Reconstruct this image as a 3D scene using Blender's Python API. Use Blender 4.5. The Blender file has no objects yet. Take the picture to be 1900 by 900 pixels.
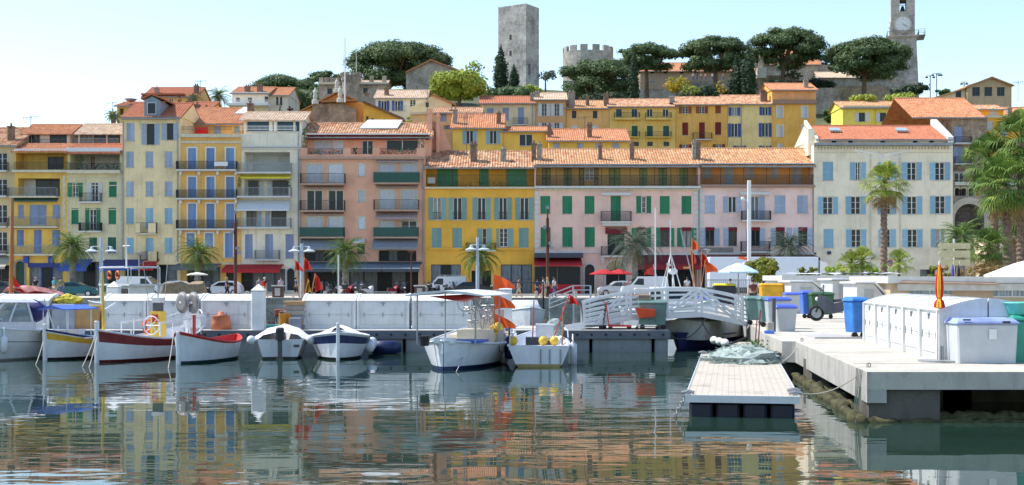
import bpy, math, random
from mathutils import Vector, Matrix, noise
R = math.radians
S = bpy.context.scene
COL = S.collection
# ---------------------------------------------------------------- camera
F = 2400.0; HC = 2.6; YH = 515.0
cd = bpy.data.cameras.new('camera'); cam = bpy.data.objects.new('camera', cd); COL.objects.link(cam)
cam.location = (0, 0, HC); cam.rotation_euler = (R(90), 0, 0)
cd.lens = F / 1900 * 36; cd.sensor_width = 36; cd.shift_y = 65 / 1900
cd.clip_start = .5; cd.clip_end = 6000
S.camera = cam
# ---------------------------------------------------------------- sky and sun
SUN = Vector((-.56, .16, .82)).normalized()
w = bpy.data.worlds.new('World'); S.world = w; w.use_nodes = True
nt = w.node_tree; nt.nodes.clear()
sk = nt.nodes.new('ShaderNodeTexSky'); sk.sky_type = 'NISHITA'; sk.sun_disc = False
sk.sun_elevation = math.asin(SUN.z); sk.sun_rotation = math.atan2(SUN.x, SUN.y)
sk.air_density = 1.0; sk.dust_density = .3; sk.ozone_density = .7
bg = nt.nodes.new('ShaderNodeBackground'); bg.inputs[1].default_value = .10
wo = nt.nodes.new('ShaderNodeOutputWorld')
nt.links.new(sk.outputs[0], bg.inputs[0]); nt.links.new(bg.outputs[0], wo.inputs[0])
sl = bpy.data.lights.new('sun', 'SUN'); sl.energy = 2.55; sl.angle = R(.53); sl.color = (1, .95, .88)
so = bpy.data.objects.new('sun', sl); COL.objects.link(so); so.location = (0, 0, 90)
so.rotation_euler = (-SUN).to_track_quat('-Z', 'Y').to_euler()
S.view_settings.view_transform = 'Standard'; S.view_settings.look = 'None'
S.view_settings.gamma = 1; S.view_settings.exposure = 1.34; S.view_settings.use_curve_mapping = False
S.cycles.max_bounces = 6; S.cycles.diffuse_bounces = 3; S.cycles.glossy_bounces = 3
S.cycles.transparent_max_bounces = 8; S.cycles.use_denoising = True
S.cycles.caustics_reflective = False; S.cycles.caustics_refractive = False
# ---------------------------------------------------------------- measuring
def PX(x, D): return (x - 950) / F * D
def PZ(y, D): return HC - (y - YH) / F * D
def P(x, y, D): return Vector((PX(x, D), D, PZ(y, D)))
QZ = .9          # street and quay level over the water
# ---------------------------------------------------------------- mesh builder
class MB:
    def __init__(s, T=None): s.v = []; s.f = []; s.m = []; s.uv = {}; s.mi = 0; s.T = T
    def add(s, vs, fs, uvs=None):
        b = len(s.v)
        if s.T is not None: vs = [s.T @ Vector(p) for p in vs]
        s.v += [tuple(p) for p in vs]
        for i, f in enumerate(fs):
            if uvs: s.uv[len(s.f)] = [uvs[k] for k in f]
            s.f.append(tuple(b + k for k in f)); s.m.append(s.mi)
        return s
    def quad(s, a, b, c, d): return s.add([a, b, c, d], [(0, 1, 2, 3)])
    def box(s, x0, x1, y0, y1, z0, z1):
        if x0 > x1: x0, x1 = x1, x0
        if y0 > y1: y0, y1 = y1, y0
        if z0 > z1: z0, z1 = z1, z0
        v = [(x, y, z) for z in (z0, z1) for y in (y0, y1) for x in (x0, x1)]
        return s.add(v, [(0, 2, 3, 1), (4, 5, 7, 6), (0, 1, 5, 4), (2, 6, 7, 3), (0, 4, 6, 2), (1, 3, 7, 5)])
    def bbox(s, x0, x1, y0, y1, z0, z1, b=.02, tx=0, ty=0):   # box with chamfered vertical and top edges, optional taper at the bottom
        def ring(ix, iy, z, c):
            a0, a1, c0, c1 = x0 + ix, x1 - ix, y0 + iy, y1 - iy
            return [(a0 + c, c0, z), (a1 - c, c0, z), (a1, c0 + c, z), (a1, c1 - c, z), (a1 - c, c1, z), (a0 + c, c1, z), (a0, c1 - c, z), (a0, c0 + c, z)]
        s.rings([ring(tx, ty, z0, b), ring(0, 0, z1 - b, b), ring(b * .7, b * .7, z1, b * .6)])
        return s
    def rings(s, rs, cap=True, close=True):
        n = len(rs[0]); v = [p for r in rs for p in r]; f = []
        for i in range(len(rs) - 1):
            for k in range(n if close else n - 1):
                a = i * n + k; b = i * n + (k + 1) % n
                f.append((a, b, b + n, a + n))
        if cap and close:
            f.append(tuple(reversed(range(n)))); f.append(tuple((len(rs) - 1) * n + k for k in range(n)))
        return s.add(v, f)
    def tube(s, pts, r, n=6, cap=True):
        pts = [Vector(p) for p in pts]; rs = []
        up = Vector((0, 0, 1))
        for i, p in enumerate(pts):
            d = (pts[min(i + 1, len(pts) - 1)] - pts[max(i - 1, 0)])
            if d.length < 1e-6: d = Vector((0, 0, 1))
            d.normalize()
            u = d.cross(up if abs(d.z) < .95 else Vector((1, 0, 0))).normalized(); q = d.cross(u)
            rr = r[i] if isinstance(r, (list, tuple)) else r
            rs.append([p + (u * math.cos(k * 2 * math.pi / n) + q * math.sin(k * 2 * math.pi / n)) * rr for k in range(n)])
        return s.rings(rs, cap)
    def bar(s, a, b, w, h=None):
        a = Vector(a); b = Vector(b); h = h or w; d = (b - a).normalized()
        u = d.cross(Vector((0, 0, 1)) if abs(d.z) < .97 else Vector((0, 1, 0))).normalized(); q = u.cross(d)
        rs = [[p + u * (w / 2 * i) + q * (h / 2 * j) for i, j in ((-1, -1), (1, -1), (1, 1), (-1, 1))] for p in (a, b)]
        return s.rings(rs)
    def lathe(s, prof, n=12, c=(0, 0, 0), a0=0):
        rs = [[(c[0] + r * math.cos(a0 + k * 2 * math.pi / n), c[1] + r * math.sin(a0 + k * 2 * math.pi / n), c[2] + z) for k in range(n)] for r, z in prof]
        return s.rings(rs)
    def disc(s, c, r, t, axis='y', n=14):
        c = Vector(c); rs = []
        for e in (-t / 2, t / 2):
            ring = []
            for k in range(n):
                a = k * 2 * math.pi / n; x, y = r * math.cos(a), r * math.sin(a)
                ring.append(c + (Vector((x, e, y)) if axis == 'y' else Vector((e, x, y)) if axis == 'x' else Vector((x, y, e))))
            rs.append(ring)
        return s.rings(rs)
    def ring_torus(s, c, r, t, axis='y', n=16, m=6):
        pts = []
        for k in range(n + 1):
            a = k * 2 * math.pi / n; x, y = r * math.cos(a), r * math.sin(a)
            pts.append(Vector(c) + (Vector((x, 0, y)) if axis == 'y' else Vector((0, x, y)) if axis == 'x' else Vector((x, y, 0))))
        return s.tube(pts, t, m, False)
    def prism(s, poly, a, b, axis='y'):   # poly in (x,z) for axis y, (y,z) for axis x, (x,y) for axis z
        def mk(p, e): return (p[0], e, p[1]) if axis == 'y' else (e, p[0], p[1]) if axis == 'x' else (p[0], p[1], e)
        return s.rings([[mk(p, a) for p in poly], [mk(p, b) for p in poly]])
    def ball(s, c, r, n=10, m=7, jit=0, seed=0):
        if not isinstance(r, (tuple, list)): r = (r, r, r)
        rs = []
        for j in range(m + 1):
            t = math.pi * j / m; ring = []
            for k in range(n):
                a = 2 * math.pi * k / n
                d = Vector((math.sin(t) * math.cos(a), math.sin(t) * math.sin(a), -math.cos(t)))
                q = 1
                if jit: q += jit * noise.noise(d * 2.3 + Vector((seed, seed * .7, 0)))
                ring.append((c[0] + d.x * r[0] * q, c[1] + d.y * r[1] * q, c[2] + d.z * r[2] * q))
            rs.append(ring)
        return s.rings(rs, False)
    def build(s, name, mats, parent=None, smooth=False, link=True, loc=None, rot=None):
        me = bpy.data.meshes.new(name); me.from_pydata(s.v, [], s.f)
        if not isinstance(mats, (list, tuple)): mats = [mats]
        for m in mats: me.materials.append(m)
        me.polygons.foreach_set('material_index', s.m)
        if smooth: me.polygons.foreach_set('use_smooth', [True] * len(s.f))
        if s.uv:
            ul = me.uv_layers.new(name='uv')
            for p in me.polygons:
                if p.index in s.uv:
                    for li, u in zip(p.loop_indices, s.uv[p.index]): ul.data[li].uv = u
        me.update()
        if not link: return me
        return put(name, me, parent, loc, rot)
def put(name, me, parent=None, loc=None, rot=None, scale=None):
    o = bpy.data.objects.new(name, me); COL.objects.link(o)
    if parent: o.parent = parent
    if loc is not None: o.location = loc
    if rot is not None: o.rotation_euler = rot
    if scale is not None: o.scale = scale
    return o
def tag(o, label, cat, group=None, kind=None):
    if label: o['label'] = label
    if cat: o['category'] = cat
    if group: o['group'] = group
    if kind: o['kind'] = kind
    return o
def thing(name, label, cat, loc=(0, 0, 0), rz=0, group=None):
    o = bpy.data.objects.new(name, None); COL.objects.link(o); o.empty_display_size = .3
    o.location = loc; o.rotation_euler = (0, 0, rz)
    return tag(o, label, cat, group)
def struct(name, mb, m, smooth=False):
    o = mb.build(name, m, None, smooth); o['kind'] = 'structure'; return o
def dup(root, loc, rz=None, label=None, group=None, scale=None):
    kids = {}
    for o in bpy.data.objects:
        if o.parent: kids.setdefault(o.parent.name, []).append(o)
    def rec(o, par):
        c = o.copy(); COL.objects.link(c)
        if par: c.parent = par
        for ch in kids.get(o.name, []): rec(ch, c)
        return c
    c = rec(root, None); c.location = loc
    if rz is not None: c.rotation_euler = (0, 0, rz)
    if label: c['label'] = label
    if group: c['group'] = group
    if scale: c.scale = (scale,) * 3
    return c
# ---------------------------------------------------------------- materials
MC = {}
def _base(name, rough=.8, metal=0, spec=.5):
    m = bpy.data.materials.new(name); m.use_nodes = True; t = m.node_tree
    b = t.nodes['Principled BSDF']; b.inputs['Roughness'].default_value = rough; b.inputs['Metallic'].default_value = metal
    b.inputs['Specular IOR Level'].default_value = spec
    return m, t, b
def N(t, ty, **k):
    n = t.nodes.new(ty)
    for a, v in k.items(): setattr(n, a, v)
    return n
def mapping(t, scale, src='Object'):
    tc = N(t, 'ShaderNodeTexCoord'); mp = N(t, 'ShaderNodeMapping'); mp.inputs['Scale'].default_value = scale
    t.links.new(tc.outputs[src], mp.inputs[0]); return mp.outputs[0]
def ramp(t, fac, stops, interp='LINEAR'):
    r = N(t, 'ShaderNodeValToRGB'); e = r.color_ramp; e.interpolation = interp
    while len(e.elements) < len(stops): e.elements.new(.5)
    for i, (p, c) in enumerate(stops):
        e.elements[i].position = p
        e.elements[i].color = (c, c, c, 1) if isinstance(c, (int, float)) else (c[0], c[1], c[2], 1)
    t.links.new(fac, r.inputs[0]); return r.outputs[0]
def noise_(t, vec, scale=1, detail=5, rough=.6, out='Fac'):
    n = N(t, 'ShaderNodeTexNoise'); n.inputs['Scale'].default_value = scale; n.inputs['Detail'].default_value = detail; n.inputs['Roughness'].default_value = rough
    t.links.new(vec, n.inputs['Vector']); return n.outputs[out]
def mix(t, a, b, fac, mode='MIX'):
    m = N(t, 'ShaderNodeMix', data_type='RGBA', blend_type=mode)
    for sock, v in ((m.inputs[6], a), (m.inputs[7], b), (m.inputs[0], fac)):
        if isinstance(v, (int, float)): sock.default_value = v
        elif isinstance(v, tuple): sock.default_value = (v[0], v[1], v[2], 1)
        else: t.links.new(v, sock)
    return m.outputs[2]
def bump(t, b, h, strength=.3, dist=.02):
    n = N(t, 'ShaderNodeBump'); n.inputs['Strength'].default_value = strength; n.inputs['Distance'].default_value = dist
    t.links.new(h, n.inputs['Height']); t.links.new(n.outputs[0], b.inputs['Normal'])
def plain(name, c, rough=.6, metal=0, var=.15, sc=3, spec=.5):
    k = ('p', name)
    if k in MC: return MC[k]
    m, t, b = _base(name, rough, metal, spec)
    v = mapping(t, (1, 1, 1)); n = noise_(t, v, sc, 4)
    lo = tuple(x * (1 - var) for x in c); hi = tuple(min(1, x * (1 + var)) for x in c)
    t.links.new(ramp(t, n, [(.3, lo), (.7, hi)]), b.inputs['Base Color'])
    MC[k] = m; return m
def plaster(name, c, dirt=.5, dirtc=(.16, .13, .10), patch=.24):
    k = ('w', name)
    if k in MC: return MC[k]
    c = (min(.86, c[0] * 1.26), min(.84, c[1] * 1.16), c[2] * 1.02)
    m, t, b = _base(name, .92, 0, .2)
    v = mapping(t, (1, 1, 1)); n1 = noise_(t, v, .35, 6, .65)
    c1 = ramp(t, n1, [(.3, tuple(x * (1 - patch) for x in c)), (.52, c), (.75, tuple(min(.95, x * (1 + patch * .5)) for x in c))])
    v2 = mapping(t, (2.2, 2.2, .16)); n2 = noise_(t, v2, 1.6, 5, .7)
    st = ramp(t, n2, [(.53, 0), (.78, dirt)])
    c2 = mix(t, c1, dirtc, st)
    n3 = noise_(t, v, 2.3, 5, .7)
    c3 = mix(t, c2, tuple(min(.95, x * .72) for x in c), ramp(t, n3, [(.6, 0), (.8, dirt * .9)]))
    t.links.new(c3, b.inputs['Base Color'])
    bump(t, b, noise_(t, v, 22, 4), .25, .01)
    MC[k] = m; return m
def stone(name, c1, c2, mortar, bs=(.5, .22), rub=False, sc=1.0):
    k = ('s', name)
    if k in MC: return MC[k]
    m, t, b = _base(name, .95, 0, .15)
    tc = N(t, 'ShaderNodeTexCoord'); se = N(t, 'ShaderNodeSeparateXYZ'); t.links.new(tc.outputs['Object'], se.inputs[0])
    ad = N(t, 'ShaderNodeMath', operation='ADD'); t.links.new(se.outputs[0], ad.inputs[0]); t.links.new(se.outputs[1], ad.inputs[1])
    co = N(t, 'ShaderNodeCombineXYZ'); t.links.new(ad.outputs[0], co.inputs[0]); t.links.new(se.outputs[2], co.inputs[1])
    v3 = tc.outputs['Object']
    if rub:
        vo = N(t, 'ShaderNodeTexVoronoi', feature='F1'); vo.inputs['Scale'].default_value = 2.6 * sc; t.links.new(v3, vo.inputs['Vector'])
        ve = N(t, 'ShaderNodeTexVoronoi', feature='DISTANCE_TO_EDGE'); ve.inputs['Scale'].default_value = 2.6 * sc; t.links.new(v3, ve.inputs['Vector'])
        sp = N(t, 'ShaderNodeSeparateColor'); t.links.new(vo.outputs['Color'], sp.inputs[0])
        ca = ramp(t, sp.outputs[0], [(0, c1), (1, c2)])
        edge = ramp(t, ve.outputs[0], [(.02, 1), (.08, 0)])
        cc = mix(t, ca, mortar, edge); h = ve.outputs[0]
    else:
        br = N(t, 'ShaderNodeTexBrick'); t.links.new(co.outputs[0], br.inputs['Vector'])
        br.inputs['Scale'].default_value = 1; br.inputs['Brick Width'].default_value = bs[0]; br.inputs['Row Height'].default_value = bs[1]
        br.inputs['Mortar Size'].default_value = .018; br.inputs['Mortar Smooth'].default_value = .4
        for q, c in (('Color1', c1), ('Color2', c2), ('Mortar', mortar)): br.inputs[q].default_value = (*c, 1)
        cc = br.outputs[0]; h = br.outputs['Fac']
    n = noise_(t, v3, .25, 7, .75)
    cc = mix(t, cc, ramp(t, n, [(.38, .42), (.5, .95), (.64, 1.35)]), .8, 'MULTIPLY')
    n2 = noise_(t, v3, 1.7, 5, .7)
    cc = mix(t, cc, ramp(t, n2, [(.35, .65), (.65, 1.2)]), .6, 'MULTIPLY')
    t.links.new(cc, b.inputs['Base Color']); bump(t, b, noise_(t, v3, 6, 6, .7), .7, .08)
    MC[k] = m; return m
def tiles(name, cols, dirt=.35):
    k = ('t', name)
    if k in MC: return MC[k]
    m, t, b = _base(name, .9, 0, .2)
    tc = N(t, 'ShaderNodeTexCoord'); se = N(t, 'ShaderNodeSeparateXYZ'); t.links.new(tc.outputs['UV'], se.inputs[0])
    co = N(t, 'ShaderNodeCombineXYZ')
    for i, p in enumerate((.28, .40)):
        d = N(t, 'ShaderNodeMath', operation='DIVIDE'); d.inputs[1].default_value = p; t.links.new(se.outputs[i], d.inputs[0])
        f = N(t, 'ShaderNodeMath', operation='FLOOR'); t.links.new(d.outputs[0], f.inputs[0]); t.links.new(f.outputs[0], co.inputs[i])
    wn = N(t, 'ShaderNodeTexWhiteNoise', noise_dimensions='2D'); t.links.new(co.outputs[0], wn.inputs['Vector'])
    nn = len(cols); c = ramp(t, wn.outputs['Value'], [(i / max(1, nn - 1), x) for i, x in enumerate(cols)])
    n = noise_(t, tc.outputs['UV'], .8, 6, .7)
    c = mix(t, c, (.12, .09, .07), ramp(t, n, [(.45, 0), (.8, dirt)]))
    t.links.new(c, b.inputs['Base Color'])
    fr = N(t, 'ShaderNodeMath', operation='FRACT'); d = N(t, 'ShaderNodeMath', operation='DIVIDE'); d.inputs[1].default_value = .40
    t.links.new(se.outputs[1], d.inputs[0]); t.links.new(d.outputs[0], fr.inputs[0]); bump(t, b, fr.outputs[0], .6, .05)
    MC[k] = m; return m
def leafmat(name, c1, c2, c3=None, sc=.6):
    k = ('l', name)
    if k in MC: return MC[k]
    m, t, b = _base(name, .65, 0, .25)
    g = N(t, 'ShaderNodeNewGeometry'); v = g.outputs['Position']
    n = noise_(t, v, sc, 4, .7)
    st = [(.32, c1), (.6, c2)] + ([(.72, c3)] if c3 else [])
    c = ramp(t, n, st)
    c = mix(t, c, ramp(t, noise_(t, v, sc * 9, 2), [(.3, .6), (.7, 1.35)]), 1.0, 'MULTIPLY')
    t.links.new(c, b.inputs['Base Color'])
    tr = N(t, 'ShaderNodeBsdfTranslucent'); t.links.new(c, tr.inputs[0]); ms = N(t, 'ShaderNodeMixShader'); ms.inputs[0].default_value = .25
    o = t.nodes['Material Output']; t.links.new(b.outputs[0], ms.inputs[1]); t.links.new(tr.outputs[0], ms.inputs[2]); t.links.new(ms.outputs[0], o.inputs[0])
    MC[k] = m; return m
def glassmat(name='window_glass', base=(.02, .028, .035), curtain=.14, cc=(.40, .40, .38)):
    k = ('g', name)
    if k in MC: return MC[k]
    m, t, b = _base(name, .06 if 'shop' not in name else .25, 0, .28 if 'shop' not in name else .2)
    oi = N(t, 'ShaderNodeObjectInfo'); v = mapping(t, (9, 1, .6)); n = noise_(t, v, 1.2, 3)
    cur = mix(t, tuple(x * .45 for x in cc), cc, ramp(t, n, [(.35, 0), (.65, 1)]))
    sel = ramp(t, oi.outputs['Random'], [(0, 1), (curtain * .5, .85), (curtain, 0), (1, 0)])
    # curtains hang at the sides of the opening
    t.links.new(mix(t, base, cur, sel), b.inputs['Base Color'])
    n2 = noise_(t, mapping(t, (1, 1, 1)), .9, 3); bump(t, b, n2, .12, .05)
    MC[k] = m; return m
def shutmat(name, c):
    k = ('sh', name)
    if k in MC: return MC[k]
    m, t, b = _base(name, .55, 0, .3)
    oi = N(t, 'ShaderNodeObjectInfo'); v = mapping(t, (1, 1, 1)); n = noise_(t, v, 2.5, 5, .7)
    col = ramp(t, n, [(.3, tuple(x * .82 for x in c)), (.7, tuple(min(.9, x * 1.1) for x in c))])
    col = mix(t, col, ramp(t, oi.outputs['Random'], [(0, .85), (1, 1.12)]), 1.0, 'MULTIPLY')
    t.links.new(col, b.inputs['Base Color'])
    MC[k] = m; return m
def concrete(name, c=(.42, .41, .39), dirt=.5, rough=.9, bp=.35):
    k = ('c', name)
    if k in MC: return MC[k]
    m, t, b = _base(name, rough, 0, .25 if rough > .6 else .5)
    v = mapping(t, (1, 1, 1)); n = noise_(t, v, .8, 8, .7)
    a = ramp(t, n, [(.3, tuple(x * .75 for x in c)), (.7, tuple(min(.9, x * 1.12) for x in c))])
    v2 = mapping(t, (2.5, 2.5, .3)); a = mix(t, a, tuple(x * .42 for x in c), ramp(t, noise_(t, v2, 1.5, 6, .75), [(.5, 0), (.78, dirt)]))
    a = mix(t, a, tuple(x * .5 for x in c), ramp(t, noise_(t, v, 3.1, 8, .8), [(.56, 0), (.7, dirt)]))
    t.links.new(a, b.inputs['Base Color']); bump(t, b, noise_(t, v, 14, 6, .7), bp, .02)
    MC[k] = m; return m
WHITE = plain('white_paint', (.74, .75, .74), .45, 0, .06)
OFFW = plain('off_white_paint', (.62, .62, .59), .6, 0, .1)
BLACK = plain('black_metal', (.02, .021, .023), .5, 0, .2)
DGREY = plain('dark_grey', (.07, .075, .08), .5)
GREY = plain('grey_metal', (.3, .31, .32), .45, .3)
ALU = plain('aluminium', (.62, .64, .66), .38, .25, .08)
RUBBER = plain('rubber', (.018, .018, .018), .8)
GLASS = glassmat(); 
SHOPG = glassmat('shop_glass', (.015, .02, .025), .5, (.26, .31, .34))
WOOD = plain('wood', (.28, .16, .08), .6, 0, .3)
ROPE = plain('rope', (.45, .42, .35), .9)
BLUEP = plain('blue_plastic', (.05, .17, .55), .4, 0, .1)
YEL = plain('yellow_paint', (.75, .48, .05), .5)
REDP = plain('red_paint', (.55, .03, .02), .5)
ORANGE = plain('orange_paint', (.8, .13, .03), .6)
SKIN = plain('skin', (.5, .3, .2), .6)
# ================================================================ setting
def lerp(a, b, t): return a + (b - a) * t
def interp(x, tab):
    if x <= tab[0][0]: return tab[0][1]
    for (a, p), (b, q) in zip(tab, tab[1:]):
        if x <= b: return lerp(p, q, (x - a) / (b - a))
    return tab[-1][1]
# water
m, t, b = _base('water', .0, 0, .5); b.inputs['Base Color'].default_value = (.018, .042, .030, 1); b.inputs['IOR'].default_value = 1.42
tc = N(t, 'ShaderNodeTexCoord')
def wn(sc, scale, det, rough=.55):
    mp = N(t, 'ShaderNodeMapping'); mp.inputs['Scale'].default_value = sc; t.links.new(tc.outputs['Object'], mp.inputs[0])
    return noise_(t, mp.outputs[0], scale, det, rough)
a = wn((.25, .7, 1), .7, 2); c = wn((.5, 1.0, 1), 1.5, 2); f3 = wn((1.2, 5, 1), 1.6, 1)
am = wn((.06, .2, 1), .6, 3); amr = ramp(t, am, [(.42, .12), (.6, 1)])
mm = N(t, 'ShaderNodeMath', operation='MULTIPLY_ADD'); t.links.new(c, mm.inputs[0]); mm.inputs[1].default_value = .42; t.links.new(a, mm.inputs[2])
m2 = N(t, 'ShaderNodeMath', operation='MULTIPLY_ADD'); t.links.new(f3, m2.inputs[0]); m2.inputs[1].default_value = .03; t.links.new(mm.outputs[0], m2.inputs[2]); mm = m2
bn = N(t, 'ShaderNodeBump'); bn.inputs['Distance'].default_value = .03
t.links.new(mm.outputs[0], bn.inputs['Height']); t.links.new(amr, bn.inputs['Strength']); t.links.new(bn.outputs[0], b.inputs['Normal'])
WATER = m
mb = MB(); mb.quad((-260, -80, 0), (260, -80, 0), (260, 120, 0), (-260, 120, 0)); struct('water', mb, WATER)
mb = MB(); mb.quad((-260, -80, -3), (260, -80, -3), (260, 120, -3), (-260, 120, -3)); struct('harbour_bed', mb, plain('seabed', (.03, .04, .03)))
# street along the houses
ASPH = concrete('asphalt', (.25, .24, .22), .3); CONC = concrete('concrete', (.46, .45, .43), .45); CONCD = concrete('damp_concrete', (.13, .12, .10), .7)
PAVE = concrete('paving', (.58, .54, .46), .3)
mb = MB(); mb.box(-160, 160, 108, 109.2, -2.9, QZ); struct('quay_wall', mb, stone('quay_blocks', (.46, .42, .36), (.38, .35, .3), (.2, .18, .16), (2.0, .45)))
mb = MB(); mb.box(-160, 160, 109.2, 118, -.5, QZ); struct('promenade', mb, PAVE)
mb = MB(); mb.box(-160, 160, 118, 131, -.5, QZ - .1); struct('road', mb, ASPH)
mb = MB()
for i in range(-15, 16): mb.box(i * 10, i * 10 + 4, 124.4, 124.55, QZ - .1, QZ - .096)
struct('road_marking', mb, WHITE)
mb = MB(); mb.box(-160, 160, 131, 160, -.5, QZ); struct('pavement', mb, PAVE)
mb = MB(); mb.quad((-3000, 159, -.2), (3000, 159, -.2), (3000, 5500, -.2), (-3000, 5500, -.2)); struct('ground', mb, plain('earth', (.12, .11, .07), .95, 0, .3, .05))
# hill
RID = [(-200, 470), (200, 262), (330, 226), (450, 192), (600, 176), (800, 162), (900, 160), (1050, 168), (1250, 172), (1400, 178), (1600, 172), (1680, 178), (1740, 196), (1900, 232), (2300, 420)]
FR = [(145, 0), (165, .10), (200, .36), (230, .60), (260, .8), (300, 1), (345, 1.02), (420, .7), (600, 0)]
def hill(X, D):
    x = X / max(D, 60) * F + 950
    zr = max(0, PZ(interp(x, RID), 300))
    return QZ + (zr - QZ) * interp(D, FR) + (noise.noise(Vector((X * .05, D * .05, 0))) * 1.5 if D > 170 else 0)
mb = MB(); xs = [i * 4 - 150 for i in range(76)]; ys = [150 + j * 6 for j in range(60)]
v = [(X, D, hill(X, D) - .3) for D in ys for X in xs]; nx = len(xs)
mb.add(v, [(j * nx + i, j * nx + i + 1, (j + 1) * nx + i + 1, (j + 1) * nx + i) for j in range(len(ys) - 1) for i in range(nx - 1)])
struct('hill', mb, plain('hillside', (.09, .10, .045), .95, 0, .5, .12), True)
# right-hand quay
QE = [(6.40, 23.3), (7.54, 34.4), (7.23, 34.6), (7.58, 38.9), (8.35, 44.5), (8.9, 50), (14.9, 108)]
MOSS = plain('moss', (.055, .052, .018), .95, 0, .85, 7)
mb = MB(); mb.prism([(6.40, 23.3), (60, 23.3), (60, 108.02), (14.9, 108.02)] + list(reversed(QE[1:6])), QZ - .32, QZ, 'z'); struct('quay', mb, concrete('quay_concrete', (.55, .51, .43), .75))
mb = MB()   # edge beam on the side facing the basin, set 3 mm proud
for (p, q) in zip(QE[:-1], QE[1:]):
    n = Vector((-(q[1] - p[1]), q[0] - p[0])).normalized() * .004
    mb.rings([[(p[0] + n.x, p[1] + .003, z), (p[0] + .35, p[1] + .003, z), (q[0] + .35, q[1] - .003, z), (q[0] + n.x, q[1] - .003, z)] for z in (QZ - .56, QZ - .006)])
struct('quay_edge_beam', mb, concrete('beam_concrete', (.44, .42, .38), .8))
mb = MB()
mb.box(6.46, 7.75, 23.42, 24.1, -1, QZ - .325); mb.box(7.3, 8.2, 31.5, 32.4, -1, QZ - .325); mb.box(7.0, 8.4, 34.7, 35.4, -1, QZ - .325)
mb.box(12.5, 13.6, 23.9, 24.7, -1, QZ - .325)
for D in (40, 46, 54, 64, 76, 90): mb.box(6.5 + (D - 23) * .104 + .5, 8.2 + (D - 23) * .104, D, D + .8, -1, QZ - .325)
struct('quay_pier', mb, CONCD)
mb = MB(); mb.box(9.6, 60, 27.0, 27.4, -1, QZ - .33); mb.prism([(8.6, 27), (9, 27), (17, 107), (16.5, 107)], -1, QZ - .33, 'z'); struct('quay_inner_wall', mb, plain('void_shade_stone', (.05, .055, .03), .7, 0, .5))  # wall coloured near black, painting in the shade of the void under the quay
mb = MB()
def lump(p, q, r, n=48, seed=0):
    pts = []; rr = []
    for i in range(n + 1):
        t_ = i / n; pts.append(Vector(p).lerp(Vector(q), t_) + Vector((noise.noise(Vector((i * .7, seed, 0))) * .12, noise.noise(Vector((i * .5, seed, 5))) * .1, noise.noise(Vector((i * .9, seed, 9))) * .05))); rr.append(r * (.8 + 1.1 * noise.noise(Vector((i * 1.7, seed, 3)))))
    mb.tube(pts, rr, 9)
lump((6.25, 23.1, .02), (7.35, 33.5, .03), .14); lump((6.6, 23.6, .0), (7.8, 34, .03), .13, seed=4); lump((6.2, 23.25, -.03), (14, 23.3, -.02), .11, seed=8); lump((6.7, 23.6, .05), (12, 23.7, .03), .14, seed=3)
struct('mossy_footing', mb, MOSS, True)
# kerbs and ramps on the quay
mb = MB(); mb.rings([[(8.4, 35.9, z), (10.0, 35.9, z), (9.2, 38.2, z), (8.5, 38.2, z)] for z in (QZ, QZ + .05)]); struct('quay_kerb', mb, CONC)
mb = MB()
for D in (25.5, 29.5, 33.5, 38, 43, 49, 56): x = 6.5 + (D - 23.3) * .104 + (.4 if D > 34 else 0); mb.box(x, 60, D, D + .035, QZ, QZ + .004)
struct('quay_joint', mb, plain('joint', (.16, .14, .11), .95))
mb = MB(); mb.prism([(6.75, 33.4), (7.2, 34.8), (7.5, 39), (8.3, 45), (7.6, 45), (6.9, 39), (6.5, 34.8)], -.5, .36, 'z'); struct('quay_step', mb, concrete('step', (.42, .4, .34), .6))
# ================================================================ pontoon and bridge
def fl_pontoon(name, label, x0, x1, y0, y1, zt, loc):
    t_ = thing(name, label, 'pontoon', loc)
    mb = MB(); mb.box(x0, x1, y0, y1, zt - .06, zt); mb.build('deck', concrete('pontoon_deck', (.52, .50, .45), .3), t_)
    mb = MB(); mb.box(x0 - .02, x1 + .02, y0 - .05, y0 - .001, zt - .30, zt - .012); mb.build('fender_rail', plain('rail_grey', (.15, .155, .17), .7), t_)
    x = x0 + .3; me = MB().disc((0, 0, 0), .05, .014).build('bolt', BLACK, link=False)
    while x < x1: put('bolt', me, t_, (x, y0 - .053, zt - .155)); x += .5
    mb = MB(); x = x0; k = 0
    while x < x1 - .3:
        e = min(x + 2.15, x1); mb.bbox(x + .04, e - .04, y0 + .06, y1 - .1, -.3, zt - .075, .05); x = e + .03
    mb.build('float_blocks', concrete('float_concrete', (.33, .335, .33), .6), t_)
    return t_
PD = 45.2
fl_pontoon('pontoon', 'long grey concrete pontoon with bolted fender rail, carrying the white lockers', PX(-60, PD), PX(1242, PD), 0, 4.2, .76, (0, PD, 0))
mb = MB()
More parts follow.
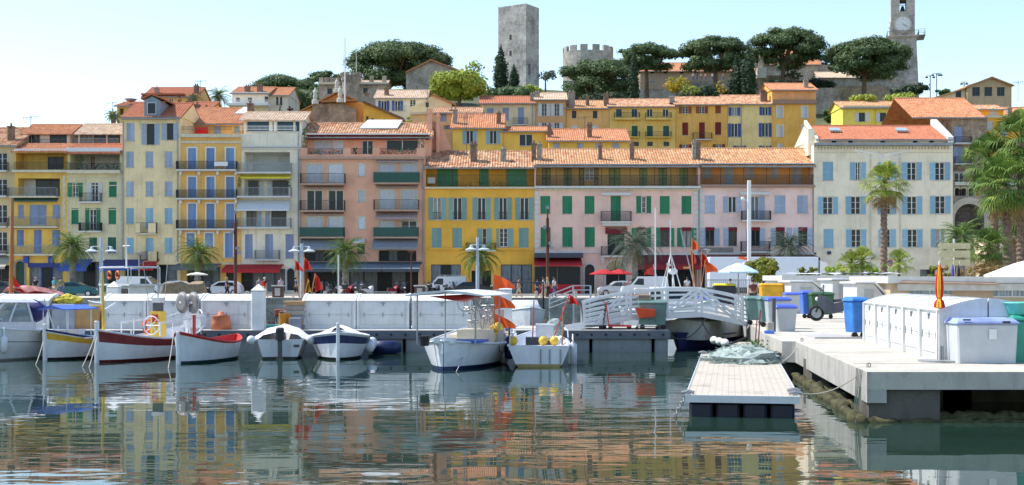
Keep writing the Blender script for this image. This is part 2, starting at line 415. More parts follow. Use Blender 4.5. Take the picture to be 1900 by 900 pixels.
def bridge():
    t_ = thing('footbridge', 'white aluminium footbridge with arched slatted railings and diagonal struts', 'bridge', (0, 0, 0))
    A = (3.1, 44.9, .80); Bm = (6.35, 46.6, 1.28); Cc = (8.5, 48.2, 1.0)
    def pt(x, y, D): return P(x, y, D)
    for off, nm in ((0, 'front'), (1.5, 'back')):
        mb = MB()
        bot = [(1050, 611), (1110, 601), (1170, 590), (1238, 587), (1302, 584), (1345, 592), (1388, 602)]
        top = [(1084, 562), (1110, 554), (1170, 542), (1238, 537), (1302, 536), (1345, 544), (1375, 551), (1390, 562)]
        D = lambda x: lerp(45.6, 46.6, (x - 1050) / 340)
        b3 = [P(x, y, D(x)) + Vector((0, off, 0)) for x, y in bot]; t3 = [P(x, y, D(x)) + Vector((0, off, 0)) for x, y in top]
        for L, w_, h_ in ((b3, .06, .17), (t3, .07, .09)):
            for p, q in zip(L, L[1:]): mb.bar(p, q, w_, h_)
        def zat(L, X):
            for p, q in zip(L, L[1:]):
                if p.x <= X <= q.x: return p.lerp(q, (X - p.x) / (q.x - p.x))
            return L[0] if X < L[0].x else L[-1]
        X0, X1 = t3[0].x, t3[-1].x
        for px in (1084, 1170, 1238, 1302, 1378, 1390):
            X = PX(px, D(px)); X = min(max(X, X0), X1 - .001); p, q = zat(b3, X), zat(t3, X); mb.bar(p, q, .09, .07)
        for f_ in (.22, .4, .58, .78):
            n = 14; pts = []
            for i in range(n + 1):
                X = lerp(X0, X1 - .01, i / n); p, q = zat(b3, X), zat(t3, X); pts.append(p.lerp(q, f_))
            for p, q in zip(pts, pts[1:]): mb.bar(p, q, .035, .05)
        pk = zat(t3, PX(1300, 46.4)); lo = zat(b3, PX(1236, 46.2)); lr = zat(b3, PX(1385, 46.6))
        mb.bar(pk + Vector((0, -.03, 0)), lo + Vector((0, -.03, 0)), .10, .08); mb.bar(pk + Vector((0, -.03, 0)), lr + Vector((0, -.03, 0)), .10, .08)
        l2 = zat(b3, PX(1105, 45.8)); mb.bar(zat(t3, PX(1166, 46)) + Vector((0, -.03, 0)), l2 + Vector((0, -.03, 0)), .07, .06)
        mb.build('railing', ALU, t_)
    mb = MB(); bot = [(1050, 611), (1110, 601), (1170, 590), (1238, 587), (1302, 584), (1345, 592), (1388, 602)]
    rs = []
    for x, y in bot:
        D = lerp(45.6, 46.6, (x - 1050) / 340); p = P(x, y, D); rs.append([p + Vector((0, .05, -.03)), p + Vector((0, 1.45, -.03)), p + Vector((0, 1.45, .02)), p + Vector((0, .05, .02))])
    mb.rings(rs); mb.build('walkway', plain('bridge_deck', (.4, .4, .39), .7), t_)
bridge()
# gangway from the promenade (left of the bridge)
t_ = thing('gangway', 'grey metal stair platform with railings at the promenade edge', 'gangway', (PX(1045, 104), 104, 0))
mb = MB(); mb.box(.8, 2.2, -.6, 1.0, .82, .9); mb.rings([[(x, -.6, z - .08), (x, .6, z - .08), (x, .6, z), (x, -.6, z)] for x, z in ((-1.1, .15), (.8, .9))]); mb.build('platform', GREY, t_)
mb = MB()
for y in (-.6, .6):
    for x, z in ((-1.1, .15), (.8, .9), (2.2, .9)): mb.bar((x, y, z), (x, y, z + 1.05), .07)
    for dz in (.35, .7, 1.05): mb.bar((-1.1, y, .15 + dz), (.8, y, .9 + dz), .06); mb.bar((.8, y, .9 + dz), (2.2, y, .9 + dz), .06)
for x in (.8, 2.1): mb.bar((x, -.6, -.6), (x, -.6, .85), .12)
mb.build('railing', ALU, t_)
# ================================================================ house kit
SC = {}    # shared meshes
def shared(key, fn, mats, smooth=False):
    if key not in SC: SC[key] = fn().build(key[0], mats, smooth=smooth, link=False)
    return SC[key]
def r5(v): return max(.1, round(v * 20) / 20)
def wall_mesh(W, H, dep, holes, z0=0, back=True):
    """front wall in the plane y=0 with recessed openings; sides, back and top"""
    mb = MB(); hs = [h for h in holes if h[1] > h[0] and h[3] > h[2]]
    xs = sorted({-W / 2, W / 2, *[max(-W / 2, min(W / 2, h[i])) for h in hs for i in (0, 1)]})
    zs = sorted({z0, H, *[max(z0, min(H, h[i])) for h in hs for i in (2, 3)]})
    for xa, xb in zip(xs, xs[1:]):
        for za, zb in zip(zs, zs[1:]):
            cx, cz = (xa + xb) / 2, (za + zb) / 2
            if any(h[0] < cx < h[1] and h[2] < cz < h[3] for h in hs): continue
            mb.quad((xa, 0, za), (xb, 0, za), (xb, 0, zb), (xa, 0, zb))
    for xa, xb, za, zb, d in [h[:5] for h in hs]:
        mb.quad((xa, 0, za), (xa, d, za), (xa, d, zb), (xa, 0, zb)); mb.quad((xb, 0, za), (xb, 0, zb), (xb, d, zb), (xb, d, za))
        mb.quad((xa, 0, za), (xb, 0, za), (xb, d, za), (xa, d, za)); mb.quad((xa, 0, zb), (xa, d, zb), (xb, d, zb), (xb, 0, zb))
        mb.quad((xa, d, za), (xb, d, za), (xb, d, zb), (xa, d, zb))
    mb.quad((-W / 2, 0, z0), (-W / 2, 0, H), (-W / 2, dep, H), (-W / 2, dep, z0)); mb.quad((W / 2, 0, z0), (W / 2, dep, z0), (W / 2, dep, H), (W / 2, 0, H))
    mb.quad((-W / 2, dep, z0), (-W / 2, dep, H), (W / 2, dep, H), (W / 2, dep, z0)); mb.quad((-W / 2, 0, H), (W / 2, 0, H), (W / 2, dep, H), (-W / 2, dep, H))
    return mb
def frame_mb(w, h, bars=2, cross=2):
    mb = MB(); t_ = .055; x = w / 2
    mb.box(-x, -x + t_, -.05, 0, 0, h); mb.box(x - t_, x, -.05, 0, 0, h); mb.box(-x + t_, x - t_, -.05, 0, 0, t_); mb.box(-x + t_, x - t_, -.05, 0, h - t_, h)
    if bars > 1: mb.box(-.045, .045, -.055, 0, t_, h - t_)
    for k in range(1, cross + 1):
        z = h * k / (cross + 1); mb.box(-x + t_, x - t_, -.035, 0, z - .015, z + .015)
    return mb
def shutter_mb(w, h):
    mb = MB(); t_ = .06; x = w / 2
    mb.box(-x, -x + t_, -.04, 0, 0, h); mb.box(x - t_, x, -.04, 0, 0, h)
    for z in (0, h * .42, h - t_ * 1.4): mb.box(-x + t_, x - t_, -.04, 0, z, z + t_ * 1.4)
    n = max(4, int(h / .1))
    for k in range(n):
        z = h * (k + .5) / n
        mb.quad((-x + t_, -.034, z - .05), (x - t_, -.034, z - .05), (x - t_, -.006, z + .05), (-x + t_, -.006, z + .05))
    return mb
def rail_mb(w, h, d, style='bars'):
    mb = MB(); bars = []
    def side(p, q):
        p = Vector(p); q = Vector(q); L = (q - p).length
        mb.bar(p + Vector((0, 0, h)), q + Vector((0, 0, h)), .05, .04); mb.bar(p + Vector((0, 0, .08)), q + Vector((0, 0, .08)), .03)
        n = max(2, int(L / .125))
        for i in range(n + 1):
            c = p.lerp(q, i / n); r = .011 if style != 'thick' else .02
            mb.box(c.x - r, c.x + r, c.y - r, c.y + r, .0, h)
        if style == 'lattice':
            m_ = max(1, int(L / .3))
            for i in range(m_):
                a, b_ = p.lerp(q, i / m_), p.lerp(q, (i + 1) / m_)
                for s_ in range(3):
                    z0, z1 = .1 + s_ * (h - .1) / 3, .1 + (s_ + 1) * (h - .1) / 3
                    mb.bar(a + Vector((0, -.01, z0)), b_ + Vector((0, -.01, z1)), .02); mb.bar(a + Vector((0, -.01, z1)), b_ + Vector((0, -.01, z0)), .02)
    x = w / 2
    side((-x, -d, 0), (x, -d, 0))
    if d > .3: side((-x, -d, 0), (-x, 0, 0)); side((x, -d, 0), (x, 0, 0))
    return mb
class House:
    def __init__(s, name, label, cat, x0, x1, ytop, D, wallm, ybot=None, dep=9, ox=0, oy=0, sc=1, zb=None, group=None, ry=0):
        s.D = D; s.ox, s.oy, s.sc = ox, oy, sc
        s.X0, s.X1 = PX(x0, D), PX(x1, D); s.xc = (s.X0 + s.X1) / 2; s.W = s.X1 - s.X0
        s.zb = QZ if zb is None else zb; s.H = PZ(ytop, D) - s.zb; s.dep = dep
        s.root = thing(name, label, cat, (s.xc, D, s.zb), 0, group); s.wallm = wallm; s.holes = []; s.wmb = []
    def lx(s, x): return PX(s.ox + x / s.sc, s.D) - s.xc
    def lz(s, y): return PZ(s.oy + y / s.sc, s.D) - s.zb
    def part(s, name, mb, m, smooth=False, parent=None): return mb.build(name, m, parent or s.root, smooth)
    def pane(s, xa, xb, za, zb, y, frame=True, fm=None, gm=None, bars=2, cross=2, name='window'):
        w, h = r5(xb - xa), r5(zb - za)
        me = shared((name, w, h, (gm or GLASS).name), lambda: MB().box(-w / 2, w / 2, 0, .02, 0, h), gm or GLASS)
        o = put(name, me, s.root, ((xa + xb) / 2, y - .02, za))
        if frame:
            fm = fm or WHITE
            put('frame', shared(('frame', w, h, fm.name, bars, cross), lambda: frame_mb(w, h, bars, cross), fm), o, (0, -.001, 0))
        return o
    def shut(s, xa, xb, za, zb, y, m, n=2):
        w = (xb - xa) / n
        for i in range(n):
            ww, h = r5(w - .02), r5(zb - za)
            put('shutter', shared(('shutter', ww, h, m.name), lambda: shutter_mb(ww, h), m), s.root, (xa + w * (i + .5), y, za))
    def hole(s, xa, xb, za, zb, d): s.holes.append((xa, xb, za, zb, d))
    # --- openings in picture units of the house
    def closed(s, xa, xb, ya, yb, m, base=0, n=2):
        a, b_, c, d = s.lx(xa), s.lx(xb), s.lz(yb), s.lz(ya)
        if base == 0: s.hole(a, b_, c, d, .12)
        s.shut(a + .01, b_ - .01, c, d, base + .07, m, n); s.sill(a, b_, c, base)
    def open(s, xa, xb, ya, yb, m=None, sw=0, sides='lr', base=0, fm=None, gm=None, bars=2, cross=2, sill=True):
        a, b_, c, d = s.lx(xa), s.lx(xb), s.lz(yb), s.lz(ya)
        if base == 0: s.hole(a, b_, c, d, .22)
        s.pane(a, b_, c, d, base + .2 if base == 0 else base, fm=fm, gm=gm, bars=bars, cross=cross)
        if sill: s.sill(a, b_, c, base)
        w_ = sw / s.sc / F * s.D
        if m and w_:
            if 'l' in sides: s.shut(a - w_ - .02, a - .02, c, d, base - .03, m, 1)
            if 'r' in sides: s.shut(b_ + .02, b_ + w_ + .02, c, d, base - .03, m, 1)
    def sill(s, a, b_, c, base=0):
        w = r5(b_ - a + .16); put('sill', shared(('sill', w), lambda: MB().box(-w / 2, w / 2, -.09, .04, -.07, -.003), SILL), s.root, ((a + b_) / 2, base, c))
    def surround(s, xa, xb, ya, yb, t_=.14, m=None):
        a, b_, c, d = s.lx(xa), s.lx(xb), s.lz(yb), s.lz(ya); mb = MB()
        mb.box(a - t_, a, -.045, 0, c - .02, d + t_); mb.box(b_, b_ + t_, -.045, 0, c - .02, d + t_); mb.box(a, b_, -.045, 0, d, d + t_)
        s.part('window_surround', mb, m or WHITE)
    def loggia(s, xa, xb, ya, yb, d, m=None):
        a, b_, c, e = s.lx(xa), s.lx(xb), s.lz(yb), s.lz(ya); s.hole(a, b_, c, e, d)
        if m: s.part('loggia_wall', MB().box(a + .01, b_ - .01, d - .05, d - .004, c + .004, e - .004), m)
    def balcony(s, xa, xb, yr, yb, d=.9, style='bars', m=None, sm=None, slab=.16, panel=None):
        a, b_, zr, zb = s.lx(xa), s.lx(xb), s.lz(yr), s.lz(yb); w = b_ - a; h = zr - zb
        o = s.part('balcony', MB().box(a, b_, -d, -.002 if d > 0 else -.001, zb - slab, zb), sm or OFFW)
        w_, h_, d_ = r5(w - .06), r5(h), r5(d - .04)
        r_ = put('railing', shared(('railing', w_, h_, d_, style, (m or BLACK).name), lambda: rail_mb(w_, h_, d_, style), m or BLACK), o, ((a + b_) / 2, 0, zb))
        if panel: s.part('railing_panel', MB().box(a + .05, b_ - .05, -d + .02, -d + .035, zb + .1, zr - .05), panel, parent=o)
        return o
    def rail(s, xa, xb, yr, yb, y=-.03, m=None, style='bars', panel=None):
        a, b_, zr, zb = s.lx(xa), s.lx(xb), s.lz(yr), s.lz(yb); w_, h_ = r5(b_ - a), r5(zr - zb)
        o = put('railing', shared(('railing', w_, h_, 0, style, (m or BLACK).name), lambda: rail_mb(w_, h_, 0.0, style), m or BLACK), s.root, ((a + b_) / 2, y, zb))
        if panel: s.part('railing_panel', MB().box(a, b_, y + .02, y + .03, zb, zr - .05), panel)
        return o
    def awning(s, xa, xb, ya, yb, d=1.4, m=None, val=.25, wavy=True, mv=None):
        a, b_, zt, zb = s.lx(xa), s.lx(xb), s.lz(ya), s.lz(yb); mb = MB(); zb += val
        mb.rings([[(a, -.02, zt), (b_, -.02, zt), (b_, -.02, zt + .03), (a, -.02, zt + .03)], [(a, -d, zb), (b_, -d, zb), (b_, -d, zb + .03), (a, -d, zb + .03)]])
        n = max(4, int((b_ - a) / .22)); top = []; bot = []
        for i in range(n * 4 + 1):
            x = lerp(a, b_, i / (n * 4)); top.append((x, -d - .01, zb + .02)); bot.append((x, -d - .02, zb - val + (.06 * abs(math.sin(math.pi * i / 4)) if wavy else 0)))
        k = len(top); mb.mi = 1; mb.add(top + bot, [(i, i + 1, k + i + 1, k + i) for i in range(k - 1)])
        mb.mi = 0
        for x in (a, b_): mb.add([(x, -.02, zt), (x, -d, zb), (x, -d, zb - val * .5), (x, -.02, zb - val * .5 - .05)], [(0, 1, 2, 3)]) if wavy == 'side' else None
        return s.part('awning', mb, [m, mv or m])
    def band(s, name, xa, xb, ya, yb, proj, m, y1=-.002):
        a, b_, zt, zb = s.lx(xa), s.lx(xb), s.lz(ya), s.lz(yb)
        return s.part(name, MB().box(a, b_, -proj, y1, zb, zt), m)
    def shop(s, xa, xb, ya, yb, n=2, fm=None, gm=None, d=.5):
        a, b_, c, e = s.lx(xa), s.lx(xb), max(.003, s.lz(yb)), s.lz(ya); s.hole(a, b_, c, e, d)
        w = (b_ - a) / n
        for i in range(n): s.pane(a + w * i, a + w * (i + 1), c, e, d - .05, fm=fm or DGREY, gm=gm or SHOPG, bars=1, cross=0 if i % 2 else 1, name='shop_window')
    def arch(s, xa, xb, ya, yb, m, d=.3, surround=None, t_=.18, fan=None, z0=None):
        a, b_, c, e = s.lx(xa), s.lx(xb), (max(.002, s.lz(yb)) if z0 is None else z0), s.lz(ya); r = (b_ - a) / 2; cx = (a + b_) / 2
        s.hole(a, b_, c, e, d)
        k = 12; zc = e - r; mb = MB()      # corner spandrels of the round head
        pts = [(cx + r * math.cos(math.pi * i / k), zc + r * math.sin(math.pi * i / k)) for i in range(k + 1)]
        for i in range(k):
            p, q = pts[i], pts[i + 1]; side = b_ if i < k / 2 else a
            mb.add([(p[0], -.001, p[1]), (p[0], -.001, e + .01), (q[0], -.001, e + .01), (q[0], -.001, q[1])], [(0, 1, 2, 3)])
            mb.add([(p[0], -.001, p[1]), (q[0], -.001, q[1]), (q[0], d, q[1]), (p[0], d, p[1])], [(0, 1, 2, 3)])
        s.part('arch_head', mb, s.wallm)
        o = s.part('door', MB().box(a, b_, d - .06, d - .01, c, e), m)
        if fan:
            mb = MB()
            for i in range(1, 8):
                an = math.pi * i / 8; mb.bar((cx, d - .08, zc), (cx + r * math.cos(an), d - .08, zc + r * math.sin(an)), .05, .03)
            mb.bar((a, d - .08, zc), (b_, d - .08, zc), .1, .04); s.part('fanlight', mb, fan, parent=o)
            s.part('fanlight_glass', MB().prism([(cx, zc)] + pts, d - .068, d - .064), plain('warm_glass', (.55, .45, .25), .3), parent=o)
        if surround:
            mb = MB()
            o_ = [(cx + (r + t_) * math.cos(math.pi * i / k), zc + (r + t_) * math.sin(math.pi * i / k)) for i in range(k + 1)]
            for i in range(k):
                mb.rings([[(pts[i][0], y, pts[i][1]), (o_[i][0], y, o_[i][1]), (o_[i + 1][0], y, o_[i + 1][1]), (pts[i + 1][0], y, pts[i + 1][1])] for y in (-.06, -.003)])
            mb.box(a - t_, a, -.06, -.003, c, zc); mb.box(b_, b_ + t_, -.06, -.003, c, zc); s.part('door_surround', mb, surround)
    def roof(s, yr, m, run=5.0, over=.45, oh=.35, chim=(), z=None, xa=None, xb=None, gut=True, y0=0, gm=None, flat=False, th=.12):
        """pantile roof: eave on the wall head, ridge parallel to the street"""
        a = -s.W / 2 - oh if xa is None else s.lx(xa); b_ = s.W / 2 + oh if xb is None else s.lx(xb)
        zr = PZ(yr, s.D + y0 + run) - s.zb; z0 = (s.H if z is None else z); slope = (zr - z0) / run; ze = z0 - slope * over + .02
        o = roof_part(s.root, a, b_, y0 - over, ze, y0 + run, zr, m, y0 + 2 * run, z0, th)
        if z is None or flat:      # gable infill
            for x in (a + oh, b_ - oh): s.part('gable_wall', MB().prism([(y0 + .01, z0), (y0 + run, zr - .05), (y0 + 2 * run - .01, z0)], x - .1, x + .1, 'x'), s.wallm)
        if gut: s.part('gutter', MB().box(a, b_, y0 - over - .12, y0 - over + .0, ze - .12, ze - .003), gm or plain('zinc', (.25, .27, .29), .4, .5))
        for c in chim: s.chimney(*c, roof=o, z0=z0, slope=slope, y0=y0)
        return o
    def chimney(s, xc, yt, wpx, roof=None, z0=0, slope=.4, y0=0, m=None, run=1.6):
        x = s.lx(xc); w_ = wpx / F * s.D / 2; zt = PZ(s.oy + yt / s.sc, s.D + run) - s.zb; zb = z0 + slope * (run - w_) - .05
        mb = MB(); y = y0 + run; mb.box(x - w_, x + w_, y - w_ * 1.1, y + w_ * 1.1, zb, zt - .25); mb.box(x - w_ - .07, x + w_ + .07, y - w_ * 1.1 - .07, y + w_ * 1.1 + .07, zt - .25, zt - .13)
        for dx in ((-w_ * .5, w_ * .5) if w_ > .3 else (0,)): mb.lathe([(.13, 0), (.11, .3), (.14, .32)], 8, (x + dx, y, zt - .13))
        s.part('chimney', mb, m or random.choice([plain('chimney_brown', (.22, .14, .1), .9, 0, .4), plain('chimney_grey', (.3, .27, .23), .9, 0, .4)]), parent=roof)
    def pipe(s, x, ya, yb, m=None):
        X = s.lx(x); s.part('downpipe', MB().tube([(X, -.08, s.lz(yb)), (X, -.08, s.lz(ya))], .06, 6), m or GREY)
    def done(s, z0=-6): 
        s.part('wall', wall_mesh(s.W, s.H, s.dep, s.holes, z0 if s.zb > QZ + .1 else 0), s.wallm); return s
SILL = plain('sill_stone', (.5, .47, .4), .85)
def roof_part(root, a, b_, ye, ze, yr, zr, m, yb, zb, th=.12, name='roof'):
    mb = MB(); p = .28; n = max(2, int((b_ - a) / p)); L = math.hypot(yr - ye, zr - ze); sg = Vector((0, yr - ye, zr - ze)).normalized(); nrm = Vector((0, -sg.z, sg.y))
    ns = max(1, int(L / 1.2)); prof = []
    for i in range(n):
        for f_, h in ((0, .0), (.18, .045), (.42, .075), (.68, .05), (.86, .0)): prof.append((a + (i + f_) * (b_ - a) / n, h))
    prof.append((b_, 0)); k = len(prof); v = []; uv = []
    for j in range(ns + 1):
        t_ = j / ns
        for x, h in prof:
            q = Vector((x, lerp(ye, yr, t_), lerp(ze, zr, t_))) + nrm * h
            q.z += noise.noise(Vector((x * .35, t_ * 3, a))) * .05; v.append(q); uv.append((x - a, t_ * L))
    mb.add(v, [(j * k + i, j * k + i + 1, (j + 1) * k + i + 1, (j + 1) * k + i) for j in range(ns) for i in range(k - 1)], uv)
    # back slope, ridge and underside
    mb.add([(a, yr, zr), (b_, yr, zr), (b_, yb, zb), (a, yb, zb)], [(0, 1, 2, 3)], [(0, 0), (b_ - a, 0), (b_ - a, L), (0, L)])
    mb.add([(a, ye, ze - .08), (b_, ye, ze - .08), (b_, yr, zr - .12), (a, yr, zr - .12)], [(0, 1, 2, 3)], [(0, 0), (1, 0), (1, 1), (0, 1)])
    mb.add([(a, ye, ze - .08), (b_, ye, ze - .08), (b_, ye, ze + .02), (a, ye, ze + .02)], [(0, 1, 2, 3)], [(0, 0), (b_ - a, 0), (b_ - a, .1), (0, .1)])
    for x in (a, b_): mb.add([(x, ye, ze - .08), (x, yr, zr - .12), (x, yr, zr + .05), (x, ye, ze + .05)], [(0, 1, 2, 3)], [(0, 0), (0, L), (.1, L), (.1, 0)])
    ridge = [(a + i * (b_ - a) / 8, yr, zr + .02) for i in range(9)]
    b0 = len(mb.v); mb.tube(ridge, .13, 6)
    return mb.build(name, m, root)
T_TAN = tiles('tan_tiles', [(.48, .23, .11), (.54, .31, .16), (.58, .39, .22), (.38, .16, .08), (.52, .27, .12)])
T_MIX = tiles('mixed_tiles', [(.30, .12, .06), (.52, .30, .17), (.58, .42, .28), (.40, .15, .07), (.5, .22, .1), (.62, .46, .3)], .6)
T_ORG = tiles('orange_tiles', [(.50, .21, .10), (.56, .26, .13), (.44, .16, .08), (.58, .32, .18)], .3)
T_RED = tiles('red_tiles', [(.44, .16, .09), (.50, .20, .11), (.40, .13, .07)], .2)
T_PALE = tiles('pale_tiles', [(.55, .40, .28), (.62, .50, .38), (.50, .30, .18), (.66, .56, .44)], .3)
# ================================================================ the front row of houses along the quay
random.seed(4)
D0 = 137.0; G = 545
LAV = shutmat('lavender_shutter', (.30, .36, .52)); PBL = shutmat('pale_blue_shutter', (.42, .50, .62)); SKB = shutmat('sky_blue_shutter', (.30, .50, .62))
GRN = shutmat('green_shutter', (.035, .23, .11)); DGN = shutmat('dark_green_shutter', (.03, .13, .09)); SGN = shutmat('sage_shutter', (.25, .40, .36)); WSH = shutmat('white_shutter', (.66, .67, .68))
RBR = shutmat('red_brown_shutter', (.33, .09, .04)); DRD = shutmat('dark_red_shutter', (.20, .02, .02)); CBL = shutmat('cobalt_shutter', (.06, .12, .36)); BLU = shutmat('blue_shutter', (.20, .28, .52))
ROLL = shutmat('white_blind', (.66, .68, .70)); BRN = plain('brown_frame', (.2, .09, .05)); REDAW = plain('red_canvas', (.42, .015, .02), .8, 0, .1); DREDAW = plain('dark_red_canvas', (.16, .01, .02), .8)
GREYAW = plain('grey_canvas', (.22, .24, .26), .8, 0, .1); LGAW = plain('light_canvas', (.62, .63, .62), .8, 0, .05); BLUAW = plain('blue_canvas', (.03, .08, .38), .8, 0, .1); NAVAW = plain('navy_canvas', (.04, .045, .16), .8)
YELAW = plain('yellow_canvas', (.72, .60, .06), .8); CHAR = plain('charcoal_canvas', (.06, .07, .09), .8); DGNP = plain('dark_green_panel', (.02, .08, .06), .6); STRP = plain('striped_canvas', (.33, .26, .25), .8)
ZINC = plain('zinc', (.25, .27, .29), .4, .5); CREAMT = plain('cream_trim', (.64, .58, .42), .8)
def flowers(s, xa, xb, y, d, m=None, h=.35, n=60, name='window_box_flowers'):
    a, b_, z = s.lx(xa), s.lx(xb), s.lz(y); mb = MB()
    for i in range(n):
        x = random.uniform(a, b_); zz = z + random.random() * h; r = random.uniform(.05, .12); yy = d + random.uniform(-.12, .12)
        q = [Vector((random.uniform(-r, r), random.uniform(-r, r), random.uniform(-r, r))) for _ in range(4)]
        mb.mi = random.choice([0, 0, 1]); mb.add([Vector((x, yy, zz)) + k for k in q], [(0, 1, 2, 3), (0, 2, 1, 3)])
    s.part(name, mb, m or [plain('leaf_green', (.05, .14, .03), .7, 0, .4), plain('flower_red', (.7, .08, .03), .7)])
GL2 = [plain('leaf_green', (.05, .14, .03), .7, 0, .4), plain('leaf_light', (.12, .22, .05), .7, 0, .4)]
# A -- slice at the far left
h = House('townhouse', 'pale cream apartment house cut off by the left edge of the photo', 'building', -60, 27, 268, D0 + .3, plaster('cream_a', (.56, .50, .33)))
h.roof(238, T_MIX, 6, chim=((10, 232, 10),))
for ya, yb in ((284, 316), (332, 362), (380, 414), (430, 466)):
    h.open(-46, -30, ya, yb, None); h.open(-6, 13, ya, yb, PBL, 0, base=0)
for yb in (317, 364, 420, 471): h.balcony(-55, 17, yb - 15, yb, .9)
h.awning(-60, 24, 473, 500, 2.2, plain('beige_canvas', (.36, .34, .28), .8)); h.shop(-40, 20, 492, G, 3); h.done()
# B -- yellow
h = House('townhouse', 'bright yellow house with stacked black balconies and lavender shutters', 'building', 27, 126, 278, D0, plaster('yellow_b', (.66, .46, .13)), ox=0, oy=130, sc=2.25)
h.loggia(66, 280, 345, 416, 2.2, plaster('yellow_b2', (.72, .54, .2)))
h.open(170, 236, 355, 416, base=2.14, fm=DGREY, bars=2, cross=0, sill=False)
h.rail(62, 288, 384, 418); h.band('balcony_slab', 56, 282, 418, 428, .5, CREAMT)
h.loggia(76, 250, 452, 527, 1.6, OFFW); h.open(128, 250, 452, 524, base=1.54, fm=DGREY, bars=2, cross=0, sill=False); h.balcony(50, 244, 492, 528, .9, m=GREY, sm=CREAMT)
h.awning(56, 246, 536, 552, .5, DGNP, .2)
h.closed(124, 194, 562, 645, LAV); h.closed(76, 100, 562, 618, LAV, n=1); h.closed(220, 252, 562, 618, LAV); h.balcony(48, 250, 612, 654, .9, m=GREY, sm=CREAMT); h.awning(56, 250, 656, 664, .3, CHAR, .12)
h.closed(70, 100, 667, 735, BLU); h.closed(142, 174, 667, 766, BLU); h.closed(218, 252, 667, 735, BLU); h.balcony(42, 250, 733, 769, .9, m=GREY, sm=CREAMT)
h.arch(64, 102, 797, 900, DGNP, surround=plain('arch_stone', (.34, .3, .24), .9)); h.shop(122, 262, 815, 925, 3, fm=BLUAW); h.band('shop_fascia', 118, 266, 806, 824, .12, plain('blue_fascia', (.015, .03, .2), .5))
for x in (103, 206): h.band('blue_sign', x, x + 20, 778, 806, .4, BLUAW, -.1)
for y in (440, 470, 500, 530, 560, 590, 620, 650, 680, 710, 740): h.band('quoin', 262, 274, y, y + 18, .04, CREAMT); h.band('quoin', 48 if y > 640 else 258, 54 if y > 640 else 270, y + 18, y + 29, .035, CREAMT)
h.roof(268, T_ORG, 2.2, .8, .1, z=h.H, gut=False)
h.band('fascia', 66, 290, 330, 343, .5, WHITE)
h.done()
hb = House('penthouse', 'white set-back roof storey with dark glass and tiled roof above the yellow house', 'building', 46, 130, 247, D0 + 4, plaster('white_pent', (.6, .6, .58)), zb=QZ + h.H - .4, dep=5)
hb.loggia(58, 66, 250, 268, .3); hb.open(92, 124, 248, 268, base=0, fm=DGREY, bars=2, cross=0); hb.open(50, 74, 250, 268, fm=DGREY, cross=0); hb.rail(50, 128, 260, 268, -1.2, DGREY); hb.roof(232, T_ORG, 3, gut=False); hb.done()
# C -- pale green cream
h = House('townhouse', 'pale greenish cream house with green shutters and a deep planted terrace under its roof', 'building', 126.4, 227, 280, D0, plaster('pale_green_c', (.56, .55, .40)), ox=0, oy=130, sc=2.25)
CW = plaster('pale_green_c', (.58, .56, .40))
h.loggia(292, 500, 345, 416, 2.6, plain('loggia_white', (.6, .6, .6), .8)); h.closed(346, 364, 352, 416, RBR, base=2.5, n=1)
flowers(h, 318, 340, 416, -.1 + .5, GL2, 2.4, 160, 'climbing_plant'); flowers(h, 350, 500, 412, .3, GL2, .5, 160, 'planter_greenery')
h.rail(290, 504, 390, 418); h.band('balcony_slab', 284, 506, 419, 433, .6, CREAMT)
h.open(302, 326, 470, 530, GRN, 19); h.open(382, 409, 470, 550, WSH, 17); h.closed(455, 487, 466, 530, GRN); h.balcony(338, 428, 515, 550, .7)
h.closed(298, 328, 577, 643, GRN); h.open(374, 402, 577, 670, GRN, 17); h.closed(453, 485, 575, 643, GRN); h.balcony(336, 428, 638, 672, .7, style='thick')
h.closed(296, 328, 699, 765, DGN); h.closed(372, 405, 699, 765, DGN); h.closed(450, 485, 698, 765, DGN)
for y in (430, 460, 560, 562 + 94): h.band('string_course', 281, 508, y + 20, y + 24, .05, CREAMT)
for x in (281, 499):
    for y in range(440, 790, 22): h.band('quoin', x, x + 9, y, y + 16, .04, CREAMT)
h.awning(272, 390, 790, 842, 2.4, BLUAW, .35); h.shop(290, 500, 800, 925, 4)
h.roof(268, T_RED, 2.2, .9, .05, z=h.H, gut=False); h.band('fascia', 284, 506, 326, 343, .6, WHITE); h.done()
hb = House('penthouse', 'glazed penthouse with pale tiled roof and grey railing above the greenish cream house', 'building', 145, 226.5, 247, D0 + 4, plaster('white_pent', (.6, .6, .58)), zb=QZ + h.H - .4, dep=5)
for a in (148, 173, 199): hb.open(a, a + 24, 248, 267, fm=DGREY, bars=2, cross=0)
hb.rail(145, 226, 259, 267, -1.2, GREY); hb.roof(231, T_PALE, 3, gut=False); hb.done()
# D -- tall pale yellow
h = House('townhouse', 'tall pale yellow house with rows of light blue shutters and a blue-grey dormer', 'building', 227.3, 335, 217, D0 - .1, plaster('pale_yellow_d', (.68, .60, .40)), ox=0, oy=130, sc=2.25)
h.closed(528, 562, 221, 295, PBL); h.open(612, 645, 224, 312, PBL, 20, fm=DGREY, bars=1, cross=1); h.open(696, 724, 222, 292, PBL, 20, fm=DGREY, bars=1, cross=0)
for (ya, yb, m_) in ((340, 406, PBL), (465, 527, PBL), (576, 641, SKB), (700, 765, SKB)):
    for c in (543, 624, 704):
        e = 20 if c == 624 and ya > 550 else 0
        h.closed(c - 16, c + 16, ya, yb + e, m_)
h.balcony(574, 658, 638, 682, .7, m=BLACK, sm=CREAMT, panel=None); h.band('balcony_parapet', 574, 592, 640, 680, .75, plaster('pale_yellow_d', (0, 0, 0)), -.7); h.band('balcony_parapet', 627, 658, 640, 680, .75, plaster('pale_yellow_d', (0, 0, 0)), -.7)
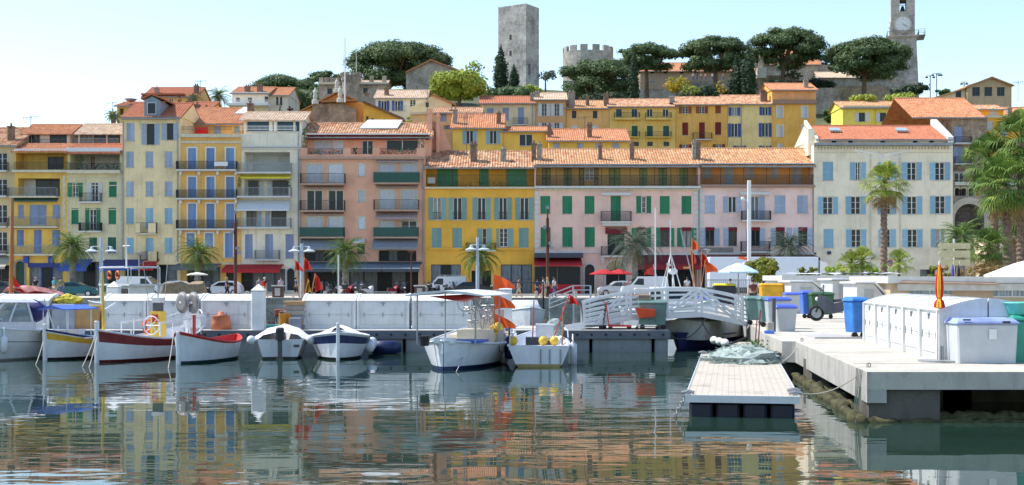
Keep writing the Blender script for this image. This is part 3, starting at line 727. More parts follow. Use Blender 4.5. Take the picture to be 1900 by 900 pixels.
h.balcony(586, 662, 760, 797, .7, sm=CREAMT); h.band('balcony_parapet', 626, 662, 758, 797, .75, plaster('pale_yellow_d', (0, 0, 0)), -.7)
h.roof(192, T_RED, 5, .4, .15, chim=((672 + 10, 182, 12),), gm=ZINC); h.band('cornice', 507, 752, 196, 206, .3, ZINC)
h.awning(440, 605, 792, 838, 2.6, NAVAW, .5, mv=BLUAW); h.awning(606, 668, 792, 838, 2.6, REDAW, .35); h.shop(520, 740, 812, 925, 5)
# dormer
mb = MB(); a, b_ = h.lx(600), h.lx(665); z0, z1 = h.H, h.lz(112); mb.prism([(a, z0), (b_, z0), (b_, h.lz(125)), ((a + b_) / 2, h.lz(108)), (a, h.lz(125))], .2, 5); d_ = h.part('dormer', mb, plain('dormer_grey', (.22, .28, .34), .6))
mb = MB(); mb.prism([(a - .3, h.lz(122)), ((a + b_) / 2, h.lz(104)), (b_ + .5, h.lz(124)), (b_ + .5, h.lz(117)), ((a + b_) / 2, h.lz(96)), (a - .3, h.lz(116))], -.1, 5); h.part('dormer_roof', mb, T_RED, parent=d_)
h.pane(h.lx(613), h.lx(650), h.lz(184), h.lz(134), .18, bars=1, cross=0)
h.pipe(514, 215, 800); h.pipe(742, 215, 800); h.done()
# E -- orange
h = House('townhouse', 'apricot orange house with white-framed blue shutters and three long black balconies', 'building', 335.3, 447, 252, D0, plaster('orange_e', (.78, .43, .15)), ox=320, oy=130, sc=2.25)
SH = shutmat('cornflower_shutter', (.22, .34, .58))
for c in (82, 159, 241):
    for (ya, yb) in ((326, 415), (446, 533), (558, 662)): h.surround(c - 17, c + 17, ya, yb); h.closed(c - 16, c + 16, ya, yb, SH)
for c, yb in ((76, 738), (153, 738), (236, 782)): h.surround(c - 17, c + 17, 681, yb); h.closed(c - 16, c + 16, 681, yb, SH)
for yr, yb in ((383, 417), (502, 536), (627, 663)):
    h.balcony(24, 274, yr, yb, 1.0, 'thick')
    for c in (38, 114, 192, 268): h.band('bracket', c - 4, c + 4, yb + 7, yb + 22, .5, WHITE)
h.band('cornice', 34, 286, 268, 282, .35, CREAMT); h.band('cornice', 36, 286, 296, 306, .12, CREAMT)
h.band('string_course', 36, 286, 806, 812, .15, CREAMT)
h.part('banner', MB().box(h.lx(184), h.lx(240), -1.07, -1.06, h.lz(404), h.lz(386)), WHITE)
h.awning(0 + 24, 208, 808, 838, 2.6, plain('slate_canvas', (.10, .12, .14), .8), .4); h.shop(60, 200, 822, 925, 4); h.arch(224, 262, 818, 920, BLACK)
h.done()
hb = House('attic_house', 'orange attic storey behind a roof terrace with an orange tile roof and white panel', 'building', 352, 449, 228, D0 + 6, plaster('orange_e2', (.74, .48, .2)), zb=QZ + h.H - .6, dep=6)
hb.closed(397, 410, 234, 248, PBL); hb.closed(434, 446, 234, 246, SKB); hb.roof(201, T_ORG, 5.5, oh=.2, chim=((459, 190, 10),))
q = (PZ(201, hb.D + 5.5) - hb.zb - hb.H) / 5.5; hb.part('roof_panel', MB().rings([[(hb.lx(425), 2.9, hb.H + 2.9 * q + e), (hb.lx(448), 2.9, hb.H + 2.9 * q + e), (hb.lx(450), 5.3, hb.H + 5.3 * q + e), (hb.lx(434), 5.3, hb.H + 5.3 * q + e)] for e in (.1, .22)]), WHITE)
hb.rail(344, 450, 246, 252, -5.6, DGREY); hb.done()
tag(MB().box(PX(361, 141.5), PX(386, 141.5), 141.5, 141.55, PZ(248, 141.5), PZ(236, 141.5)).build('red_cloth', plain('bright_red_cloth', (.8, .02, .01), .8)), 'bright red cloth hung on the roof terrace of the orange house', 'cloth')
# F -- white modern front
h = House('townhouse', 'cream white house with glazed penthouse, grey balconies and white awnings', 'building', 447.3, 558, 248, D0 + .1, plaster('white_f', (.66, .66, .60)), ox=320, oy=130, sc=2.25)
h.loggia(300, 490, 342, 425, 1.8, OFFW); h.closed(322, 432, 348, 424, shutmat('roller_green_grey', (.36, .40, .34)), base=1.7, n=1); h.closed(434, 480, 348, 424, shutmat('roller_green_grey', (0, 0, 0)), base=1.7, n=1)
h.balcony(276, 500, 390, 428, 1.0, m=GREY, sm=OFFW); h.awning(288, 496, 438, 456, .6, YELAW, .15)
h.loggia(300, 485, 456, 528, 1.2, plaster('white_f', (0, 0, 0)))
for a, b_ in ((308, 352), (410, 475)): h.open(a, b_, 460, 528, base=1.1, fm=DGREY, cross=0, sill=False)
h.closed(354, 372, 460, 528, PBL, base=1.1, n=1); h.closed(388, 406, 460, 528, PBL, base=1.1, n=1)
h.balcony(276, 500, 493, 528, 1.0, m=GREY, sm=OFFW); h.awning(277, 384, 542, 592, 1.3, LGAW, .2); h.awning(385, 495, 542, 592, 1.3, LGAW, .2)
for a, b_ in ((308, 352), (412, 476)): h.open(a, b_, 585, 654, fm=DGREY, cross=0, sill=False)
h.closed(354, 372, 590, 654, PBL, n=1); h.closed(388, 408, 590, 654, PBL, n=1)
h.balcony(274, 498, 619, 657, 1.0, m=GREY, sm=OFFW)
h.closed(303, 335, 685, 786, LAV); h.closed(387, 420, 685, 752 + 34, LAV); h.closed(472, 506, 685, 786, LAV); h.balcony(347, 450, 753, 790, .6, 'thick', m=GREY)
for y in (318, 326): h.band('ledge', 286, 534, y, y + 4, .2, OFFW)
h.awning(226, 466, 812, 848, 2.4, REDAW, .35); h.shop(285, 470, 830, 925, 4); h.arch(478, 510, 828, 920, BLACK, surround=OFFW)
flowers(h, 276, 292, 490, -.4, GL2, 1.1, 60, 'potted_plant'); flowers(h, 480, 496, 492, -.4, GL2, .9, 50, 'potted_plant')
h.pipe(526, 260, 900); h.done()
hb = House('penthouse', 'glass-fronted white penthouse with a shallow tiled roof above the cream white house', 'building', 452, 560, 222, D0 + 3.2, plaster('white_pent', (.6, .6, .58)), zb=QZ + h.H - .5, dep=5)
for a, b_ in ((457, 500), (505, 508), (513, 545), (547, 556)): hb.open(a, b_, 224, 244, fm=WHITE, bars=1, cross=0, gm=glassmat('blue_glass', (.015, .05, .08), .01))
hb.rail(452, 556, 238, 246, -2.2, WHITE); hb.roof(209, T_PALE, 3.4, gut=False, oh=.5); hb.done()
# G -- pink apartment block
PK = plaster('pink_g', (.62, .37, .29), .2)
h = House('apartment_block', 'salmon pink apartment block with white roller blinds, black balconies and a flowered roof terrace', 'building', 558.3, 788.5, 292, D0, PK, ox=540, oy=200, sc=2.5)
for (ya, yb, k) in ((262, 350, 0), (383, 477, 1), (505, 597, 0)):
    for a, b_ in ((73, 145), (173, 243)):
        (h.open(a, b_, ya, yb, fm=WHITE, bars=2, cross=0, sill=False) if k else h.closed(a, b_, ya, yb, ROLL, n=1)); h.surround(a, b_, ya, yb, .1, CREAMT)
for (ya, yb) in ((258, 348), (380, 472), (525, 597)):
    for a, b_ in ((410, 482), (512, 583)):
        if ya == 525 and a > 500: h.open(a, b_, ya, yb, fm=WHITE, sill=False)
        else: h.closed(a, b_, ya, yb, ROLL, n=1)
        h.surround(a, b_, ya, yb, .1, CREAMT)
for (ya, yb) in ((260, 316), (384, 437), (507, 562)): h.closed(311, 342, ya, yb, ROLL, n=1); h.surround(311, 342, ya, yb, .1, CREAMT)
for (xa, xb, yr, yb, pn) in ((48, 254, 308, 354, None), (46, 253, 433, 478, None), (46, 251, 556, 600, DGNP), (387, 597, 302, 350, DGNP), (387, 595, 430, 475, None), (386, 593, 556, 600, DGNP)):
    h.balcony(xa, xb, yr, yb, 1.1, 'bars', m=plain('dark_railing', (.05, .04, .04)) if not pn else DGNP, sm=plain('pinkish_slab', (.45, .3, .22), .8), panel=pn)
for xa, xb, y in ((60, 246, 366), (60, 246, 488), (395, 590, 245), (395, 590, 362)): h.awning(xa, xb, y, y + 12, .45, STRP, .14)
h.awning(396, 588, 484, 522, 1.0, STRP, .25)
h.awning(50, 247, 606, 662, 1.6, GREYAW, .25); h.awning(382, 590, 606, 660, 1.6, GREYAW, .25); h.awning(286, 344, 607, 631, .7, LGAW, .15); h.open(306, 342, 632, 680, fm=DGREY)
h.shop(62, 245, 662, 712, 4, fm=BLACK); h.shop(408, 580, 662, 712, 4, fm=BLACK)
for xa, xb in ((62, 245), (408, 580)): h.rail(xa, xb, 674, 712, -.05, m=BLACK)
for i, (xa, xb) in enumerate(((70, 240), (240, 433), (436, 604))): h.awning(xa, xb, 724, 764, 3.2, plain('slate_blue_canvas', (.17, .22, .26), .8), .35, mv=CHAR)
h.shop(62, 590, 752, 860, 8, fm=BLACK, d=2.5); h.band('shop_fascia', 58, 606, 714, 726, .2, CHAR)
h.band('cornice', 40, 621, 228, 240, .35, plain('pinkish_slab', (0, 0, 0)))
for xa, xb in ((40, 76), (244, 277), (378, 412), (582, 621)): h.band('parapet', xa, xb, 186, 230, .0, PK, .3)
for xa, xb in ((76, 244), (277, 378), (412, 582)): h.rail(xa, xb, 190, 222, .1, BLACK); h.band('parapet', xa, xb, 216, 230, -.0, PK, .25)
flowers(h, 78, 242, 214, .0, None, .45, 240); flowers(h, 414, 580, 214, .0, None, .5, 260); flowers(h, 590, 618, 190, .6, [plain('leaf_green', (0,) * 3), WHITE], 1.3, 160, 'potted_bush'); flowers(h, 50, 74, 200, .4, GL2, 2.4, 160, 'potted_bush'); flowers(h, 284, 304, 214, .5, GL2, .8, 70, 'potted_bush'); flowers(h, 358, 376, 214, .5, GL2, .9, 70, 'potted_bush')
for x in (44, 612): h.pipe(x, 240, 720)
h.done()
hb = House('roof_storey', 'set-back roof storey with dark red blinds and a mixed-tile roof with white solar panel', 'building', 566, 800, 250, D0 + 3.0, PK, zb=QZ + h.H - .3, dep=8, ox=540, oy=200, sc=2.5)
hb.closed(106, 188, 150, 218, ROLL); hb.closed(192, 245, 150, 218, ROLL, n=1); hb.open(330, 380, 152, 216, fm=WHITE, bars=2, cross=0); hb.open(442, 590, 148, 200, fm=WHITE, bars=2, cross=0)
hb.band('red_blind', 78, 640, 130, 148, .9, DREDAW); hb.band('blind_box', 78, 640, 124, 130, 1.2, WHITE)
hb.roof(229, T_MIX, 4.6, 1.0, .25, chim=())
q = (PZ(229, hb.D + 4.6) - hb.zb - hb.H) / 4.6; hb.part('solar_panel', MB().rings([[(hb.lx(308), 2.0, hb.H + 2.0 * q + e), (hb.lx(486), 2.0, hb.H + 2.0 * q + e), (hb.lx(500), 4.5, hb.H + 4.5 * q + e * 1.8), (hb.lx(335), 4.5, hb.H + 4.5 * q + e * 1.8)] for e in (.12, .24)]), WHITE)
hb.done()
# H -- yellow
YW = plaster('yellow_h', (.66, .39, .07), .25, (.3, .18, .05))
h = House('townhouse', 'deep yellow house with sage shutters and a long roof loggia with green blinds', 'building', 788.8, 991.5, 308, D0, YW, ox=780, oy=200, sc=2.5)
h.loggia(26, 528, 274, 366, 1.5, plaster('ochre_back', (.66, .40, .08)))
MINT = shutmat('mint_blind', (.12, .38, .22))
for a, b_ in ((73, 172), (275, 317), (402, 495)): h.closed(a, b_, 278, 366, MINT, base=1.38, n=1)
h.rail(24, 530, 312, 366, .05, BLACK); h.band('ledge', 20, 532, 368, 376, .35, CREAMT)
for x in (150, 275, 401): h.band('post', x - 1.5, x + 1.5, 274, 366, -.05, BLACK, .12)
flowers(h, 80, 500, 366, .3, GL2 + [], .5, 200, 'potted_plants')
h.part('air_conditioner', MB().bbox(h.lx(32), h.lx(68), .3, .7, h.lz(350), h.lz(322)), WHITE)
A = ((60, 97), (153, 192), (265, 303), (365, 402), (463, 502))
for a, b_ in A: h.open(a, b_, 417, 520, SGN, 22, fm=WHITE, bars=2, cross=0); h.rail(a, b_, 486, 516, -.02, BLACK)
for a, b_ in ((53, 98), (149, 193), (457, 502)): h.closed(a, b_, 557, 648, SGN)
h.open(288, 307, 560, 645, SGN, 23, bars=1, cross=1); h.open(367, 405, 560, 645, SGN, 24, sides='r', bars=2, cross=3); h.closed(352, 365, 560, 645, SGN, n=1)
h.band('ledge', 40, 200, 650, 660, .14, YW); h.band('ledge', 290, 528, 650, 660, .14, YW); h.balcony(212, 350, 628, 660, .5, style='thick')
h.shop(50, 187, 727, 870, 3, fm=BLACK, d=.3); h.shop(237, 328, 755, 870, 2, fm=BLACK, d=.3); h.shop(373, 518, 727, 870, 3, fm=BLACK, d=.3)
h.roof(281, T_MIX, 5, .6, .2, chim=((245, 164, 12), (385, 186, 10), (527, 160, 9)))
h.pipe(16, 380, 860, plain('pinkish_slab', (0, 0, 0))); h.part('notice', MB().box(h.lx(342), h.lx(362), -.05, -.003, h.lz(808), h.lz(788)), WHITE); h.done()
# I -- pink with green shutters
PK2 = plaster('rose_i', (.68, .50, .47), .2)
h = House('townhouse', 'rose pink house with bright green shutters and a dark red corner restaurant front', 'building', 991.8, 1297.5, 305, D0, PK2, ox=990, oy=250, sc=2.903)
h.loggia(12, 885, 172, 276, 1.8, plaster('tan_back', (.56, .40, .17)))
for a, b_ in ((47, 95), (165, 210), (250, 278), (332, 357), (412, 475), (577, 623), (683, 730), (797, 845)): h.closed(a, b_, 174, 275, DGN if b_ < 400 else GRN, base=1.7, n=1 if b_ - a < 30 else 2)
h.open(281, 329, 176, 240, base=1.7, sill=False)
h.rail(12, 890, 218, 274, .0, BLACK, 'lattice'); h.band('ledge', 6, 898, 278, 290, .5, OFFW); h.band('cornice', 14, 890, 292, 300, .2, CREAMT)
for x in (122, 245, 367, 521, 652, 740): h.band('post', x - 1.2, x + 1.2, 174, 276, -.05, BLACK, .1)
h.awning(10, 895, 158, 168, .55, GREYAW, .12)
for a, b_ in ((37, 90), (155, 208), (275, 328), (680, 733), (797, 850)): h.closed(a, b_, 330, 426, GRN)
h.closed(415, 470, 330, 465, GRN); h.closed(553, 580, 330, 422, GRN, n=1); h.open(583, 606, 332, 422, None, bars=1); h.closed(608, 634, 330, 422, GRN, n=1)
h.band('blind_box', 364, 523, 314, 328, .5, OFFW); h.balcony(362, 524, 415, 468, .9, 'lattice', panel=None); h.band('balcony_moulding', 370, 516, 474, 492, .7, OFFW)
for a, b_ in ((38, 92), (155, 210), (276, 330)): h.closed(a, b_, 498, 604, GRN)
h.open(398, 490, 503, 648, fm=GRN, bars=2, cross=3, sill=False); h.band('red_valance', 387, 502, 500, 534, .25, DREDAW); h.balcony(363, 500, 604, 652, .9, 'lattice')
for a, b_ in ((555, 606), (682, 731), (800, 850)): h.open(a, b_, 502, 604, GRN, 26, bars=2, cross=0, fm=DGREY); h.band('red_valance', a, b_, 499, 517, .06, DREDAW)
h.band('string_course', 8, 360, 628, 637, .2, OFFW); h.band('string_course', 500, 888, 640, 648, .2, OFFW)
h.band('shop_fascia', 4, 262, 640, 664, 1.9, CHAR)
h.awning(2, 130, 664, 710, 2.6, REDAW, .15); h.awning(131, 256, 664, 710, 2.6, REDAW, .15)
o = h.band('shop_glazing', 4, 248, 712, 806, 1.8, SHOPG); h.part('frame', MB().box(h.lx(122), h.lx(127), -1.9, -1.81, h.lz(806), h.lz(712)).box(h.lx(2), h.lx(7), -1.9, -1.81, h.lz(806), h.lz(712)).box(h.lx(244), h.lx(249), -1.9, -1.81, h.lz(806), h.lz(712)), DGREY, parent=o); h.band('shop_base', 4, 250, 806, 856, 1.9, REDAW)
h.arch(276, 328, 698, 856, BLACK, surround=OFFW); h.arch(390, 497, 677, 856, SHOPG, fan=BLACK, surround=OFFW)
for x in (372, 512): h.band('bracket', x - 8, x + 8, 655, 690, .6, OFFW)
h.awning(553, 888, 650, 728, 2.4, DREDAW, .5, wavy=False, mv=plain('red_valance', (.22, .01, .015), .8)); h.shop(553, 880, 700, 856, 6, fm=BLACK, d=2.0)
for y in range(305, 620, 26): h.band('quoin', 5, 30, y, y + 18, .05, OFFW); h.band('quoin', 862, 886, y, y + 18, .05, OFFW)
h.band('gold_emblem', 790, 822, 712, 722, 2.44, plain('gold', (.6, .38, .12)), -2.42); h.roof(277, T_TAN, 5, .6, .1, chim=((33, 45, 9), (364, 50, 7), (537, 42, 8), (877, 35, 7), (900, 38, 7))); h.pipe(890, 280, 850); h.done()
# J -- lilac pink
PK3 = plaster('lilac_j', (.68, .54, .55), .2)
h = House('townhouse', 'lilac pink house with pale blue shutters and orange loggia behind a black lattice rail', 'building', 1297.8, 1510, 305, D0, PK3, ox=1280, oy=200, sc=2.5)
h.loggia(48, 572, 262, 357, 1.8, plaster('orange_back', (.66, .34, .12)))
for a, b_, yb in ((70, 111, 318), (168, 214, 356), (271, 312, 318), (388, 427, 318), (488, 532, 356)): h.closed(a, b_, 268, yb, SKB, base=1.7)
h.rail(46, 574, 310, 357, .0, BLACK, 'lattice'); h.band('ledge', 42, 578, 360, 370, .4, T_MIX and plain('tile_edge', (.35, .22, .16), .9))
for x in (143, 250, 356, 462): h.band('post', x - 1, x + 1, 264, 357, -.05, BLACK, .1)
h.awning(44, 576, 258, 266, .5, GREYAW, .1)
for a, b_ in ((69, 116), (393, 443), (498, 546)): h.closed(a, b_, 406, 489, PBL)
h.open(178, 216, 412, 486, PBL, 23, bars=2, cross=0); h.open(283, 321, 410, 520, PBL, 26, bars=2, cross=0, sill=False, gm=SHOPG); h.band('blind_box', 230, 368, 393, 404, .5, OFFW); h.balcony(236, 371, 480, 522, .9, 'lattice')
for a, b_, sd in ((72, 114, 'lr'), (179, 219, 'l'), (285, 325, 'lr'), (399, 440, 'l'), (503, 545, 'lr')): h.open(a, b_, 557, 641, PBL, 22, sd, bars=2, cross=0, fm=DGREY); h.band('red_valance', a, b_, 554, 570, .05, DREDAW)
h.closed(448, 472, 555, 640, PBL, n=1); h.balcony(233, 368, 622, 667, .9, 'lattice'); h.band('string_course', 44, 585, 672, 680, .2, OFFW)
h.band('sign_board', 46, 200, 648, 674, .15, plain('taupe_sign', (.25, .22, .2), .8)); h.awning(44, 582, 685, 720, 2.2, DREDAW, .5, wavy=False); h.shop(50, 560, 700, 860, 8, fm=BLACK, d=2)
for y in range(378, 640, 20): h.band('quoin', 46, 64, y, y + 14, .05, OFFW)
h.roof(276, T_TAN, 5, .6, .1, chim=((30, 152, 6),)); h.pipe(44, 375, 850); h.pipe(572, 375, 850); h.done()
# K -- large cream
CR = plaster('cream_k', (.66, .64, .56), .3)
h = House('apartment_block', 'large cream block with sky blue shutters, dentil cornice and flat red tile roof', 'building', 1510.3, 1768, 268, D0 - .2, CR, ox=1480, oy=200, sc=2.5, dep=10)
for a, b_ in ((116, 165),):
    h.closed(a, b_, 250, 337, SKB); h.closed(120, 166, 562, 649, SKB); h.open(118, 163, 412, 494, SKB, 23, cross=2)
for (a, b_, c, d_, sd, sw) in ((268, 291, 252, 336, 'lr', 25), (508, 550, 252, 336, 'lr', 24), (638, 682, 252, 336, 'lr', 24), (248, 291, 411, 494, 'lr', 24), (397, 431, 411, 494, 'lr', 24), (509, 552, 411, 494, 'lr', 24), (639, 684, 409, 492, 'lr', 24), (250, 293, 563, 647, 'lr', 24), (400, 430, 563, 647, 'lr', 24), (511, 554, 563, 647, 'lr', 24), (641, 684, 561, 647, 'l', 22)): h.open(a, b_, c, d_, SKB, sw, sd, cross=2, gm=glassmat('dark_window', (.01, .012, .015), .12, (.4, .4, .38)))
h.open(397, 431, 252, 336, SKB, 24)
h.band('cornice', 74, 712, 164, 176, .55, ZINC); h.band('string_course', 76, 712, 206, 210, .06, CREAMT)
for x in range(82, 708, 15): h.band('dentil', x, x + 6, 181, 192, .28, CREAMT)
h.pipe(338, 210, 850, CREAMT); h.pipe(475, 210, 850, CREAMT); h.shop(568, 640, 750, 860, 2); h.band('ledge', 348, 465, 692, 698, .4, CREAMT)
h.part('vent_box', MB().box(h.lx(137), h.lx(154), -.15, -.003, h.lz(680), h.lz(666)), plain('dark_blue', (.02, .03, .1)))
h.done()
hb = House('attic_storey', 'low attic storey with small square windows under the red roof of the cream block', 'building', 1513, 1766, 257, D0 + .8, CR, zb=QZ + h.H - .02, dep=9, ox=1480, oy=200, sc=2.5)
for x in (158, 235, 385, 535, 610): hb.open(x, x + 22, 152, 164, bars=1, cross=0, fm=DGREY, sill=False)
hb.roof(234, T_RED, 5, .5, .05)
hb.part('skylight', MB().rings([[(hb.lx(x) + 0, 2.0, hb.H + 1.0 + e), (hb.lx(x + 55), 2.0, hb.H + 1.0 + e), (hb.lx(x + 50), 2.7, hb.H + 1.35 + e), (hb.lx(x + 3), 2.7, hb.H + 1.35 + e)] for e in (0, .12) for x in (170,)]), plain('skylight_glass', (.35, .45, .5), .15))
hb.part('skylight', MB().rings([[(hb.lx(485), 2.0, hb.H + 1.0 + e), (hb.lx(540), 2.0, hb.H + 1.0 + e), (hb.lx(536), 2.7, hb.H + 1.35 + e), (hb.lx(486), 2.7, hb.H + 1.35 + e)] for e in (0, .12)]), plain('skylight_glass', (0, 0, 0)))
W2 = hb.W / 2
for x, w_, e in ((W2 - .6, .6, 0), (-W2 - .05, .25, -.12)): hb.part('gable_parapet', MB().prism([(-.6, hb.H - .5), (-.6, hb.H + .1 + e), (4.9, hb.H + 2.65 + e), (5.2, hb.H + 2.65 + e), (5.2, hb.H - .5)], x, x + w_, 'x'), OFFW if w_ > .3 else CR)
hb.part('chimney', MB().box(-W2 - .7, -W2 - .05, .3, 1.6, -1.0, hb.H + 1.1), CR); hb.done()
# L -- stone house with arches
RUB = stone('rubble_brown', (.32, .22, .15), (.45, .34, .25), (.30, .24, .18), rub=True)
h = House('stone_house', 'brown rubble stone house with lavender shuttered doors above a big blind arch', 'building', 1766, 1832, 216, D0 + 8, RUB, ox=1480, oy=200, sc=2.5, dep=9)
h.closed(726, 765, 88, 162, LAV); h.closed(724, 768, 180, 258, LAV); h.balcony(722, 802, 138, 164, .7); h.balcony(722, 802, 230, 260, .7, sm=OFFW)
h.roof(183, T_ORG, 6.5, .4, .3, xa=590 - 62, xb=868, z=h.H)
h.done()
h = House('arcade_wall', 'old stone retaining house with a row of small arches above one large blind arch', 'wall', 1768, 1905, 318, D0 + 3, stone('grey_rubble', (.34, .30, .26), (.45, .41, .35), (.3, .27, .23), rub=True), ox=1480, oy=200, sc=2.5, dep=6)
h.band('ledge', 722, 1050, 345, 360, .6, OFFW); h.arch(728, 865, 445, 640, stone('dark_rubble', (.12, .10, .09), (.2, .17, .15), (.1, .08, .07), rub=True), d=1.2, surround=plain('pale_stone', (.5, .46, .38), .9), t_=.7, z0=h.lz(590))
for x in (728, 758, 792, 826): h.arch(x, x + 24, 372, 408, BLACK, d=.7, surround=plain('pale_stone', (0, 0, 0)), t_=.15)
h.rail(722, 1050, 318, 346, -.5, BLACK); h.open(728, 772, 302, 345, sill=False); h.done(z0=0)
h = House('garden_house', 'small cream house with a balustrade half hidden behind the right palms', 'building', 1828, 1905, 440, D0 - 6, plaster('cream_l', (.58, .52, .40)), dep=6)
for x in (1850, 1880): h.open(x, x + 12, 468, 482)
h.band('ledge', 1826, 1905, 455, 460, .4, CREAMT); h.rail(1828, 1905, 440, 455, -.3, OFFW, 'thick'); h.done()
# ================================================================ the houses and monuments on the hill
random.seed(11)
def UH(name, label, cat, x0, x1, ytop, ybot, D, wm, dep=7, **k): return House(name, label, cat, x0, x1, ytop, D, wm, dep=dep, zb=PZ(ybot, D), **k)
U = 207.0
# upper terrace row (zoom 780,0 x3.213)
h = UH('hill_house', 'cream hill house with lavender shutters and one small balcony', 'building', 892, 994, 191, 290, U, plaster('u_cream', (.62, .54, .40)), ox=780, oy=0, sc=3.213)
h.closed(397, 436, 645, 682, LAV); h.closed(490, 527, 642, 718, LAV); h.closed(581, 617, 640, 740, LAV); h.balcony(552, 640, 704, 742, .6); h.pipe(668, 620, 800); h.roof(179, T_RED, 6, chim=((672, 556, 10),)); h.done()
h = UH('hill_house', 'tan plastered hill house with wide open white shutters', 'building', 994.5, 1050, 184, 290, U - .3, plaster('u_tan', (.52, .32, .17)), ox=780, oy=0, sc=3.213)
for (ya, yb) in ((617, 692), (732, 790)):
    h.open(724, 752, ya, yb, WSH, 22, fm=WHITE); h.open(800, 828, ya, yb, WSH, 22, fm=WHITE)
h.roof(173, T_PALE, 5, chim=((698, 546, 9),)); h.done()
h = UH('hill_house', 'light orange hill house with two small blue windows under its eave', 'building', 1050.5, 1130, 200, 290, U, plaster('u_lorange', (.66, .40, .17)), ox=780, oy=0, sc=3.213)
for a in (903, 1028): h.open(a, a + 27, 660, 705, fm=DGREY, bars=1, cross=0); h.closed(a - 2, a + 32, 745, 775, WSH)
h.roof(187, T_TAN, 6, chim=((905, 545, 12), (1000, 575, 6), (1112, 560, 9))); h.done()
h = UH('hill_house', 'yellow hill house with two rows of long curved balconies', 'building', 1130.5, 1254, 197, 290, U, plaster('u_yellow', (.70, .50, .17)), ox=1120, oy=40, sc=3.461)
for a in (80, 180, 278, 380): h.open(a, a + 36, 562, 612, fm=BLU if a < 200 else WHITE, bars=2, cross=0, sill=False)
for a in (180, 278, 382): h.closed(a, a + 38, 670, 742, DGN)
for a in (190, 280, 385): h.open(a, a + 36, 772, 800, fm=DGREY, sill=False)
for a, b_ in ((68, 230), (268, 432)): h.balcony(a, b_, 588, 622, .9, m=BLACK, sm=plaster('u_yellow', (0, 0, 0)), slab=.3); h.balcony(a, b_, 710, 742, .9, m=BLACK, sm=plaster('u_yellow', (0, 0, 0)))
h.roof(184, T_MIX, 6); h.done()
h = UH('hill_house', 'ochre hill house with dark red shutters and a weathered front', 'building', 1254.5, 1350, 193, 290, U - .1, plaster('u_ochre', (.64, .39, .12), .5), ox=1120, oy=40, sc=3.461)
h.open(505, 543, 545, 590, RBR, 20); h.open(614, 648, 545, 590, RBR, 20); h.closed(717, 753, 540, 590, RBR)
h.closed(505, 543, 648, 730, DRD); h.closed(613, 650, 647, 757, DRD); h.closed(716, 755, 646, 727, DRD); h.balcony(571, 694, 717, 757, .8); h.open(505, 545, 790, 812, DRD, 18); h.open(720, 760, 788, 812, DRD, 18)
h.roof(180, T_MIX, 6, chim=((445, 480, 9),)); h.done()
h = UH('hill_house', 'pale yellow hill house with cobalt blue shutters', 'building', 1350.5, 1432, 192, 290, U, plaster('u_pale', (.68, .58, .32)), ox=1120, oy=40, sc=3.461)
for a, b_, c, d_ in ((822, 857, 550, 605), (1020, 1056, 547, 602), (819, 861, 655, 741), (1016, 1058, 652, 740)): h.open(a, b_, c, d_, CBL, 19, fm=WHITE, cross=0)
for a in (852, 1018): h.open(a, a + 44, 796, 815, CBL, 20)
h.pipe(884, 530, 800); h.roof(177, T_MIX, 6, chim=((1035, 440, 10), (1048, 450, 8))); h.done()
h = UH('hill_house', 'orange hill house whose salmon top storey rises above its neighbours', 'building', 1432.5, 1514, 166, 290, U - .2, plaster('u_orange', (.68, .42, .12)), ox=1440, oy=0, sc=3)
for a in (5, 143): h.closed(a, a + 32, 592, 657, WSH); h.surround(a, a + 32, 592, 657, .12); h.closed(a, a + 34, 698, 762, WSH); h.surround(a, a + 34, 698, 762, .12); h.closed(a, a + 34, 798, 830, WSH)
for a in (25, 117): h.closed(a, a + 32, 507, 545, WSH)
h.band('salmon_wall', -20, 216, 499, 552, .03, plaster('u_salmon', (.66, .34, .17))); h.band('string_course', -22, 222, 556, 580, .5, T_RED and plain('tile_edge', (0, 0, 0)))
h.roof(155, T_ORG, 5, chim=((178, 442, 8),)); h.done()
# middle yellow row
M = 172.0; YM = plaster('m_yellow', (.72, .49, .12), .25, (.3, .18, .05))
h = UH('back_house', 'bright yellow back house with grey-blue open shutters', 'building', 840, 933, 236, 300, M, YM, ox=780, oy=0, sc=3.213)
for a in (273, 413): h.open(a, a + 42, 778, 858, SKB, 20, fm=WHITE, cross=0)
h.roof(212, T_ORG, 6, chim=((205, 648, 8), (468, 668, 8))); h.done()
h = UH('back_house', 'yellow back house with one wide modern window', 'building', 933.5, 1018, 243, 300, M + .3, YM, ox=780, oy=0, sc=3.213)
h.open(590, 668, 800, 870, fm=WHITE, bars=2, cross=0); h.roof(236, T_ORG, 3.5); h.done()
h = UH('back_house', 'low yellow back house with four small grey shuttered windows', 'building', 1018.5, 1165, 260, 300, M - 3, YM, ox=780, oy=0, sc=3.213)
for a in (792, 933, 1042, 1146): h.closed(a, a + 40, 853, 886, PBL)
h.roof(240, T_ORG, 6, chim=((770, 740, 7), (1013, 738, 9))); h.done()
h = UH('back_house', 'small tan back house with one lavender window and a dark porch', 'building', 806, 892, 209, 300, M + 12, plaster('m_tan', (.58, .40, .24)), ox=780, oy=0, sc=3.213)
h.closed(118, 155, 673, 722, LAV); h.open(140, 183, 747, 770, fm=DGREY); h.closed(300, 330, 668, 676, WSH); h.roof(200, T_MIX, 5, chim=((180, 650, 7),)); h.done()
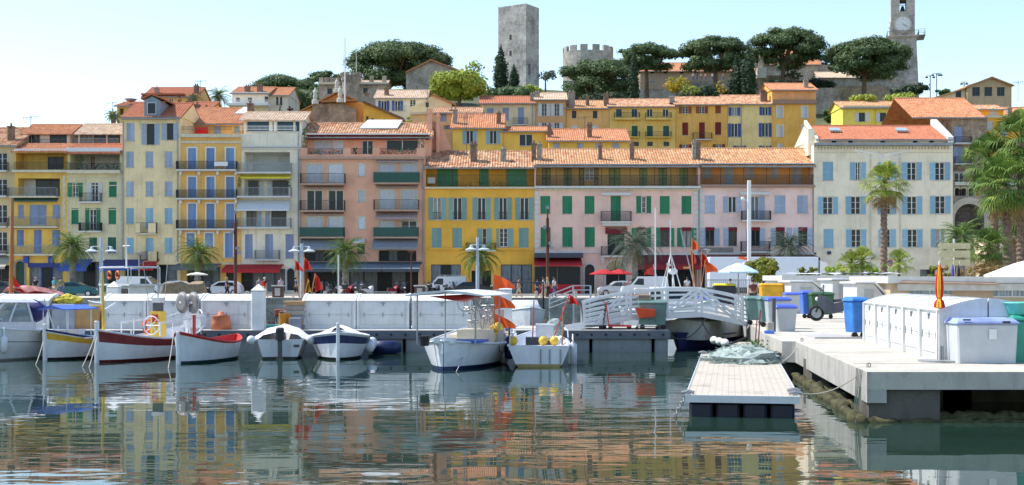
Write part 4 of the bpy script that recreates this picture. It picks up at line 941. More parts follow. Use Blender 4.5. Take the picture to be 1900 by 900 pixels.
# salmon fire wall beside the pink block
t_ = thing('gable_house', 'salmon gabled house behind the pink block, its sloping side wall and two tall chimneys', 'building', (PX(818, 142), 142, QZ))
mb = MB(); D = 142
mb.prism([(PX(x, D) - PX(818, D), PZ(y, D) - QZ) for x, y in ((797, 545), (838, 545), (838, 278), (826, 250), (815, 226), (797, 224))], 0, 7); mb.build('wall', PK, t_)
for x, yt, wd in ((798, 212, 9), (813, 218, 6)):
    mb = MB(); X = PX(x, D) - PX(818, D); w_ = wd / F * D / 2; mb.box(X - w_, X + w_, -.6, .3, 0 + PZ(300, D) - QZ, PZ(yt, D) - QZ); mb.box(X - w_ - .1, X + w_ + .1, -.7, .4, PZ(yt, D) - QZ, PZ(yt - 3, D) - QZ); mb.box(X - w_ + .05, X + w_ - .05, -.5, .2, PZ(yt - 3, D) - QZ, PZ(yt - 9, D) - QZ); mb.build('chimney', PK, t_)
# left back houses
h = UH('back_house', 'orange house with stepped red tile roofs on the far left skyline', 'building', 268, 362, 178, 260, 190, plaster('l_orange', (.64, .44, .22)), ox=200, oy=60, sc=4.5)
h.roof(163, T_RED, 5, chim=((385, 462, 7), (718, 440, 8))); h.open(510, 545, 550, 590, sill=False); h.band('tiled_ledge', 290, 650, 515, 528, .9, T_RED); h.done()
h = UH('back_house', 'small orange house with an open porch and satellite dish on the far left', 'building', 217, 262, 196, 260, 180, plaster('l_orange', (.64, .44, .22)), ox=200, oy=60, sc=4.5)
h.loggia(95, 132, 635, 690, 1.5); h.roof(190, T_RED, 4); h.part('satellite_dish', MB().lathe([(.02, 0), (.55, .15), (.9, .45)], 12, (h.lx(175), 1, h.H + .6)), GREY); h.done()
h = UH('back_house', 'orange house with big chimney stacks behind the pale yellow house', 'building', 340, 384, 205, 262, 150, plaster('orange_e2', (0, 0, 0)))
h.roof(190, T_RED, 5, chim=((346, 186, 10), (360, 192, 9), (377, 198, 8))); h.done()
h = UH('villa', 'white villa with a balustraded terrace and low orange tile roof on the hill', 'building', 431, 497, 173, 235, 215, plaster('villa_w', (.66, .64, .60), .15), ox=200, oy=60, sc=4.5, dep=13)
for a in (1070, 1170): h.open(a, a + 34, 545, 578, fm=DGREY)
h.open(1310, 1338, 535, 580, fm=DGREY); h.band('terrace_slab', 1020, 1360, 606, 625, 2.4, WHITE); h.rail(1015, 1360, 578, 606, -2.2, WHITE, 'thick'); h.band('cornice', 1035, 1348, 500, 510, .3, WHITE)
h.roof(162, T_ORG, 6, chim=((1150, 446, 9), (1255, 436, 9))); h.done()
h = UH('villa_wing', 'white east wing of the villa with two tall dark windows', 'building', 497.5, 534, 176, 240, 216, plaster('villa_w2', (.56, .55, .52), .15), ox=200, oy=60, sc=4.5, dep=12)
for a in (1405, 1437): h.open(a, a + 20, 540, 608, fm=DGREY)
h.roof(163, T_ORG, 6); h.done()
# castle villa
RST = stone('castle_rubble', (.42, .34, .26), (.52, .44, .35), (.38, .33, .27), rub=True)
def crenels(s, n, top, hh=.5, wd=.6, m=None):
    mb = MB()
    for i in range(n):
        x = lerp(-s.W / 2 + wd / 2, s.W / 2 - wd / 2, i / (n - 1)); mb.box(x - wd / 2, x + wd / 2, -.15, .3, s.H + .02, s.H + hh)
    s.part('battlement', mb, m or s.wallm)
h = UH('stone_villa', 'castle-like stone villa with corbelled cornice left of its round turret', 'building', 592, 640, 153, 215, 235, RST, ox=540, oy=60, sc=4.5)
h.open(303, 341, 470, 516, fm=DGREY); h.band('cornice', 228, 410, 418, 436, .4, CREAMT); crenels(h, 5, 0, .9, .8); h.done()
h = UH('stone_villa', 'right wing of the castle-like stone villa with a dark bay window', 'building', 662, 717, 155, 215, 235, RST, ox=540, oy=60, sc=4.5)
h.open(603, 640, 463, 510, fm=DGREY); h.band('cornice', 550, 800, 418, 434, .4, CREAMT); h.roof(150, T_PALE, 3); crenels(h, 3, 0, 1.4, .8); h.done()
t_ = thing('stone_turret', 'round rubble stone turret with a battlemented top on the castle-like villa', 'tower', (PX(649, 233), 235, PZ(200, 233)))
mb = MB(); r = 28 / 2 / 2400 * 233 * 1.2; H_ = PZ(140, 233) - PZ(200, 233); mb.lathe([(r, -6), (r, H_ - 1), (r * 1.12, H_ - .6), (r * 1.12, H_)], 20); mb.build('wall', RST, t_)
mb = MB()
for k in range(14):
    a = k * 2 * math.pi / 14; c = Vector((math.cos(a) * r * 1.05, math.sin(a) * r * 1.05, H_)); mb.box(c.x - .28, c.x + .28, c.y - .28, c.y + .28, H_, H_ + .7)
mb.build('battlement', RST, t_)
# orange church-like house with stone front and statues
t_ = thing('chapel', 'orange gabled chapel with a rubble stone front and side slope of tiles', 'building', (PX(640, 175), 175, PZ(260, 175)))
def rel(x, y, D, x0, y0): return (PX(x, D) - PX(x0, D), PZ(y, D) - PZ(y0, D))
def zr(pts, D, x0, y0, ox=540, oy=60, sc=4.5): return [rel(ox + x / sc, oy + y / sc, D, x0, y0) for x, y in pts]
OR2 = plaster('chapel_orange', (.64, .34, .13), .35)
MB().prism(zr([(30, 900), (30, 660), (240, 560), (375, 490), (545, 560), (605, 580), (640, 590), (640, 900)], 175, 640, 260), 2, 12).build('wall', OR2, t_)
MB().prism(zr([(165, 900), (165, 590), (250, 583), (420, 583), (535, 630), (535, 900)], 175, 640, 260), 1.4, 1.99).build('stone_front', stone('chapel_rubble', (.40, .28, .20), (.50, .36, .26), (.4, .3, .22), rub=True), t_)
MB().prism(zr([(605, 590), (930, 725), (930, 900), (605, 900)], 175, 640, 260), 0, 12).build('side_wall', plaster('chapel_orange2', (.74, .40, .08), .3), t_)
MB().prism(zr([(600, 585), (610, 575), (940, 715), (935, 735)], 175, 640, 260), -.5, 12).build('side_roof', plain('dark_tiles', (.22, .11, .07), .9, 0, .4), t_)
MB().prism(zr([(25, 662), (240, 550), (375, 482), (545, 552), (545, 562), (375, 492), (240, 562), (35, 668)], 175, 640, 260), 1.2, 12).build('roof', T_TAN, t_)
mb = MB(); mb.prism(zr([(245, 578), (540, 568), (540, 555), (245, 565)], 175, 640, 260), .6, 2); mb.build('tiled_ledge', T_TAN, t_)
mb = MB(); c = zr([(665, 690)], 175, 640, 260)[0]
for x in (628, 672): mb.prism(zr([(x, 690 + (x - 600) * .4), (x + 18, 690 + (x - 600) * .4), (x + 18, 745), (x, 745)], 175, 640, 260), -.06, -.003)
mb.build('window', GLASS, t_)
def statue(label, xp, yt, yb, D):
    t2 = thing('statue', label, 'statue', (PX(xp, D), D, PZ(yb, D))); H_ = PZ(yt, D) - PZ(yb, D); sm = plain('statue_stone', (.55, .52, .46), .85)
    MB().lathe([(.45, 0), (.45, .5), (.35, .55), (.35, H_ * .28)], 8).build('pedestal', sm, t2)
    MB().lathe([(.26, H_ * .28), (.30, H_ * .45), (.22, H_ * .62), (.30, H_ * .76), (.26, H_ * .84), (.09, H_ * .87), (.13, H_ * .92), (.12, H_ * .97), (.02, H_)], 10).build('figure', sm, t2, True)
statue('pale stone statue on the left shoulder of the orange chapel', 585, 163, 193, 173)
statue('pale stone statue beside the flagpole on the orange chapel', 631, 160, 190, 173)
statue('pointed stone finial statue on top of the orange chapel gable', 625, 146, 172, 176)
for (x, yt, yb, lb, r) in ((640, 70, 190, 'tall white flagpole in front of the stone turret', .11), (637, 92, 145, 'thin white mast behind the tall flagpole', .06), (661, 90, 145, 'thin white mast right of the stone turret', .06)):
    D = 172 if r > .1 else 240; o = MB().tube([(0, 0, 0), (0, 0, PZ(yt, D) - PZ(yb, D))], [r, r * .6], 8).build('flagpole', WHITE, None, loc=(PX(x, D), D, PZ(yb, D))); tag(o, lb, 'flagpole')
h = UH('back_house', 'white house with dark blue shutters and pale tile roof below the big pine', 'building', 697, 790, 181, 235, 200, plaster('m_white', (.60, .60, .58), .2), ox=540, oy=60, sc=4.5)
for a in (752, 866): h.open(a, a + 46, 572, 655, CBL, 22, fm=WHITE, cross=0)
h.open(992, 1040, 562, 620, None); h.rail(835, 970, 618, 668, -.9, GREY); h.roof(168, T_PALE, 5, chim=((625, 505, 7), (790, 462, 8))); h.done()
t_ = thing('back_house', 'pale cream gabled house under the lime green tree', 'building', (PX(800, 190), 190, PZ(240, 190)))
MB().prism(zr([(990, 900), (990, 625), (1110, 580), (1180, 530), (1340, 590), (1340, 900)], 190, 800, 240), 0, 9).build('wall', plaster('cream_gable', (.66, .58, .38), .15), t_)
MB().prism(zr([(1170, 526), (1180, 516), (1375, 595), (1370, 610)], 190, 800, 240), -.4, 9).build('roof', T_TAN, t_); MB().prism(zr([(1125, 585), (1150, 585), (1150, 625), (1125, 625)], 190, 800, 240), -.05, -.003).build('window', GLASS, t_)
MB().prism(zr([(1000, 690), (1190, 685), (1190, 668), (1000, 672)], 190, 800, 240), -.6, 0).build('ledge', CREAMT, t_)
t_ = thing('barn', 'grey stone gabled barn with an orange tiled edge under the largest pine', 'building', (PX(805, 250), 250, PZ(165, 250)))
GST = stone('grey_stone', (.36, .32, .28), (.46, .42, .36), (.36, .33, .29), rub=True)
MB().prism(zr([(960, 500), (960, 335), (1170, 235), (1400, 320), (1400, 500)], 250, 805, 165), 0, 12).build('wall', GST, t_)
MB().prism(zr([(955, 332), (1170, 226), (1550, 370), (1550, 385), (1170, 240), (958, 342)], 250, 805, 165), -.5, 12).build('roof', T_TAN, t_)
# square tower, turned to the viewer
ASH = stone('tower_ashlar', (.42, .40, .37), (.50, .47, .43), (.38, .36, .33), (.8, .36))
D = 316; t_ = thing('stone_tower', 'tall plain square medieval stone tower with two small dark windows', 'tower', (PX(961, D), D + 5, PZ(168, D)))
zt = PZ(9, D) - PZ(168, D); a = lambda x: PX(x, D) - PX(961, D)
base = [(a(924), 0), (a(976), -4.5), (a(1001), 1.0), (a(950), 6.5)]
mb = MB(); mb.rings([[(x * k, y * k, z) for x, y in base] for z, k in ((-10, 1.02), (0, 1.0), (zt, 1.0))]); mb.build('wall', ASH, t_)
mb = MB(); mb.rings([[(x * k, y * k, z) for x, y in base] for z, k in ((zt + .002, 1.005), (zt + .45, 1.005))]); mb.build('parapet', ASH, t_)
ux = Vector((base[1][0] - base[0][0], base[1][1] - base[0][1], 0)); L = ux.length; ux.normalize(); nn = Vector((ux.y, -ux.x, 0))
for y in (65, 95):
    p = Vector((base[0][0], base[0][1], PZ(y, D) - PZ(168, D))) + ux * L * .45; mb = MB(Matrix.Translation(p) @ Matrix(((ux.x, nn.x, 0, 0), (ux.y, nn.y, 0, 0), (0, 0, 1, 0), (0, 0, 0, 1))))
    mb.box(-.35, .35, -.3, .04, -.6, .6); mb.build('window', BLACK, t_)
    mb = MB(mb.T)
    mb.box(-.65, -.36, -.2, .035, -.8, .8); mb.box(.36, .65, -.2, .035, -.8, .8); mb.build('window_surround', plain('pale_stone', (0,) * 3), t_)
vx = Vector((base[2][0] - base[1][0], base[2][1] - base[1][1], 0)); vx.normalize(); vn = Vector((vx.y, -vx.x, 0))
p = Vector((base[1][0], base[1][1], PZ(125, D) - PZ(168, D))) + vx * 1.6; mb = MB(Matrix.Translation(p) @ Matrix(((vx.x, vn.x, 0, 0), (vx.y, vn.y, 0, 0), (0, 0, 1, 0), (0, 0, 0, 1)))); mb.box(-.4, .4, -.2, .04, -1.6, 1.2); mb.build('doorway', BLACK, t_)
# round tower
D = 290; t_ = thing('round_tower', 'broad round stone tower with stepped battlements', 'tower', (PX(1094, D), D + 6, PZ(165, D)))
r = PX(1141, D) - PX(1094, D) + .1; H_ = PZ(100, D) - PZ(165, D); mb = MB(); mb.lathe([(r * 1.06, -12), (r, 0), (r, H_ + 1)], 36); mb.build('wall', stone('round_tower_stone', (.38, .35, .31), (.46, .43, .38), (.33, .31, .28), (.6, .3)), t_)
mb = MB(); mb2 = None
for k in range(13):
    a0, a1 = k * 2 * math.pi / 13, (k + .6) * 2 * math.pi / 13; rs = []
    for an in (a0, (a0 + a1) / 2, a1): rs.append([(math.cos(an) * q, math.sin(an) * q, z) for q, z in ((r, H_ + 1), (r * .9, H_ + 1), (r * .9, H_ + 2.3), (r, H_ + 2.3))])
    mb.rings(rs)
mb.build('battlement', stone('round_tower_stone', (0,), (0,), (0,)), t_)
# long building behind the pines and ramparts
GB = plaster('castle_plaster', (.36, .29, .22), .4)
h = UH('castle_hall', 'long brown-grey castle hall with an orange tile roof behind the pine trunks', 'building', 1188, 1400, 130, 182, 285, GB, ox=1120, oy=40, sc=3.461, dep=9)
for a in (300, 385, 490, 585): h.open(a, a + 24, 312, 335, fm=DGREY)
h.open(300, 330, 380, 396); h.roof(117, T_ORG, 5, over=.9); h.done()
h = UH('church', 'stone church with tall round-headed window and tiled chapels behind the pines', 'building', 1395, 1660, 118, 180, 292, RST, ox=1120, oy=40, sc=3.461, dep=12)
h.arch(1165, 1212, 235, 312, GLASS, surround=plain('pale_stone', (0,) * 3)); h.roof(92, T_ORG, 6, xa=985, xb=1400); h.done()
h = UH('church_annex', 'low stone annex with pale tile roof beside the clock tower', 'building', 1520, 1655, 143, 185, 280, GST, dep=6)
h.open(1560, 1565, 150, 156); h.roof(134, T_PALE, 3.2); h.done()
for i, (x0, x1, yt, yb, D, lb) in enumerate(((1180, 1262, 165, 215, 262, 'grey rampart wall left of the yellow flowering trees'), (1400, 1475, 140, 200, 268, 'grey retaining wall with a hedge below the white monument'), (1475, 1560, 163, 240, 258, 'dark rubble retaining wall above the orange hill house'), (1550, 1650, 160, 205, 264, 'low rubble wall below the rightmost pine'), (1045, 1075, 150, 200, 270, 'pale rubble wall under the round tower'))):
    h = UH('rampart_wall', lb, 'wall', x0, x1, yt, yb, D, RST if i % 2 else GST, dep=2); h.done()
# clock tower
D = 300; k = 2400 / D; t_ = thing('clock_tower', 'tall stone church clock tower with two white clock faces, belfry opening and iron balcony', 'tower', (PX(1684, D), D + 4, PZ(170, D)))
T0 = Matrix.Rotation(R(-14), 4, 'Z'); zz = lambda y: PZ(y, D) - PZ(170, D)
TS = stone('clock_tower_stone', (.42, .39, .34), (.50, .46, .40), (.36, .33, .29), (.7, .33))
hw = 3.0
mb = MB(T0)
def sq(w, z, d=None): d = d or w; return [(-w, -d, z), (w, -d, z), (w, d, z), (-w, d, z)]
mb.rings([sq(hw + .9, -12), sq(hw + .5, zz(168)), sq(hw, zz(75)), sq(hw, zz(70))]); mb.build('base', TS, t_)
mb = MB(T0); mb.rings([sq(hw + .05, zz(70) + .002), sq(hw + .55, zz(66)), sq(hw + .55, zz(64.5))]); mb.build('cornice', TS, t_)
h2 = hw - .35; zb_, zt_ = zz(64.5) + .002, zz(-22); mb = MB(T0); ow, o0, o1 = .75, zz(19), zz(-4)
for sx in (-1, 1): mb.box(sx * ow, sx * h2, -h2, h2, o0, o1)
mb.box(-h2, h2, -h2, h2, zb_, o0 - .001); mb.box(-h2, h2, -h2, h2, o1 + .001, zt_); mb.build('shaft', TS, t_)
mb = MB(T0); mb.box(-ow - .25, ow + .25, -h2 - .12, -h2 - .01, o0 - .25, o0); mb.build('sill', plain('pale_stone', (0,) * 3), t_)
mb = MB(T0); mb.lathe([(.62, 0), (.5, .25), (.34, .9), (.2, 1.15), (.02, 1.2)], 14, (0, -.6, o0 + .5)); mb.bar((-ow, -.6, o0 + 1.9), (ow, -.6, o0 + 1.9), .12); mb.build('bell', plain('bronze', (.12, .13, .1), .4, .7), t_, True)
for an in (0, -90):
    Tm = T0 @ Matrix.Rotation(R(an), 4, 'Z'); zc = zz(43); rr = 13.2 / k
    mb = MB(Tm); mb.disc((0, -h2 - .08, zc), rr + .38, .30, n=36); o = mb.build('clock_surround', plain('pale_stone', (0,) * 3), t_)
    mb = MB(Tm); mb.disc((0, -h2 - .25, zc), rr, .06, n=36); f = mb.build('clock_face', WHITE, t_)
    mb = MB(Tm)
    for i in range(12):
        an_ = i * math.pi / 6; d = Vector((math.sin(an_), 0, math.cos(an_))); mb.bar(Vector((0, -h2 - .285, zc)) + d * rr * .68, Vector((0, -h2 - .285, zc)) + d * rr * .9, .11, .01)
    mb.build('numerals', BLACK, f)
    for an_, L, nm in ((R(112), .55, 'hour_hand'), (R(126), .82, 'minute_hand')):
        mb = MB(Tm); d = Vector((math.sin(an_), 0, math.cos(an_))); mb.bar(Vector((0, -h2 - .30 - (nm == 'minute_hand') * .02, zc)) - d * .25, Vector((0, -h2 - .30 - (nm == 'minute_hand') * .02, zc)) + d * rr * L, .16, .015); mb.build(nm, BLACK, f)
mb = MB(T0)
for s in range(4):
    Tq = Matrix.Rotation(R(90 * s), 4, 'Z'); q = hw + .5
    a_, b_ = Tq @ Vector((-q, -q, zz(64.5))), Tq @ Vector((q, -q, zz(64.5)))
    mb.bar(a_ + Vector((0, 0, 1.1)), b_ + Vector((0, 0, 1.1)), .08)
    for i in range(17): c = a_.lerp(b_, i / 16); mb.box(c.x - .025, c.x + .025, c.y - .025, c.y + .025, c.z, c.z + 1.1)
mb.build('railing', DGREY, t_)
mb = MB(T0); q = hw + .5; mb.box(q + .05, q + 1.5, -q, q, zz(65.5), zz(64.6)); mb.build('side_balcony', GREY, t_)
mb = MB(T0)
for p_, q_ in (((q + 1.45, -q, 0), (q + 1.45, q, 0)), ((q + .1, -q, 0), (q + 1.45, -q, 0))):
    a_, b_ = Vector(p_) + Vector((0, 0, zz(64.5))), Vector(q_) + Vector((0, 0, zz(64.5)))
    for dz in (.4, .8, 1.3): mb.bar(a_ + Vector((0, 0, dz)), b_ + Vector((0, 0, dz)), .06)
mb.bar((q, -q, zz(75)), (q + 1.4, -q, zz(65.5)), .12); mb.build('side_railing', DGREY, t_)
mb = MB(T0 @ Matrix.Rotation(R(-90), 4, 'Z')); mb.prism([(-.7, zz(160)), (.7, zz(160)), (.7, zz(147)), (.4, zz(143)), (0, zz(141)), (-.4, zz(143)), (-.7, zz(147))], -hw - .55, -hw - .2); mb.build('doorway', BLACK, t_)
# monument, lamps on the hill
t_ = thing('monument', 'slim pale stone monument with a statue beside the cypress pair', 'statue', (PX(1412, 262), 262, PZ(141, 262)))
MB().box(-.9, .9, -.9, .9, -.5, 1.6).build('pedestal', plain('statue_stone', (0,) * 3), t_); MB().lathe([(.7, 1.6), (.55, 3), (.45, 4.2), (.35, 5), (.16, 5.2), (.22, 5.5), (.02, 5.8)], 10).build('figure', plain('statue_stone', (0,) * 3), t_, True)
def hill_lamp(label, x, yt, yb, D, arms):
    t2 = thing('hill_lamp', label, 'street lamp', (PX(x, D), D, PZ(yb, D))); H_ = PZ(yt, D) - PZ(yb, D)
    MB().tube([(0, 0, -1), (0, 0, H_)], .09, 6).build('post', DGREY, t2)
    for dx in arms: MB().tube([(0, 0, H_ - .3), (dx * .5, 0, H_ + .1), (dx, 0, H_ - .1)], .05, 5).lathe([(.05, 0), (.32, -.25), (.3, -.4), (.05, -.45)], 8, (dx, 0, H_ - .1)).build('lantern', DGREY, t2)
hill_lamp('black hill lamp with a flat double head left of the other', 1726, 140, 178, 255, (-.7, .7))
hill_lamp('black hill lamp with round hanging lanterns at the right of the pair', 1738, 136, 176, 258, (-.8, .5, .9))
hill_lamp('short black lamp behind the gabled house', 1789, 152, 165, 250, (-.5, .5))
# right-hand hill houses
h = UH('hill_house', 'lemon yellow hill house with white shutters and a planted roof terrace', 'building', 1564, 1716, 199, 270, 190, plaster('n_lemon', (.74, .60, .13), .2), ox=1440, oy=0, sc=3)
for a in (461, 578, 688): h.open(a, a + 34, 627, 677, WSH, 22, fm=DGREY)
h.closed(780, 813, 620, 675, WSH); h.band('cornice', 370, 832, 590, 600, .4, CREAMT); h.pipe(553, 600, 700, YEL); h.roof(189, T_TAN, 4, chim=((770, 545, 8),)); h.done()
h = UH('hill_house', 'old grey-brown gabled house with three dark windows near the right skyline', 'building', 1795, 1877, 158, 215, 200, plaster('n_old', (.40, .33, .24), .7), ox=1440, oy=0, sc=3)
for a in (1092, 1160, 1230): h.open(a, a + 42, 485, 535, fm=DGREY, bars=2, cross=0)
mb = MB(); mb.prism([(h.lx(1065), h.H), (h.lx(1310), h.H), (h.lx(1195), h.lz(433))], 0, 7); h.part('gable_wall', mb, h.wallm)
mb = MB(); mb.prism([(h.lx(1050), h.lz(484)), (h.lx(1195), h.lz(428)), (h.lx(1318), h.lz(476)), (h.lx(1318), h.lz(482)), (h.lx(1195), h.lz(435)), (h.lx(1050), h.lz(490))], -.6, 7.5); h.part('roof', mb, T_MIX); h.done()
t_ = thing('hill_house_wing', 'cream sloping side wing of the old gabled house', 'building', (PX(1765, 201), 201, PZ(215, 201)))
MB().prism(zr([(880, 700), (880, 542), (1065, 490), (1065, 700)], 201, 1765, 215, 1440, 0, 3), 0, 6).build('wall', plaster('n_cream', (.6, .54, .42), .3), t_); MB().prism(zr([(870, 545), (1070, 482), (1070, 490), (875, 552)], 201, 1765, 215, 1440, 0, 3), -.5, 6).build('roof', T_MIX, t_); MB().prism(zr([(1000, 510), (1030, 502), (1030, 550), (1000, 550)], 201, 1765, 215, 1440, 0, 3), -.04, -.003).build('window', GLASS, t_)
h = UH('hill_house', 'orange hill house with white shuttered windows behind the tall right palms', 'building', 1824, 1890, 218, 330, 150, plaster('n_orange', (.72, .40, .06), .2), ox=1440, oy=0, sc=3)
h.closed(1175, 1206, 673, 724, WSH); h.closed(1247, 1288, 674, 755, WSH); h.rail(1240, 1300, 705, 755, -.4); h.band('cornice', 1148, 1330, 645, 656, .3, CREAMT); h.done()
h = UH('attic_house', 'small ochre attic with awning window above the orange hill house', 'building', 1815, 1862, 202, 225, 158, plaster('n_orange', (0, 0, 0)), ox=1440, oy=0, sc=3)
h.closed(1185, 1232, 612, 642, WSH); h.roof(196, T_MIX, 3); h.done()
h = UH('hill_house', 'orange-roofed low house at the right edge of the hill', 'building', 1862, 1960, 215, 330, 162, plaster('n_orange2', (.66, .38, .14)), ox=1440, oy=0, sc=3)
h.roof(200, T_ORG, 6, chim=((1325, 595, 8),)); h.open(1345, 1370, 660, 700); h.done()
# aerials
def aerial(label, x, yt, yb, D):
    H_ = PZ(yt, D) - PZ(yb, D); mb = MB(); mb.tube([(0, 0, 0), (0, 0, H_)], .035, 5); mb.bar((-.9, 0, H_ - .3), (.9, 0, H_ - .1), .03)
    for i in range(6): x_ = -.8 + i * .3; mb.bar((x_, -.3, H_ - .3 + i * .03), (x_, .3, H_ - .3 + i * .03), .025); mb.bar((x_, 0, H_ - .5), (x_, 0, H_ - .05), .025)
    tag(mb.build('roof_aerial', DGREY, None, loc=(PX(x, D), D, PZ(yb, D))), label, 'aerial', 'roof aerials')
for lb, x, yt, yb, D in (('roof aerial on the house left of the date palm', 372, 148, 178, 190), ('roof aerial at the left end of the small orange porch house', 209, 188, 215, 182), ('tall roof aerial over the pale cream gabled house', 793, 168, 215, 172), ('roof aerial between yellow back houses', 1085, 215, 258, 168), ('roof aerial on the ridge of the yellow house left of centre', 866, 210, 284, 140), ('roof aerial at the far right skyline', 1889, 150, 190, 200), ('slim roof aerial over the bright yellow back house', 862, 215, 235, 170), ('roof aerial above the white penthouse at the left', 57, 214, 240, 142)): aerial(lb, x, yt, yb, D)
# ================================================================ trees and plants
PINE = leafmat('pine_needles', (.07, .12, .055), (.15, .21, .09), (.23, .30, .12), .35)
CYP = leafmat('cypress_leaves', (.025, .05, .028), (.05, .085, .038), None, .5)
LIME = leafmat('lime_leaves', (.20, .28, .04), (.40, .46, .07), (.48, .52, .10), .4)
YELT = leafmat('yellow_leaves', (.28, .30, .04), (.65, .42, .03), (.70, .30, .02), .3)
GRNL = leafmat('green_leaves', (.04, .10, .02), (.10, .20, .04), (.17, .27, .05), .6)
SILV = leafmat('silver_leaves', (.07, .10, .07), (.13, .17, .12), None, .6)
BUSH = leafmat('bush_leaves', (.07, .11, .02), (.24, .24, .03), (.42, .28, .03), 1.3)
PALM = leafmat('palm_leaves', (.05, .10, .025), (.14, .22, .04), (.28, .33, .07), .9)
PALD = leafmat('dry_palm_leaves', (.16, .11, .04), (.34, .22, .08), None, .9)
DPAL = leafmat('dark_palm_leaves', (.05, .11, .025), (.15, .24, .045), (.36, .40, .09), .5)
BARK = plain('bark', (.14, .10, .07), .95, 0, .4, 2); BARKG = plain('grey_bark', (.2, .18, .15), .95, 0, .4, 2)
YPAL = leafmat('yellow_palm_leaves', (.14, .20, .03), (.30, .36, .05), (.42, .38, .07), .9)
rnd = random.Random(5)
def rdir():
    z = rnd.uniform(-1, 1); a = rnd.uniform(0, 2 * math.pi); r = math.sqrt(1 - z * z); return Vector((r * math.cos(a), r * math.sin(a), z))
def leaves(mb, clumps, dens, size, up=.35, core=.8, lo=-.9):
    for c, r in clumps:
        c = Vector(c); r = Vector(r) if not isinstance(r, (int, float)) else Vector((r, r, r))
        if core: mb.ball(c, (r.x * core, r.y * core, r.z * core), 9, 6, .45, rnd.random() * 50)
        n = int(dens * (r.x * r.y + r.x * r.z + r.y * r.z))
        for _ in range(n):
            d = rdir()
            if d.z < lo: continue
            k = rnd.uniform(.68, 1.18); p = c + Vector((d.x * r.x, d.y * r.y, d.z * r.z)) * k
            nn = (d + rdir() * .75 + Vector((0, 0, up))).normalized(); u = nn.cross(rdir()).normalized(); v = nn.cross(u); s = size * rnd.uniform(.5, 1.25)
            mb.add([p - u * s, p + v * s * .62, p + u * s, p - v * s * .62], [(0, 1, 2, 3)])
def trunk(mb, pts, r0, r1, n=7):
    k = len(pts) - 1; mb.tube(pts, [lerp(r0, r1, i / k) for i in range(k + 1)], n)
def pine(label, x0, x1, yt, ym, yb, D, seed, bx=None, nclump=46,  flat=.5, asym=0):
    rnd.seed(seed); cx = (x0 + x1) / 2; W = (PX(x1, D) - PX(x0, D)) * 1.13; H_ = PZ(yt, D) - PZ(ym, D); bx = cx if bx is None else bx
    loc = Vector((PX(bx, D), D, PZ(yb, D))); t2 = thing('stone_pine', label, 'tree', loc)
    C = Vector((PX(cx, D), D, PZ(ym, D))) - loc; clumps = []
    for i in range(int(nclump * 1.6)):
        a = rnd.uniform(0, 2 * math.pi); q = math.sqrt(rnd.random()) * .93; x = q * math.cos(a); y = q * math.sin(a)
        top = math.sqrt(max(0, 1 - q * q)) ** .8
        z = top * H_ * rnd.uniform(.62, .9) if rnd.random() < .7 else H_ * rnd.uniform(-.38, .3) * (1 - q * .3)
        s = W * rnd.uniform(.055, .105); clumps.append((C + Vector((x * (W / 2 - s), y * (W * .36), z + asym * x * H_)), (s * 1.15, s, s * .62)))
    mb = MB(); leaves(mb, clumps, 46, .26, .5, .66); mb.build('crown', PINE, t2)
    mb = MB(); fork = Vector((C.x * .45, 0, C.z - H_ * .3)); r0 = W * .022 + .15
    trunk(mb, [Vector((0, 0, -2)), Vector((C.x * .15, 0, fork.z * .5)), fork], r0, r0 * .75)
    for c, r in rnd.sample(clumps, min(13, len(clumps))):
        trunk(mb, [fork, fork.lerp(c, .5) + Vector((0, 0, -H_ * .12)), c], r0 * .5, r0 * .15, 5)
    mb.build('trunk', BARK, t2)
pine('largest umbrella pine with a wide dark crown over the grey barn', 646, 836, 78, 140, 185, 262, 1, 713, 74)
pine('stone pine low between the white villa and the castle-like villa', 462, 592, 141, 178, 200, 275, 2, 560, 40)
pine('small stone pine just left of the largest pine', 560, 655, 133, 158, 185, 280, 3, 600, 26)
pine('bright green stone pine in front of the round tower', 1035, 1176, 108, 162, 205, 238, 4, 1090, 60)
pine('stone pine with a thin crown right of the round tower', 1140, 1256, 81, 116, 172, 262, 5, 1200, 40)
pine('stone pine above the long castle hall', 1260, 1392, 65, 112, 170, 258, 6, 1328, 54)
pine('stone pine behind the cypress pair, highest on the skyline', 1388, 1530, 52, 104, 178, 262, 7, 1450, 60)
pine('stone pine just left of the clock tower', 1530, 1688, 70, 124, 180, 255, 8, 1602, 66)
pine('small rounded stone pine on the slope below the church', 1455, 1492, 130, 150, 165, 262, 9, 1474, 16)
def cypress(label, x, yt, yb, wpx, D, seed):
    rnd.seed(seed); loc = Vector((PX(x, D), D, PZ(yb, D))); H_ = PZ(yt, D) - PZ(yb, D); w_ = wpx / F * D / 2; t2 = thing('cypress', label, 'tree', loc)
    cl = []
    n = 13
    for i in range(n):
        f_ = i / (n - 1); r = w_ * (math.sin(min(1, (1 - f_) * 1.5 + .05) * math.pi / 2)) * (.75 if i == 0 else 1); cl.append(((rnd.uniform(-.1, .1) * w_, 0, H_ * (.05 + .92 * f_)), (max(.18, r), max(.18, r), H_ / n * 1.2)))
    mb = MB(); leaves(mb, cl, 36, .26, .3, .85); mb.build('crown', CYP, t2); mb = MB(); trunk(mb, [(0, 0, -2), (0, 0, H_ * .6)], .3, .1); mb.build('trunk', BARK, t2)
for a in (('tallest cypress left of the square tower', 929, 86, 168, 28, 290, 1), ('smaller cypress in front of the square tower', 954, 121, 168, 20, 288, 2), ('dark cypress beside the bright green stone pine', 1176, 96, 190, 22, 232, 3), ('left cypress of the pair below the church', 1366, 106, 182, 26, 245, 4), ('right and taller cypress of the pair below the church', 1388, 88, 182, 30, 243, 5)): cypress(*a)
